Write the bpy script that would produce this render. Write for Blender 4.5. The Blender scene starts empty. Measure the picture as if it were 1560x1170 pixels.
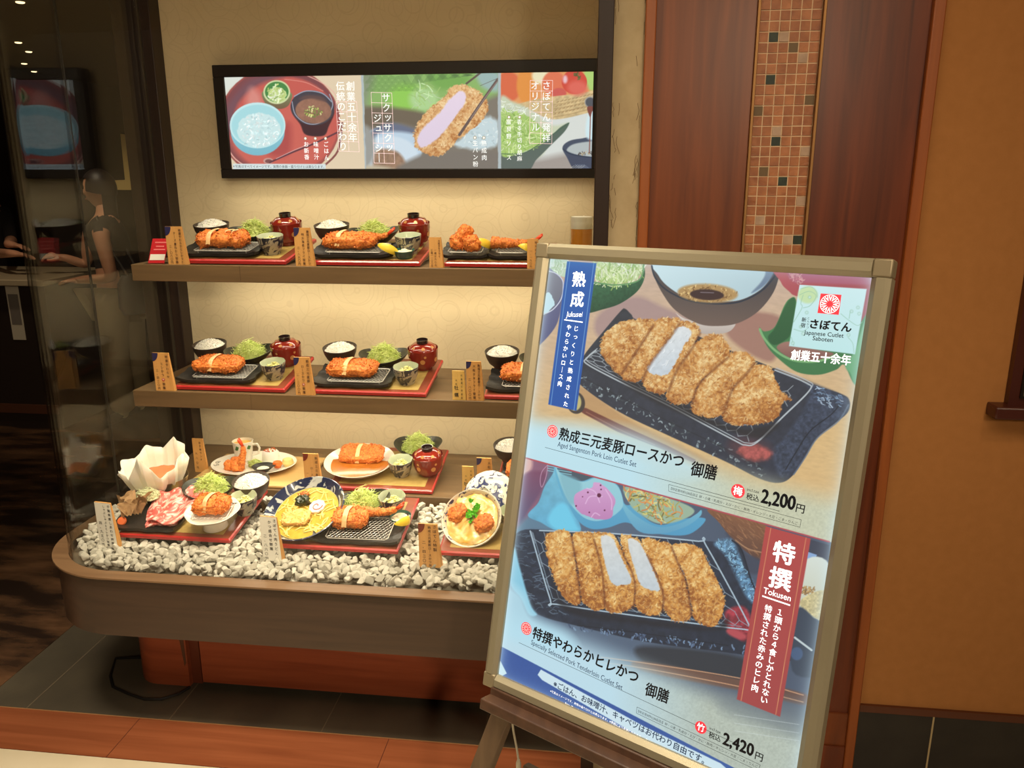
import bpy, bmesh, math, random
import numpy as np
from mathutils import Vector, Matrix, Euler

S = bpy.context.scene
COL = S.collection
# ---------------------------------------------------------------- camera (metres; X along the shop front, Y into it, Z up)
PITCH, YAW, ROLL, FPX, EYE = math.radians(14.596), math.radians(6.868), math.radians(-.074), 1231.7, 1.65
_f = np.array([-math.sin(YAW)*math.cos(PITCH), math.cos(YAW)*math.cos(PITCH), -math.sin(PITCH)])
_r = np.array([math.cos(YAW), math.sin(YAW), 0.]); _u = np.cross(_r, _f)
CM = np.array([math.cos(ROLL)*_r+math.sin(ROLL)*_u, -math.sin(ROLL)*_r+math.cos(ROLL)*_u, _f])
CP = np.array([0., 0., EYE])
cam = bpy.data.cameras.new('camera'); cam.sensor_width = 36; cam.lens = FPX/1560*36; cam.clip_start = .02
camera = bpy.data.objects.new('camera', cam); COL.objects.link(camera)
camera.matrix_world = Matrix([[CM[0][i], CM[1][i], -CM[2][i], CP[i]] for i in range(3)]+[[0, 0, 0, 1]])
S.camera = camera
# ---------------------------------------------------------------- exposure, world, lights
S.view_settings.view_transform = 'Standard'; S.view_settings.look = 'None'
S.view_settings.gamma = 1; S.view_settings.use_curve_mapping = False
S.view_settings.exposure = 0.0
wd = bpy.data.worlds.new('world'); S.world = wd; wd.use_nodes = True
wd.node_tree.nodes['Background'].inputs[0].default_value = (.30, .20, .125, 1)
wd.node_tree.nodes['Background'].inputs[1].default_value = .16

def area(name, loc, rot, sx, sy, watts, col=(1, .84, .60), spread=180):
    l = bpy.data.lights.new(name, 'AREA'); l.shape = 'RECTANGLE'; l.size = sx; l.size_y = sy; l.energy = watts; l.color = col
    l.spread = math.radians(spread)
    o = bpy.data.objects.new(name, l); o.location = loc; o.rotation_euler = [math.radians(a) for a in rot]; COL.objects.link(o); return o

def spot(name, loc, to, watts, deg, col=(1, .8, .56), blend=.6, r=.05):
    l = bpy.data.lights.new(name, 'SPOT'); l.energy = watts; l.color = col; l.spot_size = math.radians(deg); l.spot_blend = blend; l.shadow_soft_size = r
    o = bpy.data.objects.new(name, l); o.location = loc; o.rotation_euler = (Vector(to)-Vector(loc)).to_track_quat('-Z', 'Y').to_euler(); COL.objects.link(o); return o

WARM = (1, .90, .68)
area('showcase_ceiling_light', (-.80, 2.12, 2.50), (2, 0, 0), 1.35, .14, 10.2, WARM, 85)
area('panel_glow_light', (-.72, 2.72, 1.610), (16, 0, 0), 1.25, .05, 1.35, WARM)
area('upper_shelf_light', (-.76, 2.70, 1.304), (10, 0, 0), 1.30, .03, 2.60, WARM)
area('upper_shelf_front_light', (-.74, 2.46, 1.312), (4, 0, 0), 1.20, .03, 2.04, WARM)
area('middle_shelf_light', (-.76, 2.70, .886), (10, 0, 0), 1.30, .03, 1.95, WARM)
area('middle_shelf_front_light', (-.74, 2.46, .894), (-16, 0, 0), 1.20, .03, 3.10, WARM)
area('corridor_downlight', (-.2, .45, 2.72), (0, 0, 0), 2.8, .8, 34, (1, .80, .56))
spot('base_fill_light', (1.15, -2.2, 2.60), (-.9, 2.0, .2), 210, 60, (1, .80, .56), .8, .12)  # unseen light added to reach the base under the counter
spot('facade_spot', (.95, .75, 2.72), (.75, 1.95, 1.2), 12, 75, (1, .66, .36))
spot('floor_spot', (-1.25, 1.15, 2.72), (-1.35, 1.75, 0), 185, 66, (1, .86, .64), .7, .22)
spot('floor_spot', (-.35, 1.10, 2.72), (-.40, 1.75, 0), 150, 60, (1, .86, .64), .7, .22)  # second spot added to brighten the floor
spot('restaurant_spot', (-3.3, 4.2, 2.6), (-3.5, 5.0, 1.1), 30, 70, (1, .80, .55))
# ---------------------------------------------------------------- pixel <-> place
def ray(px, py): return CM.T @ np.array([(px-780)/FPX, -(py-585)/FPX, 1.])
def on(px, py, **k):
    (a, v), = k.items(); i = 'xyz'.index(a); d = ray(px, py); return CP+d*((v-CP[i])/d[i])
def x_at(px, Y, z):
    """X of the point at depth Y and height z that lies in photo column px"""
    q = (px-780)/FPX; a = CM @ np.array([0, Y-CP[1], z-CP[2]]); b = CM[:, 0]
    return (q*a[2]-a[0])/(b[0]-q*b[2])
def proj(P):
    c = (P-CP) @ CM.T; return 780+FPX*c[..., 0]/c[..., 2], 585-FPX*c[..., 1]/c[..., 2]

# ---------------------------------------------------------------- materials
def lin(c): 
    return tuple(((v/255)/12.92 if v/255 <= .04045 else ((v/255+.055)/1.055)**2.4) for v in c)+(1,)
MATS = {}
def mat(name, rgb, rough=.5, metal=0, spec=.5, rgb2=None, scale=20, detail=4, contrast=(.3, .7), stretch=None, bump=0, bscale=None, coat=0, sss=0, emit=0, trans=0, alpha=None, coord='Object', distort=0, voro=False):
    if name in MATS: return MATS[name]
    m = bpy.data.materials.new(name); m.use_nodes = True; MATS[name] = m
    N, L = m.node_tree.nodes, m.node_tree.links; b = N['Principled BSDF']
    b.inputs['Base Color'].default_value = lin(rgb); b.inputs['Roughness'].default_value = rough; b.inputs['Metallic'].default_value = metal
    b.inputs['Specular IOR Level'].default_value = spec; b.inputs['Coat Weight'].default_value = coat; b.inputs['Coat Roughness'].default_value = .08
    if sss: b.inputs['Subsurface Weight'].default_value = sss; b.inputs['Subsurface Radius'].default_value = (.006, .004, .002); b.inputs['Subsurface Scale'].default_value = 1
    if emit: b.inputs['Emission Color'].default_value = lin(rgb); b.inputs['Emission Strength'].default_value = emit
    if trans: b.inputs['Transmission Weight'].default_value = trans
    if rgb2 is not None or bump:
        tc = N.new('ShaderNodeTexCoord'); mp = N.new('ShaderNodeMapping'); L.new(tc.outputs[coord], mp.inputs[0])
        if stretch: mp.inputs['Scale'].default_value = stretch
    if rgb2 is not None:
        if voro: n = N.new('ShaderNodeTexVoronoi'); n.inputs['Scale'].default_value = scale; out = n.outputs['Distance']
        else:
            n = N.new('ShaderNodeTexNoise'); n.inputs['Scale'].default_value = scale; n.inputs['Detail'].default_value = detail; n.inputs['Distortion'].default_value = distort; out = n.outputs[0]
        L.new(mp.outputs[0], n.inputs['Vector']); r = N.new('ShaderNodeValToRGB')
        r.color_ramp.elements[0].position, r.color_ramp.elements[1].position = contrast
        r.color_ramp.elements[0].color = lin(rgb); r.color_ramp.elements[1].color = lin(rgb2)
        L.new(out, r.inputs[0]); L.new(r.outputs[0], b.inputs['Base Color'])
        if emit: L.new(r.outputs[0], b.inputs['Emission Color'])
    if bump:
        n2 = N.new('ShaderNodeTexNoise'); n2.inputs['Scale'].default_value = bscale or scale*2; n2.inputs['Detail'].default_value = 5; L.new(mp.outputs[0], n2.inputs['Vector'])
        bp = N.new('ShaderNodeBump'); bp.inputs['Strength'].default_value = bump; bp.inputs['Distance'].default_value = .004; L.new(n2.outputs[0], bp.inputs['Height']); L.new(bp.outputs[0], b.inputs['Normal'])
    return m

def print_mat(name, strength=1.):
    """backlit print: the picture is a colour attribute of the printed sheet"""
    m = bpy.data.materials.new(name); m.use_nodes = True; N, L = m.node_tree.nodes, m.node_tree.links; b = N['Principled BSDF']
    a = N.new('ShaderNodeAttribute'); a.attribute_name = 'print'
    b.inputs['Base Color'].default_value = (.02, .02, .02, 1); b.inputs['Roughness'].default_value = .35; b.inputs['Specular IOR Level'].default_value = .25
    L.new(a.outputs['Color'], b.inputs['Emission Color']); b.inputs['Emission Strength'].default_value = strength; return m

def glass_mat():
    m = bpy.data.materials.new('clear_glass'); m.use_nodes = True; N, L = m.node_tree.nodes, m.node_tree.links; N.remove(N['Principled BSDF'])
    t = N.new('ShaderNodeBsdfTransparent'); t.inputs[0].default_value = (.985, .99, .98, 1); g = N.new('ShaderNodeBsdfGlossy'); g.inputs['Roughness'].default_value = .0; mx = N.new('ShaderNodeMixShader')
    ge = N.new('ShaderNodeNewGeometry'); dt = N.new('ShaderNodeVectorMath'); dt.operation = 'DOT_PRODUCT'; L.new(ge.outputs['Incoming'], dt.inputs[0]); L.new(ge.outputs['Normal'], dt.inputs[1])
    ab = N.new('ShaderNodeMath'); ab.operation = 'ABSOLUTE'; L.new(dt.outputs['Value'], ab.inputs[0])
    su = N.new('ShaderNodeMath'); su.operation = 'SUBTRACT'; su.inputs[0].default_value = 1; L.new(ab.outputs[0], su.inputs[1])
    pw = N.new('ShaderNodeMath'); pw.operation = 'POWER'; pw.inputs[1].default_value = 5; L.new(su.outputs[0], pw.inputs[0])
    ma = N.new('ShaderNodeMath'); ma.operation = 'MULTIPLY_ADD'; ma.inputs[1].default_value = .96; ma.inputs[2].default_value = .04; L.new(pw.outputs[0], ma.inputs[0])
    L.new(ma.outputs[0], mx.inputs[0]); L.new(t.outputs[0], mx.inputs[1]); L.new(g.outputs[0], mx.inputs[2]); L.new(mx.outputs[0], N['Material Output'].inputs[0]); MATS['clear_glass'] = m; return m

# ---------------------------------------------------------------- meshes
class MB:
    def __init__(s): s.v, s.f, s.m = [], [], []
    def add(s, V, Fs, mi=0):
        o = len(s.v); s.v.extend([tuple(map(float, p)) for p in V]); s.f.extend([tuple(i+o for i in f) for f in Fs]); s.m.extend([mi]*len(Fs)); return s
    def box(s, x0, x1, y0, y1, z0, z1, mi=0, T=None):
        V = [(x, y, z) for z in (z0, z1) for y in (y0, y1) for x in (x0, x1)]
        if T is not None: V = [tuple(T @ Vector(p)) for p in V]
        return s.add(V, [(0, 2, 3, 1), (4, 5, 7, 6), (0, 1, 5, 4), (2, 6, 7, 3), (0, 4, 6, 2), (1, 3, 7, 5)], mi)
    def lathe(s, prof, seg=32, c=(0, 0, 0), mi=0, fr=None, fz=None, sx=1, sy=1):
        """profile of (r, z) turned about z; r = 0 at an end closes it"""
        V, Fs, rows = [], [], []
        for r, z in prof:
            if r < 1e-6: V.append((c[0], c[1], c[2]+z)); rows.append([len(V)-1]*seg); continue
            row = []
            for k in range(seg):
                a = 2*math.pi*k/seg; q = r*(fr(a, r, z) if fr else 1); V.append((c[0]+q*math.cos(a)*sx, c[1]+q*math.sin(a)*sy, c[2]+z+(fz(a, r, z) if fz else 0))); row.append(len(V)-1)
            rows.append(row)
        for A, B in zip(rows[:-1], rows[1:]):
            for k in range(seg):
                l = (k+1) % seg; q = [A[k], A[l], B[l], B[k]]; q = [x for i, x in enumerate(q) if x not in q[:i]]
                if len(q) > 2: Fs.append(tuple(q))
        return s.add(V, Fs, mi)
    def tube(s, P, r, seg=6, mi=0, closed=False):
        P = [Vector(p) for p in P]; n = len(P); R = r if hasattr(r, '__len__') else [r]*n; V, Fs = [], []; up = None
        for i, p in enumerate(P):
            t = (P[(i+1) % n]-P[i-1]) if closed else (P[min(i+1, n-1)]-P[max(i-1, 0)])
            t = t.normalized() if t.length > 1e-9 else Vector((0, 0, 1))
            if up is None: up = Vector((0, 0, 1)) if abs(t.z) < .9 else Vector((1, 0, 0))
            x = t.cross(up); x = x.normalized() if x.length > 1e-6 else t.orthogonal().normalized(); up = x.cross(t)
            for k in range(seg): a = 2*math.pi*k/seg; V.append(p+x*R[i]*math.cos(a)+up*R[i]*math.sin(a))
        for i in range(n if closed else n-1):
            for k in range(seg): l = (k+1) % seg; j = (i+1) % n; Fs.append((i*seg+k, i*seg+l, j*seg+l, j*seg+k))
        if not closed: Fs += [tuple(range(seg))[::-1], tuple(range((n-1)*seg, n*seg))]
        return s.add(V, Fs, mi)
    def prism(s, P, z0, z1, mi=0, hole=None):
        """outline P (x, y) extruded in z; with hole (same length) a ring"""
        n = len(P); V = [(x, y, z) for z in (z0, z1) for x, y in P]
        Fs = [(i, (i+1) % n, n+(i+1) % n, n+i) for i in range(n)]
        if hole is None: Fs += [tuple(range(n))[::-1], tuple(range(n, 2*n))]; return s.add(V, Fs, mi)
        V += [(x, y, z) for z in (z0, z1) for x, y in hole]; a, b, c, d = 0, n, 2*n, 3*n
        for i in range(n):
            j = (i+1) % n; Fs += [(c+j, c+i, d+i, d+j), (b+i, b+j, d+j, d+i), (a+j, a+i, c+i, c+j)]
        return s.add(V, Fs, mi)
    def grid(s, fn, nu, nv, mi=0, wrap=False):
        V = [fn(i/nu, j/nv) for j in range(nv+1) for i in range(nu+1)]; w = nu+1
        return s.add(V, [(j*w+i, j*w+i+1, (j+1)*w+i+1, (j+1)*w+i) for j in range(nv) for i in range(nu)], mi)
    def mesh(s, name, mats, angle=38):
        me = bpy.data.meshes.new(name); me.from_pydata(s.v, [], s.f)
        for m in (mats if isinstance(mats, (list, tuple)) else [mats]): me.materials.append(m)
        if any(s.m): me.polygons.foreach_set('material_index', s.m)
        me.shade_smooth()
        if angle: me.set_sharp_from_angle(angle=math.radians(angle))
        return me
    def build(s, name, mats, parent=None, angle=38, **k): return put(name, s.mesh(name, mats, angle), parent, **k)

def put(name, me, parent=None, loc=None, rot=None, scale=None):
    o = bpy.data.objects.new(name, me); COL.objects.link(o)
    if parent is not None: o.parent = parent
    if loc is not None: o.location = loc
    if rot is not None: o.rotation_euler = rot
    if scale is not None: o.scale = scale if hasattr(scale, '__len__') else (scale,)*3
    return o
def bevel(o, w, seg=2):
    m = o.modifiers.new('bevel', 'BEVEL'); m.width = w; m.segments = seg; m.limit_method = 'ANGLE'; m.angle_limit = math.radians(40); return o
def tag(o, label, cat, group=None, kind=None):
    o['label'] = label; o['category'] = cat
    if group: o['group'] = group
    if kind: o['kind'] = kind
    return o
def thing(name, label, cat, loc, rot=(0, 0, 0), group=None):
    o = bpy.data.objects.new(name, None); COL.objects.link(o); o.empty_display_size = .05
    o.location = loc; o.rotation_euler = rot if hasattr(rot, '__len__') else (0, 0, rot); return tag(o, label, cat, group)
def struct(o): o['kind'] = 'structure'; return o

def noise3(P, s, seed=0):
    q = P/s+np.array([13.7*seed, 5.1*seed, 9.3*seed]); i = np.floor(q); f = q-i; f = f*f*(3-2*f); r = 0
    for dx in (0, 1):
        for dy in (0, 1):
            for dz in (0, 1):
                h = np.modf(np.abs(np.sin((i[:, 0]+dx)*127.1+(i[:, 1]+dy)*311.7+(i[:, 2]+dz)*74.7+seed)*43758.5453))[0]
                r = r+h*(f[:, 0] if dx else 1-f[:, 0])*(f[:, 1] if dy else 1-f[:, 1])*(f[:, 2] if dz else 1-f[:, 2])
    return r

# ---------------------------------------------------------------- lettering
_ts = bpy.data.scenes.new('lettering'); _cache = {}
def glyphs(body, bold=0., res=3):
    """flat lettering, one line, size 1, as (verts, faces, width)"""
    k = (body, bold)
    if k in _cache: return _cache[k]
    cu = bpy.data.curves.new('t', 'FONT'); cu.body = body; cu.offset = bold; cu.resolution_u = res; cu.fill_mode = 'FRONT'
    o = bpy.data.objects.new('t', cu); _ts.collection.objects.link(o); vl = _ts.view_layers[0]; vl.update()
    me = bpy.data.meshes.new_from_object(o.evaluated_get(vl.depsgraph), depsgraph=vl.depsgraph)
    V = np.array([v.co[:2] for v in me.vertices]) if len(me.vertices) else np.zeros((0, 2)); Fs = [tuple(p.vertices) for p in me.polygons]
    bpy.data.objects.remove(o); bpy.data.curves.remove(cu); bpy.data.meshes.remove(me)
    _cache[k] = (V, Fs); return _cache[k]

class Plane:
    """a flat face with origin o, across u, up v, outward n"""
    def __init__(s, o, u, v): s.o, s.u, s.v = np.array(o, float), np.array(u, float), np.array(v, float); s.n = np.cross(s.u, s.v)
    def uv(s, px, py):
        d = ray(px, py); t = ((s.o-CP) @ s.n)/(d @ s.n); q = CP+d*t-s.o; return np.array([q @ s.u, q @ s.v])
    def at(s, a, b, h=0.): return s.o+s.u*a+s.v*b+s.n*h

def heavy(b): return ((0, 0),) if not b else ((-b*.8, -b*.4), (b*.8, b*.4), (-b*.2, b*.7), (b*.2, -b*.7))
def ink(mb, V, Fs, mi, h): mb.add([(x, y, h) for x, y in V], Fs, mi)
def hline(mb, body, L, R, mi=0, h=.0006, bold=0., hs=1., skew=0., size=None):
    """line of text whose ink runs from L to R (baseline, face coordinates)"""
    V, Fs = glyphs(body)
    if not len(V): return
    L, R = np.array(L), np.array(R); d = R-L; w = np.linalg.norm(d); d = d/w; e = np.array([-d[1], d[0]])
    x0, x1 = V[:, 0].min(), V[:, 0].max(); k = w/(x1-x0) if size is None else size
    X = (V[:, 0]-x0)*k; Y = V[:, 1]*k*hs; 
    for i, (a, b) in enumerate(heavy(bold)): ink(mb, L+np.outer(X+a*k+skew*Y, d)+np.outer(Y+b*k, e), Fs, mi, h+i*.00004)
def vcol(mb, body, T, B, size, mi=0, h=.0006, bold=0., sx=1.):
    """column of characters from T to B (centres of first and last)"""
    T, B = np.array(T, float), np.array(B, float); n = len(body)
    d = (B-T); d = d/(np.linalg.norm(d)+1e-9) if n > 1 else np.array([0, -1.]); e = np.array([-d[1], d[0]])
    for i, ch in enumerate(body):
        if ch in ' \u3000': continue
        p = T+(B-T)*(i/max(n-1, 1)); V, Fs = glyphs({'ー': '｜', '…': '︙'}.get(ch, ch))
        if not len(V): continue
        c = np.array([.5, .36]); q = (V-c)*size
        if ch in 'ャュョッァィゥェォゃゅょっ、。,.': q = q+np.array([.1, .08])*size
        for i, (a, b) in enumerate(heavy(bold)): ink(mb, p+np.outer((q[:, 0]+a*size)*sx, e)+np.outer(-q[:, 1]-b*size, d), Fs, mi, h+i*.00004)
def disc(mb, c, r, mi=0, h=.0006, n=24, ry=None):
    mb.add([(c[0]+r*math.cos(2*math.pi*k/n), c[1]+(ry or r)*math.sin(2*math.pi*k/n), h) for k in range(n)], [tuple(range(n))], mi)
def quad(mb, P, mi=0, h=.0006): mb.add([(x, y, h) for x, y in P], [tuple(range(len(P)))], mi)
def bar(mb, A, B, w, mi=0, h=.0006):
    A, B = np.array(A, float), np.array(B, float); d = (B-A)/np.linalg.norm(B-A); e = np.array([-d[1], d[0]])*w/2
    P = [A-e, B-e, B+e, A+e]; quad(mb, P, mi, h)
# ---------------------------------------------------------------- printed pictures (flat prints of the two light boxes)
def sm(pts, n=6, closed=True):
    """Catmull-Rom through the points"""
    P = np.array(pts, float); N = len(P); o = []
    for i in range(N if closed else N - 1):
        if closed: a, b, c, d = P[i-1], P[i], P[(i+1) % N], P[(i+2) % N]
        else: a, b, c, d = P[max(i-1, 0)], P[i], P[i+1], P[min(i+2, N-1)]
        for k in range(n):
            t = k/n
            o.append(.5*((2*b) + (c-a)*t + (2*a-5*b+4*c-d)*t*t + (3*b-a-3*c+d)*t**3))
    if not closed: o.append(P[-1])
    return np.array(o)

def vnoise(X, Y, s, seed=0):
    x, y = X/s + seed*17.31, Y/s + seed*7.77
    i, j = np.floor(x), np.floor(y); fx, fy = x-i, y-j
    fx, fy = fx*fx*(3-2*fx), fy*fy*(3-2*fy)
    h = lambda a, b: np.modf(np.abs(np.sin(a*127.1+b*311.7+seed*3.3)*43758.5453))[0]
    return (h(i, j)*(1-fx)+h(i+1, j)*fx)*(1-fy)+(h(i, j+1)*(1-fx)+h(i+1, j+1)*fx)*fy

def fbm(X, Y, s, seed=0, o=3):
    r, a, t = 0, 1., 0
    for k in range(o):
        r = r+a*vnoise(X, Y, s, seed+k); t += a; a *= .55; s *= .5
    return r/t

C8 = lambda *c: np.array(c, float)/255.

class Print:
    def __init__(s, PX, PY, base):
        s.X, s.Y = PX, PY; s.h, s.w = PX.shape
        s.img = np.empty((s.h, s.w, 3)); s.img[:] = C8(*base); s.rng = np.random.RandomState(7)
        s.cw = max(abs(PX[:, -1]-PX[:, 0]).max()/s.w, .2); s.clip = None
    def box(s, P, pad):
        m = (s.X > P[:, 0].min()-pad) & (s.X < P[:, 0].max()+pad) & (s.Y > P[:, 1].min()-pad) & (s.Y < P[:, 1].max()+pad)
        r = np.flatnonzero(m.any(1)); c = np.flatnonzero(m.any(0))
        if len(r) == 0: return None
        return slice(r[0], r[-1]+1), slice(c[0], c[-1]+1)
    def sd(s, P, X, Y):
        d = np.full(X.shape, 1e9); ins = np.zeros(X.shape, bool); Q = np.roll(P, -1, 0)
        for (ax, ay), (bx, by) in zip(P, Q):
            ex, ey = bx-ax, by-ay; L = ex*ex+ey*ey+1e-9
            t = np.clip(((X-ax)*ex+(Y-ay)*ey)/L, 0, 1)
            d = np.minimum(d, (X-ax-t*ex)**2+(Y-ay-t*ey)**2)
            if abs(ey) > 1e-9:
                c = (ay > Y) != (by > Y)
                ins ^= c & (X < ex*(Y-ay)/ey+ax)
        d = np.sqrt(d); return np.where(ins, -d, d)
    def put(s, b, m, col):
        if s.clip is not None: m = m*s.clip[b]
        s.img[b] = s.img[b]*(1-m[..., None])+col*m[..., None]
    def poly(s, P, col, soft=1., a=1., smooth=True, col2=None, ang=90, warp=0, ws=6., seed=0, tex=0, ts=5.):
        """filled shape; col -> col2 along ang; warp roughens the outline"""
        P = sm(P) if smooth else np.array(P, float)
        b = s.box(P, soft*2+warp*2+2)
        if b is None: return
        X, Y = s.X[b], s.Y[b]
        if warp: d = s.sd(P, X+warp*(fbm(X, Y, ws, seed)-.5)*2, Y+warp*(fbm(X, Y, ws, seed+5)-.5)*2)
        else: d = s.sd(P, X, Y)
        m = np.clip(.5-d/soft, 0, 1)*a
        c = C8(*col)*np.ones(X.shape+(1,))
        if col2 is not None:
            ca, sa = math.cos(math.radians(ang)), math.sin(math.radians(ang))
            pr = P[:, 0]*ca+P[:, 1]*sa; t = np.clip((X*ca+Y*sa-pr.min())/(np.ptp(pr)+1e-6), 0, 1)[..., None]
            c = c*(1-t)+C8(*col2)*t
        if tex: c = c*(1+tex*(fbm(X, Y, ts, seed+9)-.5)*2)[..., None]
        s.put(b, m, c)
    def ell(s, cx, cy, rx, ry, col, ang=0, **k):
        t = np.linspace(0, 2*math.pi, 40, endpoint=False); a = math.radians(ang)
        x, y = rx*np.cos(t), ry*np.sin(t)
        s.poly(np.stack([cx+x*math.cos(a)-y*math.sin(a), cy+x*math.sin(a)+y*math.cos(a)], 1), col, smooth=False, **k)
    def line(s, P, w, col, soft=.8, a=1., smooth=True):
        P = sm(P, 5, False) if smooth and len(P) > 2 else np.array(P, float)
        b = s.box(P, w+soft+1)
        if b is None: return
        X, Y = s.X[b], s.Y[b]; d = np.full(X.shape, 1e9)
        for (ax, ay), (bx, by) in zip(P[:-1], P[1:]):
            ex, ey = bx-ax, by-ay; L = ex*ex+ey*ey+1e-9
            t = np.clip(((X-ax)*ex+(Y-ay)*ey)/L, 0, 1)
            d = np.minimum(d, (X-ax-t*ex)**2+(Y-ay-t*ey)**2)
        s.put(b, np.clip(.5-(np.sqrt(d)-w/2)/soft, 0, 1)*a, C8(*col))
    def strands(s, P, n, pal, ln=(6, 16), w=(.7, 1.4), ang=None, curl=.6, smooth=True):
        P = sm(P) if smooth else np.array(P, float)
        lo, hi = P.min(0), P.max(0); k = 0; g = s.rng
        while k < n:
            c = lo+g.rand(60, 2)*(hi-lo); d = s.sd(P, c[:, 0], c[:, 1])
            for q in c[d < 0]:
                if k >= n: break
                k += 1
                a = g.rand()*6.28 if ang is None else math.radians(ang[0]+g.rand()*(ang[1]-ang[0]))
                l = ln[0]+g.rand()*(ln[1]-ln[0]); v = np.array([math.cos(a), math.sin(a)]); u = np.array([-v[1], v[0]])*l*curl*(g.rand()-.5)
                col = np.array(pal[g.randint(len(pal))])*(0.9+.2*g.rand())
                s.line([q-v*l/2, q+u, q+v*l/2], w[0]+g.rand()*(w[1]-w[0]), col)
    def crumb(s, P, seed=0, f=1., dark=(150, 84, 34), mid=(206, 142, 70), lite=(240, 205, 140), fl=1.):
        """fried bread-crumb surface"""
        P = sm(P); g = s.rng
        b = s.box(P, 6)
        if b is None: return
        X, Y = s.X[b], s.Y[b]
        d = s.sd(P, X+1.5*(fbm(X, Y, 5*f, seed)-.5)*4, Y+1.5*(fbm(X, Y, 5*f, seed+4)-.5)*4)
        m = np.clip(.5-d/1.4, 0, 1)
        n1 = fbm(X, Y, 13*f, seed+2); n2 = fbm(X, Y, 3.4*f, seed+7, 2)
        ctr = P.mean(0); R = np.ptp(P, 0).max()/2
        lg = ((ctr[0]-X)*.35+(ctr[1]-Y)*.75)/R
        t = np.clip(.56+.30*lg+(n1-.5)*1.3+(n2-.5)*1.0-np.clip(1+d/7., 0, 1)*.26, 0, 1)[..., None]
        c = np.where(t < .5, C8(*dark)+(C8(*mid)-C8(*dark))*t*2, C8(*mid)+(C8(*lite)-C8(*mid))*(t-.5)*2)
        s.put(b, m, c)
        area = abs(np.sum(P[:, 0]*np.roll(P[:, 1], -1)-P[:, 1]*np.roll(P[:, 0], -1)))/2
        lo, hi = P.min(0), P.max(0); n = int(area*.085/f/f*fl); k = 0
        while k < n:
            c = lo-1+g.rand(80, 2)*(hi-lo+2); dd = s.sd(P, c[:, 0], c[:, 1])
            for q, e in zip(c, dd):
                if e > .8 or k >= n: continue
                k += 1; a = g.rand()*6.28; l = (1.5+g.rand()*3.6)*f; v = np.array([math.cos(a), math.sin(a)])
                lg = ((ctr[0]-q[0])*.35+(ctr[1]-q[1])*.75)/R
                tt = min(1, max(0, .55+.3*lg+g.randn()*.3))
                cc = np.array(dark)*(1-tt)+np.array(lite)*tt if g.rand() < .7 else np.array(mid)
                s.line([q-v*l/2, q+np.array([-v[1], v[0]])*l*.25*(g.rand()-.5), q+v*l/2], .7+g.rand()*.8*f, cc, a=.9)
    def fade(s, P0, P1, col, soft, a=1.):
        """blend everything below the line P0-P1 into col over soft pixels"""
        ex, ey = P1[0]-P0[0], P1[1]-P0[1]; L = math.hypot(ex, ey)
        d = (-(s.X-P0[0])*ey+(s.Y-P0[1])*ex)/L
        m = np.clip(d/soft, 0, 1); m = m*m*(3-2*m)*a
        s.put((slice(None), slice(None)), m, C8(*col) if not callable(col) else col(s.X, s.Y))
    def halfplane(s, P0, P1, soft=1.):
        ex, ey = P1[0]-P0[0], P1[1]-P0[1]; L = math.hypot(ex, ey)
        return np.clip(.5+(-(s.X-P0[0])*ey+(s.Y-P0[1])*ex)/L/soft, 0, 1)

def ZT(ox, oy, sc):
    return lambda *v: [(ox+v[i]/sc, oy+v[i+1]/sc) for i in range(0, len(v), 2)]

def wire_mesh(p, quad, nu, nv, col, w=1.):
    """hexagonal netting inside a quad (tl, tr, br, bl)"""
    q = np.array(quad, float)
    f = lambda u, v: (q[0]*(1-u)+q[1]*u)*(1-v)+(q[3]*(1-u)+q[2]*u)*v
    for i in range(nu):
        for j in range(nv):
            o = .5*(j % 2); u0, u1 = (i+o)/nu, (i+o+.5)/nu; v0, vm, v1 = j/nv, (j+.3)/nv, (j+1)/nv
            if u0 > 1: continue
            u1, u2 = min(u1, 1), min((i+o+1)/nu, 1)
            p.line([f(u0, v0), f(u0, v0+.62/nv)], w, col, smooth=False)
            p.line([f(u0, v0+.62/nv), f(min(u0+.5/nu, 1), v1)], w, col, smooth=False)
            p.line([f(max(u0, 0), v0+.62/nv), f(max(u0-.5/nu, 0), v1)], w, col, smooth=False)

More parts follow.
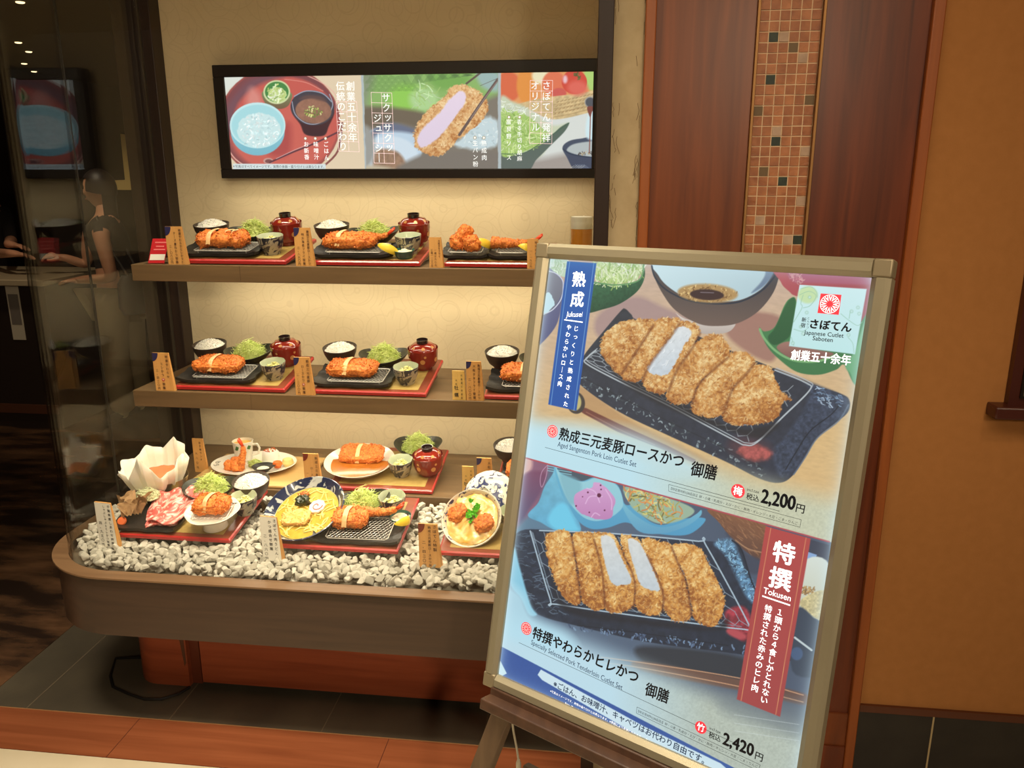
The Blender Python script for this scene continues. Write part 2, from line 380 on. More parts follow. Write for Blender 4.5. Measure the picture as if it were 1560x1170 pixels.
def paint_poster(PX, PY):
    p = Print(PX, PY, (205, 178, 150)); X, Y = PX, PY
    z5, z6 = ZT(800, 380, 2.786), ZT(740, 690, 2.4375)
    A, B, D, E, F, G, H, K = ZT(810, 380, 5.571), ZT(1080, 390, 5.571), ZT(1060, 560, 4.333), ZT(770, 690, 5.573), ZT(1000, 740, 5.318), ZT(740, 880, 4.033), ZT(980, 920, 4.679), ZT(800, 540, 5.571)
    # --- upper picture: table
    t = np.clip((Y-400)/260, 0, 1)[..., None]
    p.img[:] = C8(196, 168, 150)*(1-t)+C8(214, 176, 118)*t
    p.img *= (1+.05*(fbm(X*.25+Y*.9, Y*1.2-X*.45, 5, 3)-.5)*2)[..., None]
    p.poly(A(560, 560, 860, 400, 1100, 480, 1400, 640, 1100, 760, 600, 760), (158, 128, 128), soft=8, a=.8)
    p.poly(B(180, 520, 330, 470, 620, 530, 600, 760, 520, 900, 300, 800, 150, 660), (150, 104, 92), soft=7, a=.85)
    p.poly(K(470, 270, 900, 560, 1560, 900, 1560, 1000, 1000, 690, 470, 440), (170, 124, 78), soft=6, a=.6)
    # cabbage and rice bowl at the left edge
    p.poly(A(140, 80, 310, 90, 300, 240, 140, 200), (190, 214, 184), smooth=False)
    p.strands(A(140, 80, 310, 90, 300, 200, 140, 180), 40, [(215, 232, 205), (160, 190, 140), (230, 240, 225)])
    p.poly(A(120, 170, 190, 190, 250, 240, 275, 310, 260, 430, 210, 640, 80, 800, 40, 800, 90, 500), (104, 106, 140), col2=(70, 72, 112), soft=1.5)
    p.poly(A(120, 190, 190, 205, 240, 245, 262, 310, 240, 410, 170, 510, 90, 545), (124, 126, 140), col2=(96, 98, 112))
    p.line(A(130, 182, 200, 200, 255, 250, 268, 310, 250, 420, 180, 510, 100, 550), 1.6, (208, 212, 226))
    p.poly(A(125, 370, 170, 390, 190, 460, 170, 495, 100, 540), (196, 230, 238), warp=2)
    # green bowl of cabbage
    p.poly(A(530, 275, 700, 308, 880, 276, 945, 210, 950, 120, 962, 210, 935, 300, 870, 380, 740, 465, 600, 510, 470, 540, 400, 500, 400, 300), (52, 104, 66), col2=(28, 66, 44), ang=70, tex=.18, ts=3)
    p.poly(A(545, 110, 930, 125, 945, 160, 900, 250, 800, 282, 680, 290, 540, 262), (170, 196, 130), smooth=False)
    p.strands(A(545, 105, 925, 120, 920, 190, 880, 260, 700, 285, 545, 255), 170, [(214, 228, 176), (178, 204, 122), (140, 176, 90), (232, 240, 210), (196, 214, 150)], ln=(8, 26), w=(.8, 1.8), ang=(30, 150))
    p.line(A(470, 265, 600, 290, 740, 300, 880, 276, 935, 225, 950, 130), 2.2, (96, 148, 92))
    # dipping bowl
    p.poly(z5(640, 270, 700, 300, 880, 300, 872, 345, 800, 360, 720, 345), (222, 212, 202), col2=(180, 166, 156))
    p.poly(z5(535, 60, 545, 110, 585, 190, 640, 260, 735, 315, 820, 325, 905, 312, 990, 262, 1055, 180, 1082, 90, 1080, 40, 800, 20, 560, 20), (44, 46, 54), col2=(104, 84, 74), ang=95)
    p.poly(z5(552, 50, 566, 110, 610, 160, 690, 205, 800, 220, 910, 215, 1000, 170, 1045, 110, 1055, 50, 800, 20), (204, 230, 236), col2=(176, 202, 210), ang=60)
    p.poly(z5(1010, 60, 1060, 60, 1050, 110, 1010, 158, 960, 185, 1000, 140, 1020, 100), (104, 124, 148), soft=3)
    p.line(z5(538, 70, 552, 120, 600, 172, 690, 215, 800, 230, 910, 222, 1000, 178, 1055, 120, 1076, 80), 2.4, (34, 42, 56))
    p.ell(800+775/2.786, 380+186/2.786, 128/2.786, 40/2.786, (176, 138, 84), ang=3, soft=4)
    p.strands(z5(650, 186, 700, 158, 780, 148, 870, 165, 902, 190, 860, 215, 770, 222, 690, 212), 150, [(226, 196, 130), (150, 110, 60), (196, 160, 100), (110, 74, 40)], ln=(1.5, 3), w=(1, 1.7))
    p.ell(800+772/2.786, 380+192/2.786, 72/2.786, 23/2.786, (52, 32, 32), ang=3, soft=2)
    p.line(z5(745, 182, 800, 184), 1.2, (150, 140, 150), a=.7)
    # red bowl, top right
    p.poly(B(590, 60, 1420, 60, 1420, 200, 1360, 600, 1100, 400, 760, 345, 680, 300, 610, 220), (178, 78, 84), col2=(150, 56, 66), ang=40)
    p.poly(B(670, 140, 800, 140, 1420, 170, 1400, 240, 900, 230, 720, 220), (166, 78, 100), soft=4)
    p.strands(B(665, 135, 760, 135, 800, 200, 740, 225), 40, [(214, 150, 150), (190, 110, 120)], ln=(3, 9))
    # green leaf dish
    p.poly(B(430, 608, 470, 640, 560, 600, 640, 420, 690, 360, 740, 372, 800, 600, 1180, 820, 1290, 560, 1400, 500, 1400, 1100, 1240, 1090, 1150, 925, 1080, 965, 930, 1008, 750, 985, 600, 880, 490, 760), (66, 128, 74), col2=(52, 106, 62), soft=1.4)
    p.poly(B(690, 365, 735, 380, 700, 640, 640, 720, 550, 755, 500, 690, 560, 610, 640, 440), (44, 92, 54), col2=(34, 80, 46), soft=2)
    p.poly(B(575, 770, 690, 725, 900, 790, 1060, 830, 920, 885, 740, 880, 640, 840), (156, 112, 98), col2=(120, 76, 70), soft=2)
    p.line(B(432, 622, 470, 700, 560, 800, 680, 872, 800, 896, 930, 892, 1060, 850), 3.4, (120, 174, 112))
    p.poly(B(1160, 930, 1240, 800, 1330, 540, 1400, 500, 1400, 1110, 1250, 1100, 1200, 1000), (128, 190, 136), col2=(80, 150, 96), soft=3)
    # black plate
    plate = z5(405, 262, 425, 252, 450, 275, 480, 300, 640, 330, 880, 432, 1060, 505, 1200, 565, 1335, 610, 1376, 640, 1370, 690, 1320, 735, 1240, 800, 1190, 880, 1140, 955, 1085, 990, 1000, 975, 850, 900, 600, 786, 400, 690, 235, 575, 225, 520, 250, 450, 330, 350)
    p.poly(plate, (44, 48, 56), col2=(40, 44, 58), soft=1.3, tex=.15, ts=8)
    p.poly(z5(1060, 510, 1330, 612, 1372, 645, 1365, 688, 1310, 735, 1230, 800, 1180, 880, 1130, 950, 1080, 960, 1050, 850, 1100, 800, 1210, 600), (50, 58, 76), soft=6, tex=.4, ts=4)
    p.line(z5(1340, 650, 1300, 700, 1210, 770, 1150, 860, 1105, 935), 1.8, (26, 30, 40))
    p.line(z5(1372, 660, 1330, 728, 1240, 800, 1190, 880, 1140, 955), 2.4, (92, 108, 130), a=.7)
    p.strands(z5(1240, 585, 1330, 612, 1360, 650, 1300, 670, 1240, 640), 45, [(130, 160, 190), (80, 100, 128), (170, 190, 210)], ln=(3, 9), w=(.6, 1.5), ang=(-10, 60))
    p.strands(z5(235, 535, 420, 630, 640, 740, 860, 840, 1010, 930, 1000, 965, 850, 895, 600, 782, 400, 688, 240, 575), 110, [(120, 134, 140), (80, 92, 98), (150, 164, 168), (60, 70, 76)], ln=(2, 5), w=(.8, 2.2))
    p.line(z5(240, 540, 420, 635, 640, 745, 860, 850, 1010, 930), 1.5, (30, 32, 38), a=.7)
    p.ell(800+955/2.786, 380+845/2.786, 34, 17, (88, 50, 54), ang=12, soft=16, a=.6)
    p.ell(800+975/2.786, 380+862/2.786, 26, 12, (158, 74, 70), ang=8, soft=7, warp=3, tex=.3)
    # rack
    wc = (152, 160, 166)
    wire_mesh(p, z5(330, 410, 1195, 590, 950, 815, 262, 470), 15, 6, wc, 1.)
    for dx, dy, w in ((0, 0, 2.), (6, -9, 1.2)):
        p.line([(x+dx/2.786, y+dy/2.786) for x, y in z5(300, 430, 262, 462, 262, 486, 400, 560, 620, 668, 880, 806, 935, 830, 985, 818, 1090, 715, 1206, 600, 1192, 566, 1060, 512)], w, (176, 184, 188))
    # cutlet slices
    sh = z5(330, 440, 500, 570, 700, 670, 850, 745, 960, 760, 1080, 735, 1010, 800, 900, 780, 640, 690, 420, 570)
    p.poly(sh, (30, 26, 26), soft=6, a=.6)
    pieces = [(320, 420, 335, 360, 400, 312, 490, 294, 560, 310, 490, 420, 420, 528, 385, 520, 335, 465), (555, 305, 620, 290, 655, 306, 600, 395, 530, 490, 492, 552, 440, 560, 408, 530, 470, 420),
              (655, 308, 715, 312, 742, 348, 705, 425, 645, 505, 604, 600, 560, 612, 500, 575, 520, 490, 590, 395), (760, 372, 822, 360, 866, 412, 860, 455, 800, 505, 735, 575, 706, 645, 645, 657, 600, 632, 612, 570, 645, 495, 690, 430),
              (872, 442, 930, 438, 976, 470, 962, 512, 885, 585, 842, 692, 780, 712, 708, 682, 730, 590, 800, 505), (975, 490, 1040, 500, 1072, 570, 1100, 622, 1088, 672, 1060, 722, 960, 742, 872, 742, 838, 704, 880, 590, 930, 530)]
    for i, q in enumerate(pieces):
        p.crumb(z5(*q), seed=i*3+1)
        if i == 2:
            p.poly(z5(648, 330, 690, 334, 708, 356, 672, 412, 640, 480, 604, 530, 560, 532, 518, 507, 570, 430, 620, 370), (222, 226, 226), col2=(196, 206, 214), warp=2.2, ws=3, soft=1.6, tex=.05)
            p.strands(z5(648, 330, 690, 334, 700, 356, 660, 412, 630, 480, 600, 520, 530, 505, 580, 430, 620, 370), 30, [(232, 234, 234), (200, 206, 208)], ln=(4, 10), w=(.5, .9), ang=(-70, -40))
    for q in ((545, 322, 482, 420, 412, 525), (655, 316, 595, 400, 526, 495, 498, 560), (742, 356, 706, 425, 646, 510, 608, 605), (862, 458, 801, 510, 736, 575, 708, 655), (974, 484, 930, 540, 880, 595, 842, 695)):
        p.line(z5(*q), 3.2, (96, 44, 20), a=.62, soft=4)
    p.crumb(z5(1060, 610, 1100, 612, 1130, 636, 1100, 640), seed=40, f=.7)
    # spoon
    p.poly(K(455, 440, 520, 455, 800, 590, 1200, 770, 1450, 895, 1440, 925, 1150, 800, 780, 655, 500, 505, 450, 470), (108, 58, 48), smooth=False, soft=1.5); p.line(K(520, 490, 800, 636, 1100, 766), 1.6, (160, 104, 84), a=.7)
    p.ell(800+430/5.571, 540+410/5.571, 14, 17, (60, 52, 48), ang=-10, soft=1.5); p.ell(800+415/5.571, 540+400/5.571, 11, 14, (190, 176, 110), ang=-10, soft=2)
    # fade to the caption area
    cap = lambda X, Y: C8(188, 226, 238)*(1-np.clip((X-960)/170, 0, 1))[..., None]+(C8(196, 198, 168)*(1+.07*(fbm(X, Y, 2.5, 8)-.5)*2)[..., None])*np.clip((X-960)/170, 0, 1)[..., None]
    p.fade((798, 612), (1310, 745), cap, 52)
    p.poly(K(20, 600, 900, 640, 1500, 960, 1400, 1030, 900, 900, 0, 820), (190, 228, 240), soft=26, a=.75)
    # banner
    p.poly(z5(178, 50, 303, 58, 218, 685, 98, 658), (28, 84, 166), smooth=False, col2=(22, 74, 160))
    for a in (.09, .91):
        p.line([(np.array(q[0])*(1-a)+np.array(q[1])*a) for q in (z5(178, 50, 303, 58), z5(98, 658, 218, 685))], .9, (110, 160, 214), smooth=False)
    # logo card
    p.poly(z5(1165, 150, 1450, 168, 1400, 445, 1120, 410), (206, 238, 240), smooth=False, col2=(190, 232, 232))
    p.ell(*B(840, 330)[0], 15, 13, (196, 222, 150), soft=4, a=.8)
    for q in (B(770, 330, 850, 300, 910, 340, 860, 420, 800, 440), B(720, 560, 790, 440, 780, 400, 800, 330), B(720, 620, 790, 640, 830, 620), B(1120, 490, 1180, 540, 1260, 590, 1300, 560), B(1190, 530, 1200, 470), B(1180, 690, 1220, 740, 1230, 820), B(700, 690, 720, 760), B(780, 280, 860, 260, 910, 300, 920, 350)):
        p.line(q, .9, (140, 188, 160), a=.8)
    for q in B(1265, 437, 1210, 470, 1275, 490, 855, 350, 1185, 670, 780, 600, 830, 480, 800, 660, 712, 740):
        p.ell(q[0], q[1], 3, 3, (150, 196, 172), a=.55); p.ell(q[0], q[1], 1.4, 1.4, (206, 236, 236), a=.8)
    # ------------------------------------------------ lower picture
    L0, L1 = z6(150, 19, 1276, 330)
    p.clip = p.halfplane(L0, L1)
    t = np.clip((X-790)/330, 0, 1)[..., None]
    p.put((slice(None), slice(None)), np.ones(X.shape), C8(84, 104, 128)*(1-t)+C8(66, 78, 98)*t)
    p.poly(z6(100, 10, 230, 30, 215, 120, 170, 260, 100, 300), (132, 84, 108), soft=8)
    p.ell(*E(140, 90)[0], 16, 18, (224, 170, 160), soft=6)
    p.poly(E(150, 200, 340, 170, 300, 330, 200, 480, 120, 600), (118, 64, 92), col2=(80, 76, 110), soft=5)
    p.line(E(360, 100, 310, 160, 295, 240, 310, 290, 345, 200, 360, 100), 1., (190, 140, 170))
    p.poly(E(430, 130, 700, 180, 800, 210, 640, 238, 520, 200), (64, 80, 92), soft=3)
    for y in (110, 130, 150): p.line(E(360, y, 560, y+35), 1.2, (130, 190, 205))
    # left glow and cloth
    p.poly(z6(100, 300, 250, 180, 330, 290, 150, 290, 130, 420, 100, 480), (86, 118, 142), soft=8)
    # dish
    p.poly(E(190, 530, 280, 420, 330, 290, 400, 180, 430, 115, 480, 330, 545, 440, 640, 660, 430, 655, 300, 590), (112, 182, 206), col2=(84, 160, 196), soft=1.5, tex=.08, ts=10)
    p.poly(E(360, 560, 440, 440, 520, 440, 600, 600, 620, 660, 430, 650), (104, 200, 232), soft=6)
    p.poly(E(410, 112, 470, 170, 560, 215, 650, 240, 780, 205, 950, 272, 1010, 430, 1075, 445, 1130, 505, 1240, 588, 1350, 610, 1500, 560, 1700, 560, 1560, 690, 1320, 690, 1150, 640, 1020, 590, 870, 635, 730, 645, 620, 580, 540, 450, 470, 330), (98, 176, 206), col2=(72, 148, 190), soft=1.3)
    p.poly(z6(500, 180, 560, 235, 640, 275, 720, 262, 780, 228, 800, 212, 796, 236, 740, 275, 650, 300, 560, 285), (112, 184, 206), col2=(86, 152, 188), soft=1.3)
    p.poly(E(425, 120, 480, 185, 650, 245, 780, 212, 945, 275, 1000, 430, 950, 510, 860, 560, 760, 578, 660, 545, 560, 445, 490, 320), (150, 206, 216), col2=(136, 196, 212), soft=1.5)
    p.poly(E(470, 180, 640, 255, 600, 420, 540, 430, 490, 320), (120, 176, 190), soft=6, a=.8)
    p.poly(z6(520, 125, 700, 175, 775, 215, 720, 252, 640, 262, 570, 225, 535, 190), (150, 176, 150), soft=2)
    # pickles
    p.poly(E(585, 370, 640, 320, 735, 290, 750, 250, 800, 255, 860, 300, 935, 400, 915, 470, 905, 540, 860, 562, 780, 562, 700, 540, 640, 510, 590, 450), (212, 158, 206), col2=(188, 124, 178), soft=1.2, warp=1)
    for q in (E(690, 300, 760, 330, 800, 420), E(680, 430, 720, 370, 820, 370), E(850, 310, 900, 400, 900, 480), E(730, 545, 760, 510, 800, 530)):
        p.line(q, 1.6, (232, 190, 228), a=.7)
    for x, y, r in ((795, 360, 3.2), (808, 275, 1.3), (812, 310, 1.2), (700, 335, 1.4), (655, 372, .9), (600, 450, 1.3), (712, 505, 1.2), (842, 487, 1.3)): p.ell(*E(x, y)[0], r, r, (92, 30, 62))
    p.strands(z6(530, 125, 690, 172, 722, 235, 660, 262, 590, 232, 545, 190), 90, [(196, 184, 100), (160, 150, 76), (214, 200, 128), (120, 110, 56), (206, 130, 70), (140, 150, 80)], ln=(7, 18), w=(1.2, 2.4))
    # wooden bowl
    p.poly(F(430, 190, 900, 330, 860, 600, 740, 545, 620, 440, 510, 300), (132, 84, 56), col2=(84, 56, 48), soft=1.5, ang=110)
    p.strands(F(470, 215, 880, 340, 850, 580, 740, 530, 620, 430), 90, [(160, 112, 76), (100, 62, 42), (140, 92, 62)], ln=(5, 14), w=(.5, .9), ang=(30, 60), curl=.2)
    p.line(F(640, 440, 740, 510, 850, 540), 2., (186, 140, 100), a=.7)
    p.poly(F(560, 380, 640, 450, 740, 550, 850, 600, 850, 700, 740, 700, 640, 520), (54, 58, 74), soft=5, a=.8)
    # black plate
    p.poly(z6(112, 300, 300, 290, 860, 330, 905, 322, 945, 350, 975, 440, 1012, 530, 1010, 620, 1100, 680, 1165, 722, 1172, 758, 1130, 772, 900, 742, 600, 702, 330, 640, 205, 605, 150, 560, 125, 450), (36, 44, 60), col2=(30, 36, 50), soft=1.5, tex=.2, ts=7)
    p.strands(z6(110, 320, 180, 330, 240, 540, 300, 600, 220, 600, 150, 550), 90, [(30, 36, 46), (58, 72, 90), (76, 92, 110)], ln=(5, 15), w=(.8, 1.6), ang=(-20, 30))
    p.poly(F(470, 470, 560, 432, 620, 450, 680, 590, 720, 700, 790, 790, 800, 900, 780, 950, 720, 880, 640, 720, 560, 560), (92, 134, 166), col2=(80, 124, 160), soft=6, tex=.5, ts=3)
    p.strands(F(480, 470, 600, 440, 700, 640, 790, 800, 780, 940, 680, 780, 560, 560), 140, [(150, 200, 226), (60, 84, 110), (40, 56, 78), (120, 170, 200)], ln=(2, 8), w=(.6, 1.5))
    p.line(z6(915, 325, 950, 360, 985, 470, 1015, 540), 2.2, (24, 30, 42))
    p.poly(z6(105, 350, 125, 420, 165, 560, 190, 600, 160, 600, 130, 540, 90, 480), (128, 196, 222), soft=3)
    p.poly(z6(890, 590, 950, 568, 980, 600, 985, 650, 960, 700, 900, 655), (146, 44, 56), soft=5, tex=.4)
    p.ell(*z6(930, 672)[0], 16, 6, (176, 66, 74), ang=20, soft=4)
    p.strands(z6(300, 640, 600, 672, 900, 715, 1000, 720, 990, 745, 900, 735, 600, 700, 330, 655), 90, [(84, 106, 138), (110, 136, 166), (52, 66, 92)], ln=(2, 6), w=(.9, 2.4), ang=(40, 120))
    p.line(z6(340, 640, 600, 672, 900, 715), 1.4, (22, 26, 36))
    # rack
    wire_mesh(p, z6(170, 292, 812, 330, 978, 645, 250, 552), 14, 6, (140, 156, 170), .9)
    p.line(z6(165, 290, 240, 545, 262, 562, 600, 610, 960, 655, 978, 640, 815, 338, 790, 328, 480, 300, 200, 288), 2., (168, 190, 204))
    p.line(z6(175, 296, 248, 540, 600, 596, 950, 645), 1., (120, 140, 154), smooth=False)
    p.poly(z6(240, 440, 300, 560, 500, 605, 700, 630, 850, 650, 900, 600, 870, 660, 600, 640, 300, 590), (24, 22, 26), soft=6, a=.55)
    pc = [(220, 325, 238, 296, 312, 296, 332, 400, 352, 552, 292, 540, 242, 440), (320, 312, 384, 294, 404, 322, 432, 440, 442, 576, 362, 556, 342, 430),
          (400, 312, 416, 294, 480, 310, 512, 380, 552, 470, 547, 566, 500, 592, 445, 577, 430, 450), (500, 322, 520, 304, 576, 330, 622, 420, 656, 510, 652, 592, 602, 602, 558, 572, 550, 480),
          (580, 322, 640, 325, 692, 345, 722, 420, 747, 500, 762, 612, 700, 622, 660, 572, 655, 510, 620, 420), (695, 340, 790, 350, 832, 420, 866, 490, 888, 560, 852, 642, 782, 622, 762, 560, 747, 480, 715, 400)]
    wf = {2: (428, 312, 468, 314, 500, 380, 541, 474, 512, 490, 466, 480, 436, 380), 3: (527, 325, 564, 328, 602, 390, 646, 500, 622, 511, 577, 490, 550, 420)}
    for i, q in enumerate(pc):
        p.crumb(z6(*q), seed=50+i*3, mid=(212, 146, 66), lite=(244, 206, 132))
        if i in wf: p.poly(z6(*wf[i]), (214, 216, 212), col2=(192, 202, 208), warp=1.4, ws=3, soft=1.6, tex=.05)
    for q in ((319, 312, 336, 410, 352, 548), (402, 322, 432, 440, 443, 572), (511, 378, 552, 470, 549, 575), (600, 380, 656, 510, 655, 590), (690, 350, 714, 410, 746, 485, 764, 605)):
        p.line(z6(*q), 2.6, (92, 40, 22), a=.68, soft=3)
    # tray edge, chopsticks, right-hand bowl
    p.poly(F(1230, 430, 1400, 480, 1400, 640, 1210, 610), (52, 56, 72), smooth=False); p.poly(F(1225, 535, 1300, 560, 1285, 610, 1215, 600), (130, 164, 210), smooth=False)
    p.poly(F(1200, 615, 1400, 640, 1400, 1110, 1300, 1080, 1150, 1000), (214, 222, 212), col2=(190, 190, 160), soft=2)
    p.strands(F(1170, 820, 1280, 830, 1260, 880, 1180, 880), 50, [(190, 150, 90), (120, 90, 56), (150, 116, 70)], ln=(2, 4), w=(1, 2))
    p.poly(F(1160, 960, 1240, 880, 1380, 860, 1380, 1090, 1290, 1070), (200, 184, 130), soft=2, tex=.25, ts=3)
    p.poly(F(1140, 1000, 1300, 1090, 1380, 1120, 1380, 1500, 1100, 1500), (48, 58, 74), soft=3)
    p.line(H(1080, 240, 1200, 330), 3, (190, 204, 206)); p.ell(*H(1095, 355)[0], 9, 10, (60, 82, 116), soft=2)
    p.poly(H(0, 300, 700, 380, 700, 560, 300, 520, 0, 420), (40, 44, 52), soft=8)
    p.poly(H(0, 410, 700, 540, 1150, 640, 1150, 720, 700, 620, 0, 480), (104, 72, 58), col2=(88, 62, 56), soft=4)
    for y0, y1, y2 in ((420, 530, 650), (458, 590, 700)): p.line(H(-300, y0-40, 0, y0, 690, y1, 1140, y2), 1.6, (206, 150, 110), a=.85)
    # caption fade
    cap2 = lambda X, Y: (C8(186, 220, 234)*(1-np.clip((X-930)/150, 0, 1))[..., None]+(C8(176, 186, 172)*(1+.08*(fbm(X, Y, 2.5, 8)-.5)*2)[..., None])*np.clip((X-930)/150, 0, 1)[..., None])
    p.fade((762, 905), (1230, 1085), cap2, 50)
    p.poly(G(120, 60, 230, 100, 300, 240, 500, 340, 560, 460, 300, 420, 90, 330), (178, 222, 238), soft=18, a=.9)
    p.poly(H(620, 640, 1150, 720, 1150, 960, 900, 900, 560, 760), (110, 120, 124), soft=22, a=.55)
    for y in (790, 850, 905): p.line(H(650, y, 1110, y+70), .7, (214, 226, 226), a=.6)
    # banner
    p.poly(z6(1040, 272, 1207, 318, 1093, 980, 932, 915), (176, 62, 60), smooth=False, col2=(158, 58, 58))
    for a in (.1, .9):
        p.line([(np.array(q[0])*(1-a)+np.array(q[1])*a) for q in (z6(1042, 275, 1206, 320), z6(932, 913, 1093, 978))], .9, (222, 150, 96), smooth=False)
    # bottom band
    p.clip = None
    m = p.halfplane((766, 986), (1119, 1170)); p.put((slice(None), slice(None)), m, C8(42, 76, 150)*(1+.05*(fbm(X, Y, 3, 4)-.5))[..., None])
    p.poly([(754, 1000), (763, 1008), (772, 1026), (745, 1040)], (206, 236, 244), smooth=False)
    p.poly([(824, 1020), (980, 1106), (1098, 1163), (1108, 1172), (1104, 1186), (980, 1125), (826, 1036), (819, 1028)], (204, 228, 238), smooth=False)
    # thin red rule between the pictures
    p.line([L0, L1], 2.2, (176, 66, 76), smooth=False)
    # light-box glow at the edges and overall haze, painted into the print
    i = np.minimum(np.arange(p.w), np.arange(p.w)[::-1])[None, :]*(594/p.w); j = np.minimum(np.arange(p.h), np.arange(p.h)[::-1])[:, None]*(838/p.h)
    g = np.exp(-i/9)*.5+np.exp(-j/9)*.25
    p.img = p.img*.90+C8(214, 232, 240)*.085
    p.img = p.img+(C8(214, 240, 250)-p.img)*np.clip(g, 0, 1)[..., None]
    return np.clip(p.img, 0, 1)

def paint_panel(PX, PY):
    p = Print(PX, PY, (172, 184, 188)); X, Y = PX, PY
    a, b, c = ZT(320, 90, 6.158), ZT(540, 90, 6.157), ZT(740, 90, 6.16)
    def card(P):
        p.clip = None; d = p.sd(np.array(P), X+1.2*(fbm(X, Y, 7, 2)-.5), Y+1.2*(fbm(X, Y, 7, 6)-.5)); p.clip = np.clip(.5-d, 0, 1)
    # tray with rice, pickles and miso soup
    card(a(103, 155, 1415, 140, 1455, 1062, 170, 1050))
    p.put((slice(None), slice(None)), np.ones(X.shape), C8(226, 204, 172)*np.ones(X.shape+(1,)))
    p.poly(a(80, 130, 400, 140, 200, 280, 100, 420), (222, 226, 218), soft=8)
    p.ell(*a(650, 600)[0], 93, 86, (150, 70, 66), soft=1.5); p.ell(*a(655, 590)[0], 90, 82, (120, 62, 66), soft=2)
    p.ell(*a(700, 620)[0], 82, 74, (196, 84, 74), soft=4); p.ell(*a(650, 700)[0], 76, 58, (202, 92, 80), soft=10)
    p.poly(a(140, 500, 300, 260, 480, 160, 700, 160, 460, 240, 260, 420, 190, 700), (112, 70, 80), soft=8)
    p.line(a(900, 150, 1060, 230, 1180, 340, 1240, 520), 1.2, (236, 176, 160)); p.line(a(700, 190, 900, 220, 1060, 300), 1, (226, 140, 126))
    p.line(a(150, 800, 240, 940, 420, 1040, 640, 1075), 1.6, (232, 176, 160)); p.line(a(1240, 600, 1200, 860, 1060, 1010), 3, (130, 70, 66))
    p.poly(a(380, 270, 470, 330, 470, 440, 340, 420), (222, 150, 140), soft=12, a=.7)
    p.poly(a(560, 690, 700, 600, 760, 640, 740, 880, 560, 900), (172, 68, 66), soft=12)
    p.poly(a(500, 300, 520, 420, 590, 460, 680, 465, 745, 420, 752, 310), (120, 140, 90), col2=(110, 84, 60))
    p.ell(*a(626, 310)[0], 20.5, 18.2, (206, 216, 160)); p.ell(*a(626, 308)[0], 18, 15.6, (64, 128, 62)); p.ell(*a(630, 335)[0], 14, 11.5, (196, 216, 140), warp=2.5, ws=4)
    p.strands(a(560, 270, 640, 240, 700, 310, 680, 390, 590, 390, 545, 340), 45, [(226, 236, 190), (186, 206, 120), (238, 244, 220), (160, 190, 100)], ln=(3, 7), w=(1.2, 2.4))
    p.poly(a(790, 480, 1150, 460, 1110, 640, 1060, 720, 900, 710, 850, 620), (70, 34, 36), col2=(52, 28, 34), soft=2)
    p.ell(*a(960, 458)[0], 33.5, 26.5, (60, 54, 64), ang=8); p.line(a(770, 400, 800, 520, 900, 600, 1010, 605, 1100, 540, 1150, 430, 1120, 330), 1.1, (170, 176, 196)); p.line(a(790, 350, 900, 300, 1050, 320, 1140, 400), 1.5, (150, 160, 180))
    p.ell(*a(970, 485)[0], 27.5, 19.5, (146, 100, 80), ang=5, soft=2, tex=.12, ts=5); p.poly(a(840, 380, 900, 340, 1040, 350, 1090, 400, 960, 370), (90, 64, 62), soft=4)
    p.strands(a(880, 490, 960, 440, 1050, 490, 1000, 545, 910, 530), 46, [(190, 200, 96), (116, 140, 60), (226, 226, 150), (90, 110, 50)], ln=(1.5, 3.2), w=(1., 1.8))
    p.ell(*a(447, 680)[0], 41, 36.5, (150, 206, 218), col2=(116, 182, 202), soft=1.5)
    p.ell(*a(446, 622)[0], 42.5, 35, (196, 234, 238)); p.ell(*a(448, 625)[0], 40, 32, (164, 218, 226), soft=2); p.ell(*a(460, 665)[0], 33, 26, (204, 232, 234), warp=2, ws=4)
    p.strands(a(290, 640, 340, 560, 440, 510, 580, 560, 650, 640, 640, 720, 560, 790, 420, 820, 320, 780), 160, [(232, 246, 246), (190, 222, 226), (214, 238, 240), (242, 250, 250)], ln=(2, 4), w=(1.2, 2.))
    p.ell(*a(546, 955)[0], 7.5, 4.5, (200, 150, 140)); p.ell(*a(550, 958)[0], 5.5, 3, (120, 70, 70)); p.line(a(560, 970, 760, 880, 960, 800, 1190, 690), 2.6, (92, 48, 58)); p.line(a(620, 935, 800, 850, 940, 795), .7, (226, 190, 190))
    p.poly(a(215, 982, 1085, 984, 1085, 1036, 215, 1034), (214, 226, 228), smooth=False)
    # bite of cutlet in chopsticks
    card(b(85, 140, 1345, 125, 1345, 1062, 110, 1062))
    p.put((slice(None), slice(None)), np.ones(X.shape), C8(120, 112, 100)*np.ones(X.shape+(1,)))
    p.poly(b(60, 100, 1400, 100, 1400, 300, 900, 480, 640, 520, 100, 440), (134, 176, 96), soft=10)
    p.poly(b(60, 100, 200, 100, 150, 300, 90, 460), (128, 140, 112), soft=14)
    p.ell(*b(480, 370)[0], 26, 22, (140, 200, 80), soft=14); p.ell(*b(650, 380)[0], 22, 18, (170, 208, 140), soft=10); p.poly(b(700, 160, 1060, 160, 1000, 260, 800, 280), (112, 164, 76), soft=10)
    p.strands(b(540, 250, 760, 250, 760, 460, 560, 460), 24, [(196, 222, 170), (160, 196, 110)], ln=(8, 22), w=(.8, 1.6)); p.poly(b(1150, 130, 1345, 130, 1345, 300, 1200, 260), (150, 178, 176), soft=8)
    for j in range(5):
        for i in range(8-j):
            cx, cy = 140+i*62+(31 if j % 2 else 0)-j*2, 300-j*36
            for r in (31, 21, 11): 
                t = np.linspace(math.pi, 2*math.pi, 9); p.line(b(*np.stack([cx+r*np.cos(t), cy+r*np.sin(t)], 1).ravel()), .45, (70, 110, 50), a=.8)
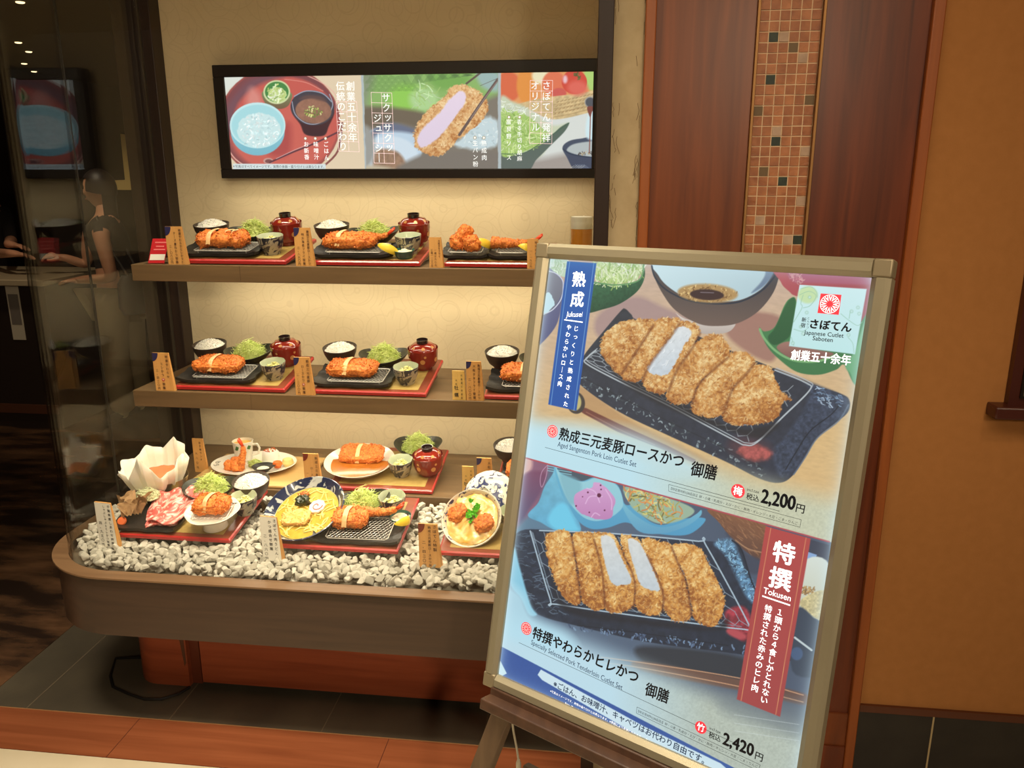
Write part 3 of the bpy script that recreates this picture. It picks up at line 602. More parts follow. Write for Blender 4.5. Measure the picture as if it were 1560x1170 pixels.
    for i in range(11):
        for k in range(5):
            x = 480+i*58
            if x+k*11 < 1130: p.line(b(x+k*13, 236-i*8, x+k*13+(50 if i % 2 else -50), 140), .5, (56, 84, 50), smooth=False, a=.75)
    p.poly(b(100, 450, 640, 500, 620, 640, 400, 600, 100, 640), (104, 92, 76), soft=8)
    p.ell(*b(330, 850)[0], 50, 36, (186, 208, 228), soft=3); p.poly(b(110, 720, 300, 600, 520, 640, 600, 700, 420, 680, 240, 690, 120, 800), (96, 104, 128), soft=6); p.ell(*b(330, 920)[0], 44, 32, (206, 222, 236), soft=4)
    p.poly(b(200, 860, 380, 860, 470, 950, 480, 1062, 200, 1062), (150, 116, 92), soft=5, tex=.2); p.poly(b(90, 640, 170, 700, 190, 880, 140, 1000, 90, 1000), (150, 150, 146), soft=8)
    p.poly(b(120, 1000, 300, 1010, 420, 1062, 110, 1062), (190, 176, 150), soft=6); p.poly(b(620, 900, 900, 860, 1345, 880, 1345, 1062, 420, 1062), (116, 108, 100), soft=8)
    p.poly(b(920, 800, 1000, 740, 1200, 550, 1345, 590, 1345, 800, 1200, 845, 1050, 840), (196, 214, 220), soft=6, warp=2); p.strands(b(1000, 760, 1200, 580, 1340, 610, 1340, 780, 1150, 820), 50, [(226, 238, 240), (180, 200, 206)], ln=(2, 5), w=(1.2, 2.2))
    p.line(b(1050, 230, 1180, 130), 3, (90, 74, 66)); p.line(b(1180, 250, 1345, 180), 0.6, (90, 74, 66))
    p.crumb(b(560, 700, 600, 600, 700, 470, 840, 360, 900, 270, 1010, 240, 1100, 270, 1200, 330, 1250, 430, 1230, 520, 1150, 620, 1000, 730, 880, 850, 800, 910, 700, 905, 610, 850, 565, 800), seed=3, f=.8, dark=(176, 110, 56), mid=(222, 168, 108), lite=(246, 214, 160))
    p.poly(b(590, 740, 650, 640, 790, 510, 900, 370, 990, 300, 1040, 330, 1030, 420, 960, 520, 840, 680, 720, 790, 620, 830), (232, 212, 232), col2=(222, 204, 226), soft=2.5, warp=1.2, ws=4)
    p.line(b(1345, 190, 1230, 350, 1100, 540, 985, 710), 4.2, (96, 78, 74)); p.line(b(1340, 210, 1220, 370, 1090, 560), 1, (150, 130, 124))
    # tomatoes, cabbage and sauce
    card(c(142, 112, 1100, 95, 1100, 1062, 145, 1062))
    p.put((slice(None), slice(None)), np.ones(X.shape), C8(214, 218, 214)*np.ones(X.shape+(1,)))
    p.poly(c(130, 90, 1100, 80, 1100, 330, 620, 420, 130, 400), (226, 150, 90), soft=4)
    p.ell(*c(210, 260)[0], 20, 23, (216, 98, 62), soft=4); p.ell(*c(370, 250)[0], 13, 26, (226, 140, 60), soft=4); p.ell(*c(520, 160)[0], 14, 12, (236, 226, 186), soft=5); p.ell(*c(640, 230)[0], 18, 19, (222, 110, 76), soft=3); p.ell(*c(690, 320)[0], 11, 8, (204, 84, 76), soft=2)
    p.poly(c(930, 100, 1100, 90, 1100, 290, 960, 280), (170, 206, 110), soft=5)
    p.poly(c(270, 440, 420, 390, 640, 350, 900, 320, 1100, 280, 1100, 440, 900, 520, 620, 565, 420, 480), (206, 178, 128), soft=1.5, tex=.15, ts=4)
    for j in range(4): p.line(c(640, 430+j*38, 800, 400+j*38, 1000, 350+j*38), .9, (150, 118, 74), a=.7)
    for j in range(40): p.line(c(640+j*9, 520-j*2-(j % 4)*36, 660+j*9, 510-j*2-(j % 4)*36), 1., (140, 106, 66), a=.8, smooth=False)
    p.ell(*c(832, 215)[0], 19.3, 18.6, (206, 66, 52)); p.ell(*c(860, 270)[0], 15, 11, (220, 96, 82), soft=8); p.ell(*c(745, 190)[0], 3.5, 6, (234, 190, 200), soft=4); p.strands(c(815, 130, 880, 120, 890, 180, 840, 170), 10, [(90, 96, 50), (64, 76, 40)], ln=(3, 7), w=(1, 1.8))
    p.poly(c(130, 380, 260, 400, 420, 480, 620, 620, 780, 600, 640, 720, 480, 940, 130, 960), (198, 206, 176), soft=5)
    p.poly(c(470, 940, 800, 880, 1100, 900, 1100, 1062, 130, 1062, 130, 950), (158, 148, 142), soft=12)
    p.poly(c(142, 890, 300, 890, 420, 850, 620, 710, 700, 640, 782, 597, 740, 680, 620, 800, 520, 900, 470, 950, 380, 1062, 130, 1062), (76, 96, 84), col2=(86, 96, 92), soft=1.4)
    p.poly(c(142, 470, 220, 480, 400, 540, 520, 640, 600, 720, 520, 800, 400, 850, 300, 890, 142, 890), (160, 194, 104), soft=2)
    p.strands(c(142, 470, 250, 490, 400, 550, 530, 680, 560, 760, 400, 840, 300, 880, 142, 885), 200, [(196, 220, 136), (144, 182, 84), (222, 236, 180), (120, 160, 70), (180, 208, 116)], ln=(5, 14), w=(.7, 1.3))
    p.strands(c(142, 390, 300, 440, 420, 500, 300, 500, 142, 470), 40, [(232, 238, 226), (206, 216, 196)], ln=(4, 10))
    p.line(c(142, 888, 300, 890, 420, 852, 620, 712, 782, 600), 1.1, (60, 92, 70))
    p.poly(c(720, 830, 780, 770, 900, 745, 1100, 735, 1100, 1062, 860, 1062, 760, 920), (62, 72, 92), col2=(56, 62, 84), soft=1.4); p.poly(c(760, 850, 820, 800, 960, 775, 1100, 770, 1100, 920, 900, 905, 800, 880), (176, 184, 186), soft=2); p.line(c(725, 845, 800, 890, 950, 918, 1100, 920), 1.6, (36, 46, 66))
    p.strands(c(860, 890, 960, 865, 1040, 890, 960, 905), 22, [(60, 50, 46), (206, 180, 130)], ln=(1.5, 3.5), w=(.8, 1.4))
    for k in range(5): p.line(c(840+k*20, 990, 920+k*24, 1062), .7, (150, 164, 190), a=.7, smooth=False); p.line(c(740+k*24, 1062, 830+k*24, 1000), .7, (206, 206, 196), a=.7, smooth=False)
    p.poly(c(950, 560, 1000, 480, 1100, 470, 1100, 740, 950, 740), (206, 232, 240), soft=4); p.poly(c(930, 380, 1100, 320, 1100, 460, 1000, 480), (196, 180, 150), soft=2); p.ell(*c(980, 405)[0], 8.5, 8.5, (150, 146, 140)); p.ell(*c(980, 405)[0], 7, 7, (74, 76, 84)); p.line(c(980, 460, 982, 560, 972, 880), 1.5, (130, 70, 60)); p.poly(c(952, 450, 1030, 450, 1000, 490, 985, 540, 975, 540), (120, 60, 52))
    p.clip = None; p.img = p.img*.9+.075  # overall haze painted into the print
    return np.clip(p.img, 0, 1)
# ================================================================ the room
def wood(name, a, b, ax='z', rough=.38, f=1., coat=.0, spec=.4, con=(.25, .75)):
    st = {'z': (9*f, 9*f, .5*f), 'x': (.5*f, 9*f, 9*f), 'y': (9*f, .5*f, 9*f)}[ax]
    return mat(name, a, rough, rgb2=b, scale=4, detail=6, stretch=st, coat=coat, spec=spec, contrast=con, distort=.6)
M_panel = wood('wall_panel_wood', (134, 70, 32), (92, 44, 21), 'z', .35)
M_panel2 = wood('wall_panel_wood_dark', (122, 58, 29), (74, 33, 19), 'z', .35)
M_trimw = wood('trim_wood', (164, 92, 42), (136, 72, 34), 'z', .4)
M_dark = wood('dark_post_wood', (48, 31, 22), (36, 23, 17), 'z', .4)
M_shelf = wood('shelf_wood', (122, 96, 66), (96, 74, 50), 'x', .42)
M_count = wood('counter_wood', (72, 52, 39), (54, 38, 29), 'x', .4)
M_countt = wood('counter_top_wood', (136, 106, 76), (110, 82, 58), 'x', .4)
M_base = wood('base_wood', (166, 86, 54), (132, 62, 38), 'x', .3)
M_strip = wood('floor_wood', (160, 94, 60), (134, 74, 46), 'x', .22)
M_wall = mat('cream_wallpaper', (226, 208, 172), .8, spec=.2, rgb2=(216, 197, 160), scale=3)
def _rings(m):
    """faint overlapping ring pattern of the wallpaper"""
    N, L = m.node_tree.nodes, m.node_tree.links; b = N['Principled BSDF']; src = b.inputs['Base Color'].links[0].from_socket
    tc = N.new('ShaderNodeTexCoord'); mx0 = None
    for sc, off in ((6.5, 0), (6.5, .37)):
        mp = N.new('ShaderNodeMapping'); mp.inputs['Location'].default_value = (off, off*2, off*1.7); L.new(tc.outputs['Object'], mp.inputs[0])
        v = N.new('ShaderNodeTexVoronoi'); v.inputs['Scale'].default_value = sc; v.inputs['Randomness'].default_value = .9; L.new(mp.outputs[0], v.inputs['Vector'])
        a = N.new('ShaderNodeMath'); a.operation = 'PINGPONG'; a.inputs[1].default_value = .09; L.new(v.outputs['Distance'], a.inputs[0])
        c = N.new('ShaderNodeMath'); c.operation = 'LESS_THAN'; c.inputs[1].default_value = .008; L.new(a.outputs[0], c.inputs[0])
        if mx0 is None: mx0 = c
        else:
            d = N.new('ShaderNodeMath'); d.operation = 'MAXIMUM'; L.new(mx0.outputs[0], d.inputs[0]); L.new(c.outputs[0], d.inputs[1]); mx0 = d
    k = N.new('ShaderNodeMath'); k.operation = 'MULTIPLY'; k.inputs[1].default_value = .11; L.new(mx0.outputs[0], k.inputs[0])
    mi = N.new('ShaderNodeMix'); mi.data_type = 'RGBA'; L.new(k.outputs[0], mi.inputs[0]); L.new(src, mi.inputs[6]); mi.inputs[7].default_value = lin((150, 124, 92)); L.new(mi.outputs[2], b.inputs['Base Color'])
_rings(M_wall)
M_tan = mat('tan_wall_cloth', (174, 120, 69), .85, spec=.15, rgb2=(168, 115, 65), scale=40, bump=.12, bscale=500)
M_tile = mat('slate_floor_tile', (92, 84, 70), .36, spec=.45, rgb2=(74, 68, 58), scale=5, detail=6, bump=.08, bscale=60)
M_btile = mat('black_skirting_tile', (30, 29, 28), .4, rgb2=(42, 40, 37), scale=14)
M_grout = mat('grout_line', (178, 160, 120), .7)
M_creamf = mat('cream_floor_tile', (226, 212, 184), .3, rgb2=(218, 204, 174), scale=6)
M_rest = mat('dark_restaurant_floor', (46, 34, 28), .24, rgb2=(122, 88, 62), scale=3, stretch=(1, 3, 1), contrast=(.42, .70))  # brown mottling puts the floor's reflections into its colour
M_rwall = mat('dark_restaurant_wall', (58, 44, 34), .7, rgb2=(66, 50, 38), scale=3)
M_brass = mat('brass_trim', (150, 112, 70), .5, .8)
M_black = mat('black_lacquer', (20, 18, 18), .3)

def slab(name, x0, x1, y0, y1, z0, z1, m, bev=0, parent=None):
    o = MB().box(x0, x1, y0, y1, z0, z1).build(name, m, parent, angle=30)
    if bev: bevel(o, bev)
    if parent is None: struct(o)
    return o
# floors: slate plinth with joints, wood border, cream corridor, dark restaurant floor
slab('floor', -1.972, 3.0, 2.034, 2.95, -.05, 0, M_tile)
for x in (-1.808, -1.326, -.834, -.339, .155): slab('trim_1', x-.0015, x+.0015, 2.034, 2.95, -.02, .0006, mat('dark_grout', (112, 98, 78), .8))
slab('floor', -6.5, 3.0, 1.857, 2.032, -.05, 0, M_strip)
slab('trim_2', -6.5, 3.0, 2.0315, 2.0345, -.02, .0012, mat('pale_edge', (164, 120, 78), .5))
for x in (-1.42, -.62, .3): slab('trim_3', x-.001, x+.001, 1.857, 2.031, -.02, .0005, mat('wood_joint', (92, 42, 22), .6))
slab('floor', -6.5, 3.0, -2.5, 1.855, -.05, -.001, M_creamf)
slab('floor', -6.5, -1.974, 2.0345, 11, -.05, 0, M_rest)
# back wall of the showcase and the corner posts
slab('wall_back', -1.66, .02, 2.85, 2.95, 0, 2.75, M_wall)
slab('wall_right', -.002, .02, 1.985, 2.85, 0, 2.75, M_wall)
slab('trim_4', -1.705, -1.565, 2.785, 2.96, .0, 2.75, M_dark, .003)
slab('trim_5', -.0405, -.0055, 1.925, 1.985, 0, 2.75, M_dark, .002)
# textured paper strip, wood trim, panels and mosaic of the facade
M_paper = mat('rough_paper_strip', (196, 178, 142), .85, spec=.15, rgb2=(184, 165, 130), scale=30)
slab('wall_front', -.0055, .0625, 1.955, 2.0, 0, 2.75, M_paper)
fx = MB(); rg = random.Random(3)
for k in range(90):
    side = rg.random() < .5; x = (-.005 if side else .061)+(1 if side else -1)*rg.random()**2*.016; z = .9+rg.random()*1.4; n = rg.randint(2, 4); P = [(x, 1.9545, z)]
    for i in range(n): P.append((min(max(P[-1][0]+rg.uniform(-.004, .004), -.004), .061), 1.9545, P[-1][2]-rg.uniform(.004, .014)))
    fx.tube(P, .00045, 4)
o = fx.build('trim_6', mat('bark_fibre', (112, 84, 54), .9)); struct(o)
slab('trim_7', .0625, .0865, 1.94, 2.0, 0, 2.75, M_trimw, .003)
slab('wall_front', .0865, .302, 1.95, 2.0, 0, 2.75, M_panel)
slab('wall_front', .446, .6615, 1.95, 2.0, 0, 2.75, M_panel2)
for x0, x1 in ((.302, .3085), (.4395, .446)): slab('trim_8', x0, x1, 1.942, 2.0, 0, 2.75, M_brass, .001)
slab('trim_9', .6615, .6865, 1.935, 2.0, 0, 2.75, M_trimw, .003)
slab('trim_10', .6865, .690, 1.952, 2.0, 0, 2.75, M_dark)
# mosaic strip: tiles on grout
slab('wall_front', .3085, .4395, 1.956, 2.0, 0, 2.75, mat('mosaic_grout', (224, 196, 160), .8))
tl = [mat('mosaic_copper', (172, 108, 64), .5, rgb2=(142, 82, 46), scale=40, bump=.3, bscale=120), mat('mosaic_copper_pale', (186, 120, 74), .5, rgb2=(156, 94, 54), scale=50, bump=.3, bscale=120), mat('mosaic_green', (40, 58, 44), .55, rgb2=(22, 36, 28), scale=80), mat('mosaic_brown', (104, 82, 50), .55), mat('mosaic_pearl', (192, 164, 140), .55, rgb2=(166, 138, 116), scale=50)]
special = {(3, 1): 2, (3, 2): 4, (4, 3): 3, (5, 4): 4, (7, 1): 2, (9, 5): 3, (10, 0): 3, (12, 2): 4, (13, 2): 2, (14, 5): 4, (16, 1): 3, (17, 3): 2, (19, 5): 4, (21, 1): 4, (23, 4): 4, (23, 5): 2, (25, 2): 2}
mz = MB(); pt = .131/6
for r in range(-14, 92):
    z = 2.014-(r+.5)*pt*1.0
    if z < .03 or z > 2.74: continue
    for c in range(6):
        k = special.get((r, c)); x = .3085+(c+.5)*pt
        if k is None: k = (4 if rg.random() < .03 else 2 if rg.random() < .04 else 0) if (r > 26 or r < 0) else (1 if rg.random() < .3 else 0)
        h = pt/2-.0013; mz.box(x-h, x+h, 1.9535+rg.uniform(0, .0015), 1.957, z-h, z+h, k)
struct(mz.build('trim_11', tl, angle=20))
# wood panel skirting, tan wall, its skirting
for x0, x1 in ((.0865, .302), (.446, .6615)):
    slab('baseboard_front', x0, x1, 1.944, 1.95, 0, .262, M_panel); slab('baseboard_front', x0, x1, 1.938, 1.944, 0, .165, M_panel2, .002)
slab('wall_front', .690, 2.6, 1.955, 2.05, .27, 2.75, M_tan)
slab('baseboard_front', .690, 2.6, 1.948, 2.05, 0, .272, M_btile)
slab('trim_12', .690, 2.6, 1.946, 1.96, .272, .292, mat('skirting_cap', (88, 46, 26), .4))
slab('trim_13', .875, .8795, 1.9472, 1.96, 0, .272, M_grout)
slab('trim_13', 1.37, 1.3745, 1.9472, 1.96, 0, .272, M_grout)
# small window at the far right of the tan wall
slab('window_1', .93, 1.6, 1.935, 1.958, 1.125, 1.90, mat('window_frame', (70, 30, 22), .35))
slab('window_1', .952, 1.6, 1.930, 1.94, 1.145, 1.88, mat('window_bead', (30, 24, 20), .3))
slab('window_1', .958, 1.6, 1.925, 1.935, 1.150, 1.87, mat('frosted_window', (150, 140, 112), .25, spec=.5))
slab('trim_14', .893, 1.62, 1.905, 1.958, 1.098, 1.128, mat('window_frame', (70, 30, 22), .35), .004)
# ceilings and the restaurant beyond the glass
slab('ceiling', -6.5, 3.0, -2.5, 11, 2.75, 2.85, mat('ceiling_paint', (120, 100, 76), .9))
slab('ceiling', -1.66, -.04, 1.93, 2.85, 2.58, 2.62, mat('showcase_ceiling', (220, 206, 176), .8))
slab('wall_back', -6.5, 3.0, 11, 11.1, 0, 2.75, M_rwall)
slab('wall_left', -6.6, -6.5, -2.5, 11, 0, 2.75, M_rwall)
slab('wall_back', -1.705, 3.0, 2.955, 3.05, 0, 2.75, M_rwall)
slab('wall_left', -3.15, -2.2, 5.6, 5.66, 0, 2.75, mat('olive_partition', (84, 70, 50), .8))
# ================================================================ the showcase
XL, YF, RC = -1.66, 1.89, .27            # counter: left end, front, corner radius
def outline(ins=0., yb=2.84, xr=-.0405, n=14):
    P = [(xr, YF+ins)]; r = RC-ins
    for k in range(n+1): a = math.radians(270-90*k/n); P.append((XL+RC+r*math.cos(a), YF+RC+r*math.sin(a)))
    return P+[(XL+ins, yb), (xr, yb)]
ct = thing('display_counter', 'dark wood display counter with a rounded left end under the glass', 'counter', (-.8, 2.3, 0))
def kid(mb, name, m, parent, **k):
    o = mb.build(name, m, parent, **k); o.location = -Vector(parent.location); return o
kid(MB().prism(outline(.012), .376, .535), 'body', M_count, ct)
hl_ = [(min(x, -.0406), y) for x, y in outline(.0435)]; kid(MB().prism(outline(.010), .535, .557, hole=hl_), 'upper_band', M_count, ct); kid(MB().prism(outline(0), .557, .562, hole=hl_), 'rim', M_countt, ct)
kid(MB().prism(outline(.052), .534, .540), 'pebble_bed', mat('bed_liner', (120, 112, 96), .9), ct)
kid(MB().box(-1.66, -1.608, 2.352, 2.785, .563, .617), 'sill', M_dark, ct)
# red wood base: two cabinets with a gap, cable beside it
bs = thing('counter_base', 'reddish wood base cabinet with two front panels under the display counter', 'cabinet', (-.75, 2.4, 0))
def rounded(x0, x1, y0, y1, r, n=8):
    P = [(x1, y0)]
    for k in range(n+1): a = math.radians(270-90*k/n); P.append((x0+r+r*math.cos(a), y0+r+r*math.sin(a)))
    return P+[(x0, y1), (x1, y1)]
kid(MB().prism(rounded(-1.55, -1.345, 2.205, 2.84, .09), 0, .376), 'end_panel', M_base, bs)
kid(MB().box(-1.345, -1.312, 2.225, 2.84, .0, .376), 'stile', mat('base_stile', (104, 50, 32), .35), bs)
kid(MB().box(-1.296, -.0405, 2.203, 2.84, .022, .376), 'front_panel', M_base, bs)
kid(MB().box(-1.296, -.0405, 2.235, 2.84, 0, .021), 'plinth', M_black, bs)
kid(MB().add([(-1.356, 2.2040, .075), (-1.349, 2.2040, .09), (-1.350, 2.2040, .20), (-1.380, 2.2040, .203), (-1.376, 2.2040, .185), (-1.364, 2.2040, .17)], [(0, 1, 2, 3, 4, 5)]), 'worn_veneer', mat('worn_wood', (92, 58, 38), .8), bs)
P = [(-1.565, 2.30, .03)]+[tuple(on(x, y, z=.006)) for x, y in ((176, 1003), (168, 1030), (172, 1046), (196, 1057), (220, 1065), (246, 1065), (272, 1057), (289, 1047))]
cb = MB().tube([Vector(p) for p in P], .0045, 8).build('power_cable', mat('black_rubber', (28, 26, 25), .5)); tag(cb, 'black cable looping over the slate floor by the base cabinet', 'cable')
# ---- shelves and the step
SF, SB = 2.42, 2.848
ZU, ZM, ZS = 1.372, .956, .624
def shelf(name, z, x0, th, label, cat='shelf'):
    t = thing(name, label, cat, (-.8, 2.63, z-th))
    b = MB().box(x0, -.0415, SF, SB, z-th, z).build('board', M_shelf, t, angle=30); b.location = -Vector(t.location); bevel(b, .002)
    j = MB().box(-1.150, -1.149, SF-.0004, SF+.002, z-th+.001, z-.001).build('seam', mat('shelf_seam', (70, 48, 32), .6), t); j.location = -Vector(t.location)
    return t
shelf('display_shelf', ZU, x_at(199, SF, ZU), .053, 'upper brown wood shelf of the showcase, just below the lit picture panel')
shelf('display_shelf', ZM, x_at(202, SF, ZM), .055, 'middle brown wood shelf of the showcase')
shelf('display_step', ZS, -1.555, .0835, 'low brown wood step on the back of the pebble bed', 'step')
for z, th in ((ZU, .053), (ZM, .055)):
    t = MB().box(-1.42, -.08, 2.685, 2.715, z-th-.010, z-th-.0005).build('led_strip', mat('led_diffuser', (255, 226, 176), .5, emit=1.0)); tag(t, 'slim warm light strip under the %s shelf' % ('upper' if z > 1.2 else 'middle'), 'light')
# ---- glass
G = glass_mat(); gp = outline(.0445, 2.352)[:-1]; gi = outline(.0525, 2.352)[:-1]; gp[0] = (-.0415, gp[0][1]); gi[0] = (-.0415, gi[0][1])
n = len(gp); V = [(x, y, z) for z in (.5405, 2.575) for x, y in gp+gi]
m_ = 2*n; Fs = []
for i in range(n-1): Fs += [(i, i+1, m_+i+1, m_+i), (n+i+1, n+i, m_+n+i, m_+n+i+1), (m_+i, m_+i+1, m_+n+i+1, m_+n+i), (i+1, i, n+i, n+i+1)]
Fs += [(0, m_, m_+n, n), (n-1, 2*n-1, m_+2*n-1, m_+n-1)]
g = MB().add(V, Fs).build('front_glass', G, angle=30); tag(g, 'large clear curved glass pane along the front of the showcase', 'glass')
sg = thing('side_glass', 'flat clear glass pane at the left end of the showcase', 'glass', (-1.611, 2.57, .618))
kid(MB().box(-1.615, -1.607, 2.358, 2.784, .6175, 2.58), 'pane', G, sg)
kid(MB().box(-1.6145, -1.6075, 2.3535, 2.3575, .6175, 2.58), 'seam', mat('seam_silicone', (36, 32, 26), .4), sg)
kid(MB().box(-1.617, -1.605, 2.36, 2.784, .6172, .6225), 'channel', mat('dull_channel', (88, 78, 64), .35, .6), sg)
kid(MB().box(-1.6175, -1.6045, 2.36, 2.372, .6172, .66), 'hinge', mat('dull_steel', (120, 110, 96), .3, .9), sg)
kid(MB().box(-1.607, -1.6005, 2.776, 2.7845, .6172, 2.58), 'edge_channel', mat('dull_channel', (88, 78, 64), .35, .6), sg)
# ---- lit picture panel on the back wall
pz1, pz0 = float(on(600, 94, y=2.80)[2]), float(on(600, 271.7, y=2.80)[2]); px0 = float(on(322, 100, y=2.80)[0]); px1 = -.03; pb = .040
lp = thing('picture_panel', 'wide black framed lit panel with three food pictures on the back wall', 'light box', ((px0+px1)/2, 2.83, pz0))
fr = MB(); fr.box(px0, px1, 2.80, 2.848, pz1-pb, pz1); fr.box(px0, px1, 2.80, 2.848, pz0, pz0+pb*.8); fr.box(px0, px0+pb, 2.80, 2.848, pz0+pb*.8, pz1-pb); fr.box(px1-pb, px1, 2.80, 2.848, pz0+pb*.8, pz1-pb)
o = kid(fr, 'frame', mat('black_frame', (34, 27, 24), .35), lp); bevel(o, .003)
def print_sheet(name, pl, W, Hh, nu, nv, painter, parent, strength):
    U, Vv = np.meshgrid(np.linspace(0, W, nu), np.linspace(0, -Hh, nv)); P = pl.o+U[..., None]*pl.u+Vv[..., None]*pl.v
    img = painter(*proj(P)); l = np.where(img <= .04045, img/12.92, ((img+.055)/1.055)**2.4)
    me = bpy.data.meshes.new(name); i = np.arange(nu*nv).reshape(nv, nu); F4 = np.stack([i[1:, :-1], i[1:, 1:], i[:-1, 1:], i[:-1, :-1]], -1).reshape(-1, 4)
    me.vertices.add(nu*nv); me.vertices.foreach_set('co', np.stack([U, Vv, np.zeros_like(U)], -1).ravel().astype(np.float32))
    me.loops.add(F4.size); me.loops.foreach_set('vertex_index', F4.ravel().astype(np.int32)); me.polygons.add(len(F4)); me.polygons.foreach_set('loop_start', (np.arange(len(F4))*4).astype(np.int32)); me.update(calc_edges=True); me.validate()
    at = me.color_attributes.new('print', 'FLOAT_COLOR', 'POINT'); at.data.foreach_set('color', np.concatenate([l, np.ones(l.shape[:2]+(1,))], -1).ravel().astype(np.float32))
    me.materials.append(print_mat(name+'_print', strength)); o = put(name, me, parent); return o
def face(o, pl, parent):
    """seat a flat child on a plane"""
    o.matrix_basis = parent.matrix_basis.inverted() @ Matrix([[pl.u[i], pl.v[i], pl.n[i], pl.o[i]] for i in range(3)]+[[0, 0, 0, 1]]); return o
pl = Plane((px0+pb, 2.806, pz1-pb), (1, 0, 0), (0, 0, 1)); PW, PH = px1-px0-2*pb, pz1-pz0-1.8*pb
PRINTS = 1.0
bpy.context.view_layer.update()
pic = face(print_sheet('picture_print', pl, PW, PH, 760, 184, paint_panel, lp, 1.15*PRINTS), pl, lp)
def em(name, c, e): return mat(name, c, .4, emit=e)
T_W, T_K, T_N, T_R, T_P = em('print_white', (238, 244, 248), 1.), mat('print_black', (22, 24, 34), .4), em('print_navy', (26, 46, 84), .35), em('print_red', (206, 52, 64), .9), em('print_pink_white', (240, 214, 216), .95)
tb = MB(); q = lambda zt, *a: [pl.uv(*p) for p in zt(*a)]
a_, b_, c_ = ZT(320, 90, 6.158), ZT(540, 90, 6.157), ZT(740, 90, 6.16)
def pv(zt, s, x0, y0, x1, y1, size, mi=0, bold=.012): A, B = q(zt, x0, y0, x1, y1); vcol(tb, s, A, B, size, mi, .0008, bold)
sc = .0022
pv(a_, '創業五十余年', 1318, 255, 1340, 735, 88/6.158*sc); pv(a_, '伝統のこだわり', 1222, 255, 1248, 820, 88/6.158*sc)
pv(a_, 'お新香', 902, 800, 908, 920, 52/6.158*sc); pv(a_, '味噌汁', 994, 800, 1000, 920, 52/6.158*sc); pv(a_, 'ごはん', 1088, 800, 1096, 925, 52/6.158*sc)
A, B = q(a_, 215, 1018, 1072, 1022); hline(tb, '＊写真はすべてイメージです。実際の食器・盛り付けとは異なります。', A, B, 1, .0008)
pv(b_, 'サクッサクッ', 296, 362, 322, 832, 82/6.157*sc); pv(b_, 'ジューシー', 216, 556, 232, 928, 82/6.157*sc)
pv(b_, '熟成肉', 1214, 790, 1218, 925, 54/6.157*sc, 0, .004); pv(b_, '生パン粉', 1132, 790, 1136, 985, 54/6.157*sc, 0, .004)
pv(c_, 'さぼてん発祥', 570, 250, 568, 740, 80/6.16*sc); pv(c_, 'オリジナル', 462, 250, 468, 640, 80/6.16*sc)
pv(c_, '香る手切り胡麻', 316, 590, 318, 935, 50/6.16*sc, 0, .004); pv(c_, '富良野ソース', 216, 590, 218, 925, 50/6.16*sc, 0, .004)
for zt, r in ((a_, ((895, 745), (988, 745), (1084, 745))), (b_, ((1214, 738), (1130, 738))), (c_, ((318, 545), (218, 545)))):
    for p in r: A, = q(zt, *p); disc(tb, A, .0055, 2); disc(tb, A, .0035, 0, .0009)
def lattice(zt, tl_, tr_, br_, bl_, nc, nr, skip=0):
    A, B, C, D = q(zt, *tl_, *tr_, *br_, *bl_)
    for i in range(nc+1): t = i/nc; bar(tb, A+(B-A)*t, D+(C-D)*t, .0014, 3, .0007)
    for j in range(skip, nr+1): t = j/nr; bar(tb, A+(D-A)*t, B+(C-B)*t, .0014, 3, .0007)
lattice(a_, (1182, 400), (1376, 400), (1400, 870), (1208, 862), 2, 5); lattice(b_, (156, 312), (350, 318), (378, 980), (186, 974), 2, 7); lattice(c_, (418, 200), (628, 200), (620, 795), (412, 790), 2, 6)
tb.build('lettering', [T_W, T_K, em('print_olive', (170, 160, 130), .7), T_P], pic, angle=0)
# ================================================================ lit poster stand and its easel
SP = Plane((-.1171461, 1.58599713, 1.48908904), (.86602983, -.49987069, .01102865), (.09999073, .19476249, .97574045)); SW, SH = .594, .841
sg_ = thing('poster_stand', 'large lit food poster in a metal snap frame leaning on a dark wooden easel', 'sign', SP.at(SW/2, -SH, -.03))
sg_.rotation_euler = Matrix([[SP.u[i], SP.v[i], SP.n[i]] for i in range(3)]).to_euler(); bpy.context.view_layer.update()
L2 = Plane((-SW/2, SH, .03), (1, 0, 0), (0, 1, 0))
def skid(mb, name, m, **k):
    o = mb.build(name, m, sg_, **k); o.location = (-SW/2, SH, .03); return o
M_alu = mat('bronze_aluminium', (164, 156, 132), .42, .45, rgb2=(156, 148, 124), scale=5, stretch=(1, 1, 40))
FW = .029
def rail(mb, A, B, C, D):  # chamfered rail: outer A-B, inner D-C
    (ax, ay), (bx, by), (cx, cy), (dx, dy) = A, B, C, D
    V = []
    for h, t in ((-.022, 0), (.004, 0), (.010, .25), (.010, .7), (.002, 1.), (-.012, 1.)):
        V += [(ax+(dx-ax)*t, ay+(dy-ay)*t, h), (bx+(cx-bx)*t, by+(cy-by)*t, h)]
    mb.add(V, [(2*i, 2*i+1, 2*i+3, 2*i+2) for i in range(5)]+[(10, 11, 1, 0), (0, 2, 4, 6, 8, 10), (11, 9, 7, 5, 3, 1)])
o0, i0, x1_, y1_ = -FW, 0, SW, -SH
for A, B, C, D in (((i0, FW), (x1_, FW), (x1_, 0), (i0, 0)), ((x1_, y1_-FW), (i0, y1_-FW), (i0, y1_), (x1_, y1_)), ((o0, y1_), (o0, 0), (0, 0), (0, y1_)), ((x1_+FW, 0), (x1_+FW, y1_), (x1_, y1_), (x1_, 0))):
    r_ = MB(); rail(r_, A, B, C, D); skid(r_, 'frame_rail', M_alu, angle=20)
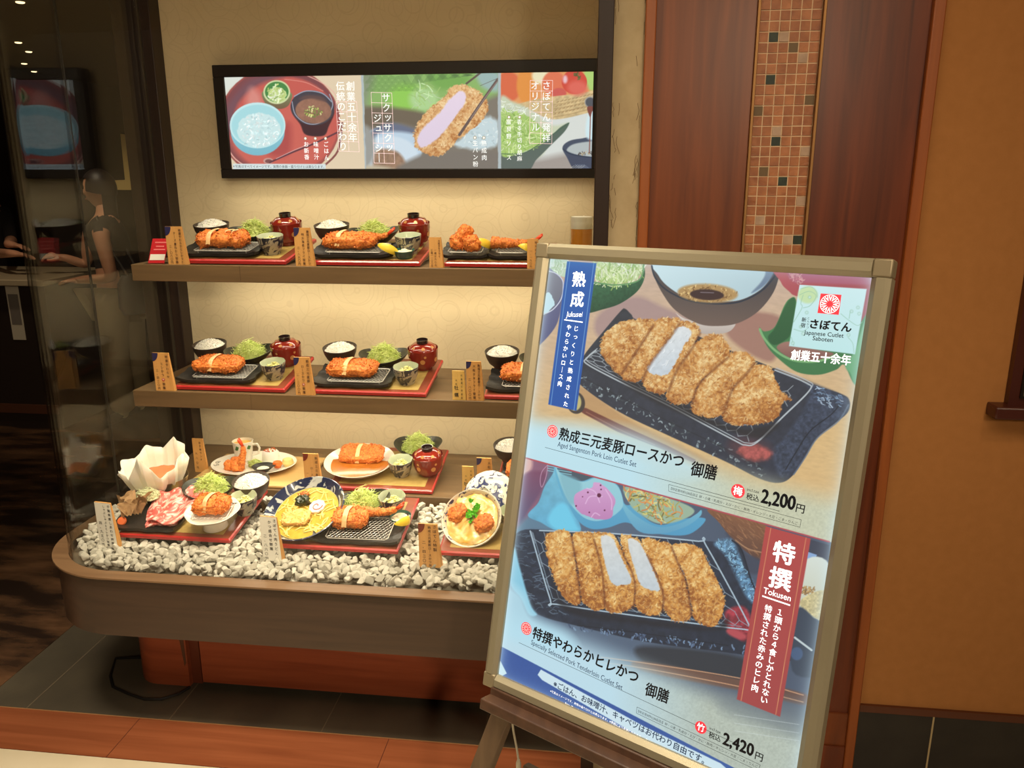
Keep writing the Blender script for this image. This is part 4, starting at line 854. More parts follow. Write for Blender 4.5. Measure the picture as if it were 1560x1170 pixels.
for cx, cy in ((o0, 0), (x1_, 0), (o0, y1_-FW), (x1_, y1_-FW)):
    c = skid(MB().box(cx, cx+FW, cy, cy+FW, -.022, .0095), 'corner_cap', mat('corner_metal', (150, 138, 112), .42, .45), angle=20); bevel(c, .003)
skid(MB().box(0, SW, y1_, 0, -.020, -.004), 'back_board', mat('back_board', (60, 58, 54), .7))
PPL = Plane(SP.at(0, 0, -.0035), SP.u, SP.v)
post = print_sheet('poster', PPL, SW, SH, 620, 878, paint_poster, sg_, 1.0*PRINTS); post.location = (-SW/2, SH, .03-.0035)
tb = MB(); W_, K_, N_, R_, P_, G_ = 0, 1, 2, 3, 4, 5
z5, z6 = ZT(800, 380, 2.786), ZT(740, 690, 2.4375)
A_, B_, D_, F_, G_z, H_, K_z = ZT(810, 380, 5.571), ZT(1080, 390, 5.571), ZT(1060, 560, 4.333), ZT(1000, 740, 5.318), ZT(740, 880, 4.033), ZT(980, 920, 4.679), ZT(800, 540, 5.571)
Q = lambda zt, *a: [PPL.uv(*p) for p in zt(*a)]
def hl(s, zt, x0, y0, x1, y1, mi=K_, bold=0., hs=1., skew=0.): A, B = Q(zt, x0, y0, x1, y1); hline(tb, s, A, B, mi, .0006, bold, hs, skew)
def vl(s, zt, x0, y0, x1, y1, size, mi=W_, bold=0., sx=1.): A, B = Q(zt, x0, y0, x1, y1); vcol(tb, s, A, B, size, mi, .0006, bold, sx)
def crest(zt, cx, cy, rpx, ringed=True):
    """red wheel of twelve petals in a ring"""
    c, e = Q(zt, cx, cy, cx+rpx, cy); r = np.linalg.norm(e-c)
    if ringed: disc(tb, c, r*1.12, R_, .0005, 36); disc(tb, c, r*.95, P_, .00055, 36); disc(tb, c, r*.88, R_, .0006, 36)
    else: disc(tb, c, r, W_, .0007, 36); disc(tb, c, r*.93, R_, .00075, 36)
    for k in range(12):
        a = k*math.pi/6
        if ringed: bar(tb, c+np.array([math.cos(a), math.sin(a)])*r*.14, c+np.array([math.cos(a), math.sin(a)])*r*.84, r*.05, P_, .0007)
        else:
            u = np.array([math.cos(a), math.sin(a)]); w = np.array([-u[1], u[0]])
            quad(tb, [c+u*r*.30, c+u*r*.86+w*r*.19, c+u*r*.88+w*r*.10, c+u*r*.60, c+u*r*.88-w*r*.10, c+u*r*.86-w*r*.19], W_, .0008)
    if ringed: disc(tb, c, r*.2, R_, .00075, 16)
# upper poster
vl('熟成', A_, 402, 255, 388, 425, .031, W_, .03); hl('Jukusei', A_, 292, 572, 428, 572, W_, 0, 1.15, .15); A, B = Q(A_, 278, 597, 434, 618); bar(tb, A, B, .0022, W_)
vl('じっくりと熟成された', A_, 378, 672, 290, 1312, .0112, W_, .012); vl('やわらかいロース肉', A_, 318, 662, 240, 1140, .0112, W_, .012)
crest(K_z, 233, 652, 40)
hl('熟成三元麦豚ロースかつ', K_z, 285, 712, 1335, 955, K_, .03, 1.12, .08); hl('御膳', K_z, 1400, 1014, 1616, 1058, K_, .03, 1.15, .08)
hl('Aged Sangenton Pork Loin Cutlet Set', K_z, 275, 780, 942, 955, N_, .0, 1.25)
A, B = Q(K_z, 170, 788, 2160, 1330); bar(tb, A, B, .0007, K_)
quads = Q(z6, 680, 117, 1172, 248, 1167, 276, 680, 142)
for i in range(4): bar(tb, quads[i], quads[(i+1) % 4], .0006, K_)
hl('【特定原材料(28品目)】卵・小麦・乳成分・えび・かに・豚肉・オレンジ・大豆・ごま・りんご', z6, 688, 136, 1158, 267, K_)
c, = Q(D_, 279, 815); disc(tb, c, .0118, R_, .0006, 32); vl('梅', D_, 279, 815, 279, 815, .0165, W_, .02)
hl('incl.tax', D_, 338, 812, 418, 832, K_); hl('税込', D_, 332, 864, 416, 884, K_, .02, 1.05); hl('2,200', D_, 430, 888, 650, 940, K_, .05, 1.25); hl('円', D_, 660, 946, 714, 960, K_, .02)
# logo card
qd = Q(B_, 950, 318, 1126, 330, 1102, 500, 922, 484); quad(tb, qd, R_, .00065); crest(B_, 1026, 408, 84, False)
hl('さぼてん', B_, 858, 606, 1205, 642, K_, .05, 1.0); vl('新宿', B_, 808, 542, 800, 588, .0078, K_, .02); vl('とんかつ', B_, 846, 528, 838, 606, .0045, K_)
hl('Japanese Cutlet', B_, 806, 664, 1142, 694, K_, .012); hl('Saboten', B_, 880, 714, 1050, 732, K_, .012)
hl('創業五十余年', B_, 694, 872, 1200, 922, W_, .035, 1.15)
# lower poster
vl('特撰', F_, 1034, 548, 1004, 756, .037, W_, .035); hl('Tokusen', F_, 866, 868, 1086, 936, W_, .012, 1.1); A, B = Q(F_, 858, 892, 1084, 968); bar(tb, A, B, .0024, W_)
vl('１頭から４食しかとれない', H_, 974, 60, 862, 685, .0128, W_, .02); vl('特撰された赤みのヒレ肉', H_, 893, 35, 796, 600, .0128, W_, .02)
crest(G_z, 250, 312, 28)
hl('特撰やわらかヒレかつ', G_z, 285, 362, 928, 645, K_, .035, 1.12, .08); hl('御膳', G_z, 976, 712, 1117, 768, K_, .03, 1.15, .08)
hl('Specially Selected Pork Tenderloin Cutlet Set', G_z, 278, 408, 838, 690, N_, 0, 1.25)
A, B = Q(G_z, 204, 398, 1560, 1030); bar(tb, A, B, .0007, K_)
quads = Q(z6, 562, 943, 1020, 1158, 1012, 1180, 560, 966)
for i in range(4): bar(tb, quads[i], quads[(i+1) % 4], .0006, K_)
hl('【特定原材料(28品目)】卵・小麦・乳成分・えび・かに・豚肉・オレンジ・大豆・ごま・りんご', z6, 566, 962, 1010, 1170, K_)
c, = Q(H_, 411, 880); disc(tb, c, .0105, R_, .0006, 32); vl('竹', H_, 411, 880, 411, 880, .0145, W_, .02)
hl('incl.tax', H_, 472, 892, 552, 926, K_); hl('税込', H_, 466, 946, 550, 982, K_, .02, 1.05); hl('2,420', H_, 566, 996, 780, 1086, K_, .05, 1.2); hl('円', H_, 796, 1098, 848, 1122, K_, .02)
hl('※ごはん、お味噌汁、キャベツはお代わり自由です。', G_z, 416, 664, 1340, 1142, N_, .02, 1.05)
hl('※写真はイメージです。実際の盛り付けとは異なります。※季節により変更になります。※予定数がなくなり次第、終了させていただきます。', G_z, 396, 700, 1350, 1190, W_)
hl('Price, Photo Image and the actual servings are those with. The photo is a sample image. Until they run out, no serving is limited.', G_z, 488, 776, 1350, 1222, W_)
tb.build('lettering', [T_W, T_K, T_N, T_R, T_P, T_W], post, angle=0)
# easel
M_eas = mat('easel_wood', (84, 58, 42), .5, rgb2=(66, 44, 32), scale=8, stretch=(6, 1, 6), bump=.1)
M_eas2 = mat('easel_leg_wood', (104, 82, 60), .5, rgb2=(86, 66, 48), scale=8, stretch=(6, 6, 1))
ez = thing('easel', 'dark brown wooden easel holding up the lit food poster', 'easel', (.02, 1.40, 0))
def beam(mb, A, B, w, d, up=(0, 0, 1)):
    A, B = Vector(A), Vector(B); t = (B-A).normalized(); x = t.cross(Vector(up)).normalized(); y = x.cross(t); V = []
    for p in (A, B): V += [p-x*w/2-y*d/2, p+x*w/2-y*d/2, p+x*w/2+y*d/2, p-x*w/2+y*d/2]
    return mb.add(V, [(0, 3, 2, 1), (4, 5, 6, 7), (0, 1, 5, 4), (1, 2, 6, 5), (2, 3, 7, 6), (3, 0, 4, 7)])
def ek(mb, name, m): o = kid(mb, name, m, ez, angle=25); return bevel(o, .003)
up_ = Vector(SP.v); bt = lambda a, b, h: Vector(SP.at(a, b, h))
yb_ = -SH-FW-.016
ek(beam(MB(), bt(-.005, yb_, -.002), bt(SW+.01, yb_, -.002), .042, .030, SP.n), 'ledge', M_eas)
ek(beam(MB(), bt(-.005, yb_-.004, .026), bt(SW+.01, yb_-.004, .026), .022, .036, SP.n), 'ledge_lip', M_eas)
for a0, a1, s in ((.13, .02, -1), (SW-.13, SW-.02, 1)):
    top = bt(a0+(.10 if s < 0 else -.10), -.06, -.050); low = bt(a1, -SH, -.050); foot = top+(low-top)*(top.z/(top.z-low.z)); foot.z = 0
    ek(beam(MB(), top, foot, .045, .024, SP.n), 'front_leg', M_eas2)
top = bt(SW/2, -.06, -.075); back = top+Vector((.13, .26, 0)); back.z = 0
ek(beam(MB(), top, back, .040, .024, SP.n), 'rear_leg', M_eas2)
ek(beam(MB(), bt(.06, -SH-.20, -.052), bt(SW-.06, -SH-.20, -.052), .036, .020, SP.n), 'cross_bar', M_eas2)
ek(beam(MB(), bt(.20, -.10, -.05), bt(SW-.20, -.10, -.05), .036, .020, SP.n), 'cross_bar', M_eas2)
# white lead of the lit poster
w0 = Vector(SP.at(.028, -SH-FW, -.016)); ww = [w0]
for px, py, Y in ((784, 1085, 1.42), (781, 1105, 1.42), (788, 1145, 1.41), (790, 1170, 1.40), (785, 1200, 1.40)): ww.append(Vector(on(px, py, y=Y)))
ww += [Vector((ww[-1].x-.02, 1.40, .25)), Vector((ww[-1].x-.05, 1.44, .05)), Vector((ww[-1].x-.02, 1.55, .004)), Vector((ww[-1].x+.2, 1.80, .004))]
wp = [Vector(p) for p in (lambda A: [tuple(.5*((2*A[i])+(A[i+1]-A[max(i-1, 0)])*t+(2*A[max(i-1, 0)]-5*A[i]+4*A[i+1]-A[min(i+2, len(A)-1)])*t*t+(3*A[i]-A[max(i-1, 0)]-3*A[i+1]+A[min(i+2, len(A)-1)])*t**3)) for i in range(len(A)-1) for t in (0, .25, .5, .75)])([np.array(p) for p in ww])]
pc_ = thing('power_lead', 'thin white power lead hanging from the lit poster frame beside the easel', 'cable', tuple(wp[-1]))
kid(MB().tube(wp, .0024, 7), 'wire', mat('white_flex', (190, 182, 160), .5), pc_)
kid(MB().tube([wp[16]+Vector((0, 0, .02)), wp[16]+Vector((0, 0, .012)), wp[16]-Vector((0, 0, .012)), wp[16]-Vector((0, 0, .02))], [.003, .0055, .0055, .003], 8), 'inline_switch', mat('white_flex', (190, 182, 160), .5), pc_)
# ================================================================ the food samples
RN = np.random.RandomState(11)
M_bowlk = mat('dark_stoneware', (76, 62, 50), .4, rgb2=(54, 44, 37), scale=30); M_bowlg = mat('green_black_stoneware', (58, 58, 46), .35, rgb2=(34, 34, 28), scale=60, detail=8)
M_platek = mat('black_slate_ware', (40, 37, 35), .38, rgb2=(28, 26, 25), scale=25, bump=.3, bscale=80); M_lacq = mat('red_lacquer', (136, 36, 24), .16, coat=.6); M_lacqk = mat('dark_lacquer', (34, 18, 20), .15, coat=.5); M_gold = mat('gold_motif', (210, 150, 90), .3, .2)
M_trayr = mat('tray_red', (186, 40, 42), .3, coat=.3); M_trayw = wood('tray_wood', (138, 70, 46), (118, 56, 38), 'x', .3); M_mat = mat('gold_mat', (176, 148, 84), .5, rgb2=(160, 132, 70), scale=60)
M_rice = mat('white_rice', (244, 240, 230), .45, sss=.15); M_cab = mat('shredded_cabbage', (196, 214, 106), .5, rgb2=(222, 232, 150), scale=60, contrast=(.35, .65))
M_crumb = mat('orange_breadcrumb', (196, 92, 34), .6, rgb2=(246, 150, 66), scale=160, detail=5, contrast=(.32, .62)); M_crumb2 = mat('brown_breadcrumb', (186, 92, 44), .6, rgb2=(238, 160, 88), scale=160, contrast=(.32, .62))
M_meat = mat('pale_pork_cut', (240, 190, 128), .5, rgb2=(248, 214, 160), scale=90); M_wire = mat('steel_wire', (224, 220, 212), .35, .6); M_celg = mat('celadon_glaze', (196, 204, 178), .3, coat=.3)
def pattern(name, a, b, sc, c): return mat(name, a, .3, rgb2=b, scale=sc, contrast=c, coat=.3, distort=1.5)
M_cup = pattern('patterned_cup', (44, 46, 62), (176, 168, 146), 42, (.47, .52)); M_lemon = mat('lemon_peel', (236, 206, 60), .4); M_lemf = mat('lemon_flesh', (246, 226, 130), .35)
M_white = mat('white_porcelain', (240, 234, 220), .18, coat=.4); M_tail = mat('prawn_tail', (232, 74, 30), .35); M_teal = mat('teal_glaze', (50, 96, 86), .25, coat=.4); M_cream = mat('tartar_cream', (246, 238, 206), .5)
M_pick = mat('pickles', (226, 220, 120), .4, rgb2=(240, 238, 190), scale=90); M_card = wood('card_wood', (222, 166, 98), (206, 148, 82), 'z', .5, 2.); M_ink = mat('card_ink', (70, 34, 22), .6); M_inkk = mat('card_black_ink', (34, 30, 30), .6); M_navy = mat('card_navy', (40, 36, 84), .5); M_maroon = mat('card_maroon', (120, 40, 24), .5); M_seal = mat('card_seal', (196, 60, 40), .5)
M_print_glare = mat('white_print_glare', (240, 236, 226), .5); M_cardy = wood('card_yellow_wood', (226, 186, 108), (212, 168, 88), 'z', .5, 2.)

def lumpy(L, W, Hh, seed, nu=64, nv=34, e=.48, fine=.0024, lump=.0032, flakes=1100, bump=None):
    """crumbed slab: superellipsoid with lumps, fine crumb and loose flakes"""
    th = np.linspace(0, 2*np.pi, nu, endpoint=False); ph = np.linspace(-np.pi/2, np.pi/2, nv)
    T, Pp = np.meshgrid(th, ph); sp = lambda v, p: np.sign(v)*np.abs(v)**p
    X = sp(np.cos(Pp), .6)*sp(np.cos(T), e); Y = sp(np.cos(Pp), .6)*sp(np.sin(T), e); Z = sp(np.sin(Pp), .75)
    P = np.stack([X*L/2, Y*W/2, Z*Hh/2], -1).reshape(-1, 3); Nn = np.stack([X/L, Y/W, Z/Hh], -1).reshape(-1, 3); Nn /= np.linalg.norm(Nn, axis=1)[:, None]+1e-9
    d = (noise3(P, .022, seed)-.5)*2*lump+(noise3(P, .008, seed+3)-.5)*2*fine*1.3+(RN.rand(len(P))-.5)*2*fine
    if bump is not None: d = d+bump(P)
    P = P+Nn*d[:, None]; P[:, 2] += Hh/2; P[:, 2] = np.maximum(P[:, 2], 0)
    mb = MB(); Fs = [(j*nu+i, j*nu+(i+1) % nu, (j+1)*nu+(i+1) % nu, (j+1)*nu+i) for j in range(nv-1) for i in range(nu)]; mb.add(P, Fs)
    for k in RN.randint(nu*3, nu*(nv-2), flakes):
        c = P[k]; a = RN.randn(3); a /= np.linalg.norm(a); b = np.cross(a, RN.randn(3)); b /= np.linalg.norm(b); l = .0026+.0036*RN.rand(); w = l*.32
        mb.add([c-a*l*.6-b*w, c+a*l-b*w*.3, c+a*l*.8+b*w, c-a*l*.4+b*w+np.cross(a, b)*w], [(0, 1, 2), (0, 2, 3), (2, 1, 0), (3, 2, 0)][:2])
    return mb
def strands_mb(rx, ry, hh, n, l=(.02, .05), w=.0011, seed=1, z0=0.):
    g = np.random.RandomState(seed); mb = MB()
    mb.grid(lambda u, v: (rx*.86*v*math.cos(2*math.pi*u), ry*.86*v*math.sin(2*math.pi*u), z0+hh*.86*(1-v**1.6)), 20, 6)
    for k in range(n):
        r = math.sqrt(g.rand()); a = g.rand()*6.283; c = np.array([rx*.9*r*math.cos(a), ry*.9*r*math.sin(a), z0+hh*(1-r**1.6)*.92]); L = l[0]+g.rand()*(l[1]-l[0]); b = g.rand()*6.283
        d = np.array([math.cos(b), math.sin(b), g.randn()*.35]); q = np.array([-d[1], d[0], 0])*(g.rand()-.5)*1.2; P = []
        for t in (-.5, -.17, .17, .5):
            p = c+d*L*t+q*L*(.25-t*t)*2+np.array([0, 0, .006*(.25-t*t)*4]); e = (p[0]/rx)**2+(p[1]/ry)**2
            if e > 1.05: p[:2] *= math.sqrt(1.05/e)
            P.append(p)
        mb.tube(P, [w*.5, w, w, w*.5], 4)
    return mb
def grains(r, hh, n, seed=1, z0=0., gl=.0036):
    g = np.random.RandomState(seed); mb = MB(); mb.grid(lambda u, v: (r*v*math.cos(2*math.pi*u), r*v*math.sin(2*math.pi*u), z0+hh*(1-v**2.2)+.0022*math.sin(u*37+v*19)*(v < 1)), 26, 8)
    for k in range(n):
        q = math.sqrt(g.rand())*.97; a = g.rand()*6.283; c = np.array([r*q*math.cos(a), r*q*math.sin(a), z0+hh*(1-q**2.2)+g.rand()*.0028]); d = g.randn(3); d[2] *= .4; d /= np.linalg.norm(d); x = np.cross(d, [0, 0, 1]); x /= np.linalg.norm(x)+1e-9; y = np.cross(d, x); w = gl*.36
        mb.add([c-d*gl, c+x*w, c+y*w, c-x*w, c-y*w, c+d*gl], [(0, 2, 1), (0, 3, 2), (0, 4, 3), (0, 1, 4), (5, 1, 2), (5, 2, 3), (5, 3, 4), (5, 4, 1)])
    return mb

# ---- shared meshes, one per kind
ME = {}
ME['rice_bowl'] = MB().lathe([(0, .004), (.026, .003), (.027, 0), (.029, 0), (.030, .007), (.046, .022), (.055, .042), (.059, .061), (.0575, .0615), (.052, .043), (.043, .026), (0, .016)], 40).mesh('rice_bowl', M_bowlk)
ME['rice'] = [grains(.0535, .026, 420, s, .048).mesh('rice', M_rice, 0) for s in (1, 2)]
def leaf_f(a, r, z): return 1+.10*math.cos(2*a)+.05*math.cos(3*a+1) if r > .04 else 1
ME['cabbage_dish'] = MB().lathe([(0, .004), (.030, 0), (.034, 0), (.050, .012), (.068, .028), (.078, .042), (.0765, .0425), (.066, .031), (.048, .017), (0, .010)], 44, fr=leaf_f, fz=lambda a, r, z: .010*math.cos(2*a)*max(0, (r-.04)/.04)).mesh('cabbage_dish', M_bowlg)
ME['cabbage'] = [strands_mb(.060, .054, .056, 300, seed=s, z0=.020).mesh('shredded_cabbage', M_cab, 0) for s in (3, 4)]
ME['soup_body'] = MB().lathe([(0, .006), (.024, .004), (.025, 0), (.028, 0), (.028, .008), (.041, .014), (.0480, .028), (.0500, .045), (.0520, .074), (.0510, .0745), (.0488, .050), (0, .03)], 40).mesh('bowl_body', M_lacq)
def dots(rows, r, nrm):
    mb = MB()
    for (R, z, slope, s, n, ph) in rows:
        for k in range(n):
            a = 2*math.pi*k/n+ph; c = Vector((R*math.cos(a), R*math.sin(a), z)); rad = Vector((math.cos(a), math.sin(a), 0)); tg = Vector((-math.sin(a), math.cos(a), 0)); up = (Vector((0, 0, 1))*math.cos(slope)-rad*math.sin(slope)); m = 12
            V = []
            for i in range(m):
                b = 2*math.pi*i/m; x, y = s*math.cos(b), s*math.sin(b); aa = a+x/R; rr = R-y*math.sin(slope); V.append((rr*math.cos(aa), rr*math.sin(aa), z+y*math.cos(slope)))
            mb.add(V, [tuple(range(m))])
    return mb
ME['soup_dots'] = dots([(.0502, .040, -.08, .0085, 6, .3), (.0514, .057, -.07, .0045, 5, .9)], 0, 0).mesh('gold_motif', M_gold, 0)
ME['soup_lid'] = MB().lathe([(.0480, .064), (.0485, .068), (.0450, .078), (.034, .087), (.021, .0905), (0, .0915)], 40).mesh('lid', M_lacq)
ME['lid_dots'] = dots([(.0402, .0830, .70, .006, 7, .1)], 0, 0).mesh('gold_motif', M_gold, 0)
ME['lid_knob'] = MB().lathe([(.0185, .089), (.0198, .1035), (.0180, .1035), (.0165, .095), (0, .094)], 28).mesh('knob', M_lacqk)
oct_ = lambda a, r, z: 1-.045*(1-abs(math.cos(4*a)))
ME['cup'] = MB().lathe([(0, .003), (.022, .003), (.023, 0), (.026, 0), (.0265, .006), (.035, .020), (.040, .040), (.0425, .058), (.0415, .0590)], 48, fr=oct_).lathe([(.0415, .0590), (.0395, .056), (.035, .032), (0, .026)], 48, mi=1, fr=oct_).mesh('small_cup', [M_cup, M_celg])
ME['pickle'] = strands_mb(.024, .024, .016, 40, (.01, .02), .0022, 8, .036).mesh('pickles', M_pick, 0)
def plate_fn(L, W, wav=.002):
    def f(u, v):
        x, y = (u-.5)*L, (v-.5)*W; a, b = abs(2*u-1), abs(2*v-1)
        z = .010+.016*max(0, a-.70)**1.5*6*.5+.006*max(0, b-.72)*3.2
        x += wav*math.sin(v*19+u*4); y += wav*math.sin(u*17+1)
        return (x, y, z)
    return f
def black_plate(L, W):
    mb = MB(); f = plate_fn(L, W); nu, nv = 30, 18; mb.grid(f, nu, nv); lo = [(x, y, max(z-.009, .0)) for x, y, z in mb.v]; o = len(mb.v); n = o
    mb.v += lo; w = nu+1; mb.f += [tuple(i+o for i in q)[::-1] for q in mb.f[:nu*nv]]; mb.m += [0]*(nu*nv)
    e = [i for i in range(nu+1)]+[(j+1)*w-1 for j in range(1, nv+1)]+[nv*w+i for i in range(nu-1, -1, -1)]+[j*w for j in range(nv-1, 0, -1)]
    for a, b in zip(e, e[1:]+e[:1]): mb.f.append((b, a, a+o, b+o)); mb.m.append(0)
    return mb
ME['plate'] = black_plate(.262, .150).mesh('cutlet_plate', M_platek); ME['square_plate'] = black_plate(.150, .135).mesh('square_plate', M_platek)
def rack(L, W, z=.020):
    mb = MB(); c = .008; P = [(-L/2+c, -W/2, z), (L/2-c, -W/2, z), (L/2, -W/2+c, z), (L/2, W/2-c, z), (L/2-c, W/2, z), (-L/2+c, W/2, z), (-L/2, W/2-c, z), (-L/2, -W/2+c, z)]; mb.tube(P, .0016, 5, closed=True)
    n, m = int(L/.011), int(W/.010)
    for i in range(n):
        for j in range(m):
            x = -L/2+(i+.5+.5*(j % 2))*L/n; y = -W/2+(j+.2)*W/m
            if x > L/2-.002: continue
            mb.tube([(x, y, z), (x, y+.55*W/m, z)], .0005, 3); mb.tube([(x, y+.55*W/m, z), (min(x+.5*L/n, L/2), y+W/m, z)], .0005, 3); mb.tube([(x, y+.55*W/m, z), (x-.5*L/n, y+W/m, z)], .0005, 3)
    for sx in (-1, 1):
        for sy in (-1, 1): mb.tube([(sx*(L/2-.012), sy*(W/2-.01), z), (sx*(L/2-.012), sy*(W/2-.01), .0105)], .0011, 5)
    return mb
ME['rack'] = rack(.185, .112).mesh('wire_rack', M_wire); ME['round_rack'] = rack(.105, .095).mesh('wire_rack', M_wire)
ME['cutlet'] = [lumpy(.168, .088, .044, s).mesh('pork_cutlet', M_crumb, 0) for s in (1, 5, 9)]
ME['loaf'] = lumpy(.105, .074, .044, 21).mesh('pork_cutlet', M_crumb, 0)
ME['slit'] = MB().grid(lambda u, v: ((u-.5)*.015+.0015*math.sin(v*9), (v-.5)*.094, .0490-.036*abs(2*v-1)**5-.001*math.cos(u*6.28)), 4, 18).mesh('cut_face', M_meat, 0)
def knob_b(P): return .010*np.cos(P[:, 0]*70)
ME['rolls'] = lumpy(.176, .084, .044, 13, bump=lambda P: .006*np.cos(P[:, 0]*105)).mesh('rolled_cutlet', M_crumb, 0)
ME['ball'] = [lumpy(.052, .050, .046, s, 40, 22, .8, flakes=200).mesh('oyster_fritter', M_crumb, 0) for s in (31, 32)]
def prawn(Lb, r0, seed, curve=.25):
    mb = MB(); g = np.random.RandomState(seed); n = 46; P = []; R = []
    for i in range(n): t = i/(n-1); P.append((Lb*(t-.5), curve*Lb*(t-.5)**2, r0*(1-.25*t)+.03*max(0, t-.8))); R.append(r0*(1-.55*t)*(1 if i else .5)*(.9+.2*g.rand()))
    mb.tube(P, R, 20); V = np.array(mb.v); V += g.randn(*V.shape)*.0012; mb.v = [tuple(v) for v in V]
    for k in g.randint(0, len(V), 260):
        c = V[k]; a = g.randn(3); a /= np.linalg.norm(a); b = np.cross(a, g.randn(3)); b /= np.linalg.norm(b); l = .0024+.002*g.rand(); mb.add([c-a*l*.6-b*l*.3, c+a*l, c+b*l*.4], [(0, 1, 2)])
    tl_ = MB(); e = np.array(P[-1])
    for s in (-1, 1): tl_.add([e+np.array([-.006, 0, -.003]), e+np.array([.012, s*.006, .010]), e+np.array([.026, s*.013, .020]), e+np.array([.022, s*.003, .017]), e+np.array([.010, 0, .003])], [(0, 1, 2, 3, 4)]); tl_.tube([e, e+np.array([.016, s*.006, .012]), e+np.array([.025, s*.009, .02])], [.005, .005, .002], 6)
    return mb.mesh('fried_prawn', M_crumb, 0), tl_.mesh('tail', M_tail, 0)
ME['prawn'] = prawn(.135, .019, 5); ME['prawn_small'] = prawn(.085, .015, 6)
def lemon():
    mb = MB(); n = 10; R = .026; A = math.radians(62); P = [(0, 0, .004)]; V = []
    for i in range(n+1):
        for j in range(7): t = -math.pi/2+math.pi*i/n; a = -A/2+A*j/6; V.append((R*1.35*math.sin(t), R*math.cos(t)*math.sin(a), R*math.cos(t)*math.cos(a)))
    Fs = [(i*7+j, i*7+j+1, (i+1)*7+j+1, (i+1)*7+j) for i in range(n) for j in range(6)]; mb.add(V, Fs)
    for j in (0, 6): c = [V[i*7+j] for i in range(n+1)]; mb.add([tuple(np.array(p)*.999) for p in c], [tuple(range(n+1)) if j else tuple(range(n+1))[::-1]], 1)
    return mb.mesh('lemon_wedge', [M_lemon, M_lemf])
ME['lemon'] = lemon()
ME['dip'] = MB().lathe([(0, .004), (.020, 0), (.024, 0), (.030, .010), (.033, .024), (.0315, .0245), (.027, .012), (0, .008)], 32).mesh('dip_bowl', M_teal)
ME['cream'] = MB().lathe([(.0285, .017), (.02, .020), (.012, .021), (.008, .026), (0, .027)], 24, fr=lambda a, r, z: 1+.06*math.sin(5*a)).mesh('sauce', M_cream)

_pend = []
def flush():
    """tip the pending tray and all that stands on it about the tray's front edge"""
    if not _pend: return
    n0, y0, z0, a = _pend.pop(); R = Matrix.Translation((0, y0, z0)) @ Matrix.Rotation(a, 4, 'X') @ Matrix.Translation((0, -y0, -z0))
    for o in list(COL.objects)[n0:]:
        if o.parent is None: o.matrix_basis = R @ Matrix.LocRotScale(o.location, o.rotation_euler, o.scale)
TILT = math.radians(9.5)
def item(name, me, label, cat, x, y, z, rz=0, group=None, kind=None, rot=None):
    o = put(name, me); o.location = (x, y, z); o.rotation_euler = rot if rot is not None else (0, 0, rz); return tag(o, label, cat, group, kind)
def tray(x0, x1, y0, y1, z, label, mat_x=None, group='red edged trays', tilt=None):
    """red edged tray with a gold inlay; returns the height of its top"""
    flush(); tilt = TILT if tilt is None else tilt; _pend.append((len(COL.objects), y0, z, tilt))
    t = thing('tray', label, 'tray', ((x0+x1)/2, (y0+y1)/2, z), 0, group); w, d = (x1-x0)/2, (y1-y0)/2; s = .004
    b = MB().box(-w, w, -d, d, .003, .013); b.add([(-w, -d, .013), (w, -d, .013), (w, d, .013), (-w, d, .013), (-w+s, -d+s, .0165), (w-s, -d+s, .0165), (w-s, d-s, .0165), (-w+s, d-s, .0165)], [(0, 1, 5, 4), (1, 2, 6, 5), (2, 3, 7, 6), (3, 0, 4, 7)])
    bevel(b.build('body', M_trayr, t, angle=25), .001)
    MB().box(-w+s, w-s, -d+s, d-s, .0131, .0162).build('surface', M_trayw, t, angle=25)
    a, b_ = mat_x if mat_x else (-w+.03, w-.03); MB().box(a, b_, -d+.022, d-.03, .0163, .0168).build('mat', M_mat, t, angle=25)
    hh = 2*d*math.tan(tilt)
    MB().add([(-w*.9, -d*.96, 0), (w*.9, -d*.96, 0), (w*.9, d*.8, 0), (-w*.9, d*.8, 0), (w*.9, d*.8+hh*.9*math.sin(tilt), -hh*.88), (-w*.9, d*.8+hh*.9*math.sin(tilt), -hh*.88), (w*.9, -d*.96, 0.003), (-w*.9, -d*.96, .003), (w*.9, d*.8, .003), (-w*.9, d*.8, .003)], [(0, 1, 4, 5), (1, 2, 4), (0, 5, 3), (2, 3, 5, 4), (0, 7, 6, 1), (1, 6, 8, 2), (3, 9, 7, 0), (6, 7, 9, 8), (2, 8, 9, 3)]).build('riser', M_lacqk, t)
    return z+.0169
def rice_bowl(x, y, z, w, i=0):
    item('rice_bowl', ME['rice_bowl'], 'dark stoneware rice bowl '+w, 'bowl', x, y, z, RN.rand()*6, 'dark rice bowls'); item('rice', ME['rice'][i % 2], 'heap of white rice in the dark bowl '+w, 'rice', x, y, z, RN.rand()*6, 'servings of rice', 'stuff')
def cabbage(x, y, z, w, i=0, rz=.3):
    item('cabbage_dish', ME['cabbage_dish'], 'dark leaf shaped dish '+w, 'dish', x, y, z, rz, 'dark cabbage dishes'); item('shredded_cabbage', ME['cabbage'][i % 2], 'mound of shredded green cabbage '+w, 'cabbage', x, y, z, rz, 'mounds of cabbage', 'stuff')
def soup(x, y, z, w, rz=0):
    t = thing('soup_bowl', 'red lacquer soup bowl with lid and gold dots '+w, 'bowl', (x, y, z), rz, 'lidded red soup bowls'); b = put('body', ME['soup_body'], t); put('gold_motif', ME['soup_dots'], b); l = put('lid', ME['soup_lid'], t); put('gold_motif', ME['lid_dots'], l); put('knob', ME['lid_knob'], l)
def cup(x, y, z, w, rz=.2, pick=True):
    item('small_cup', ME['cup'], 'small blue patterned octagonal cup '+w, 'cup', x, y, z, rz, 'blue patterned cups')
    if pick: item('pickles', ME['pickle'], 'pale pickles inside the small cup '+w, 'pickles', x, y, z, rz, 'servings of pickles', 'stuff')
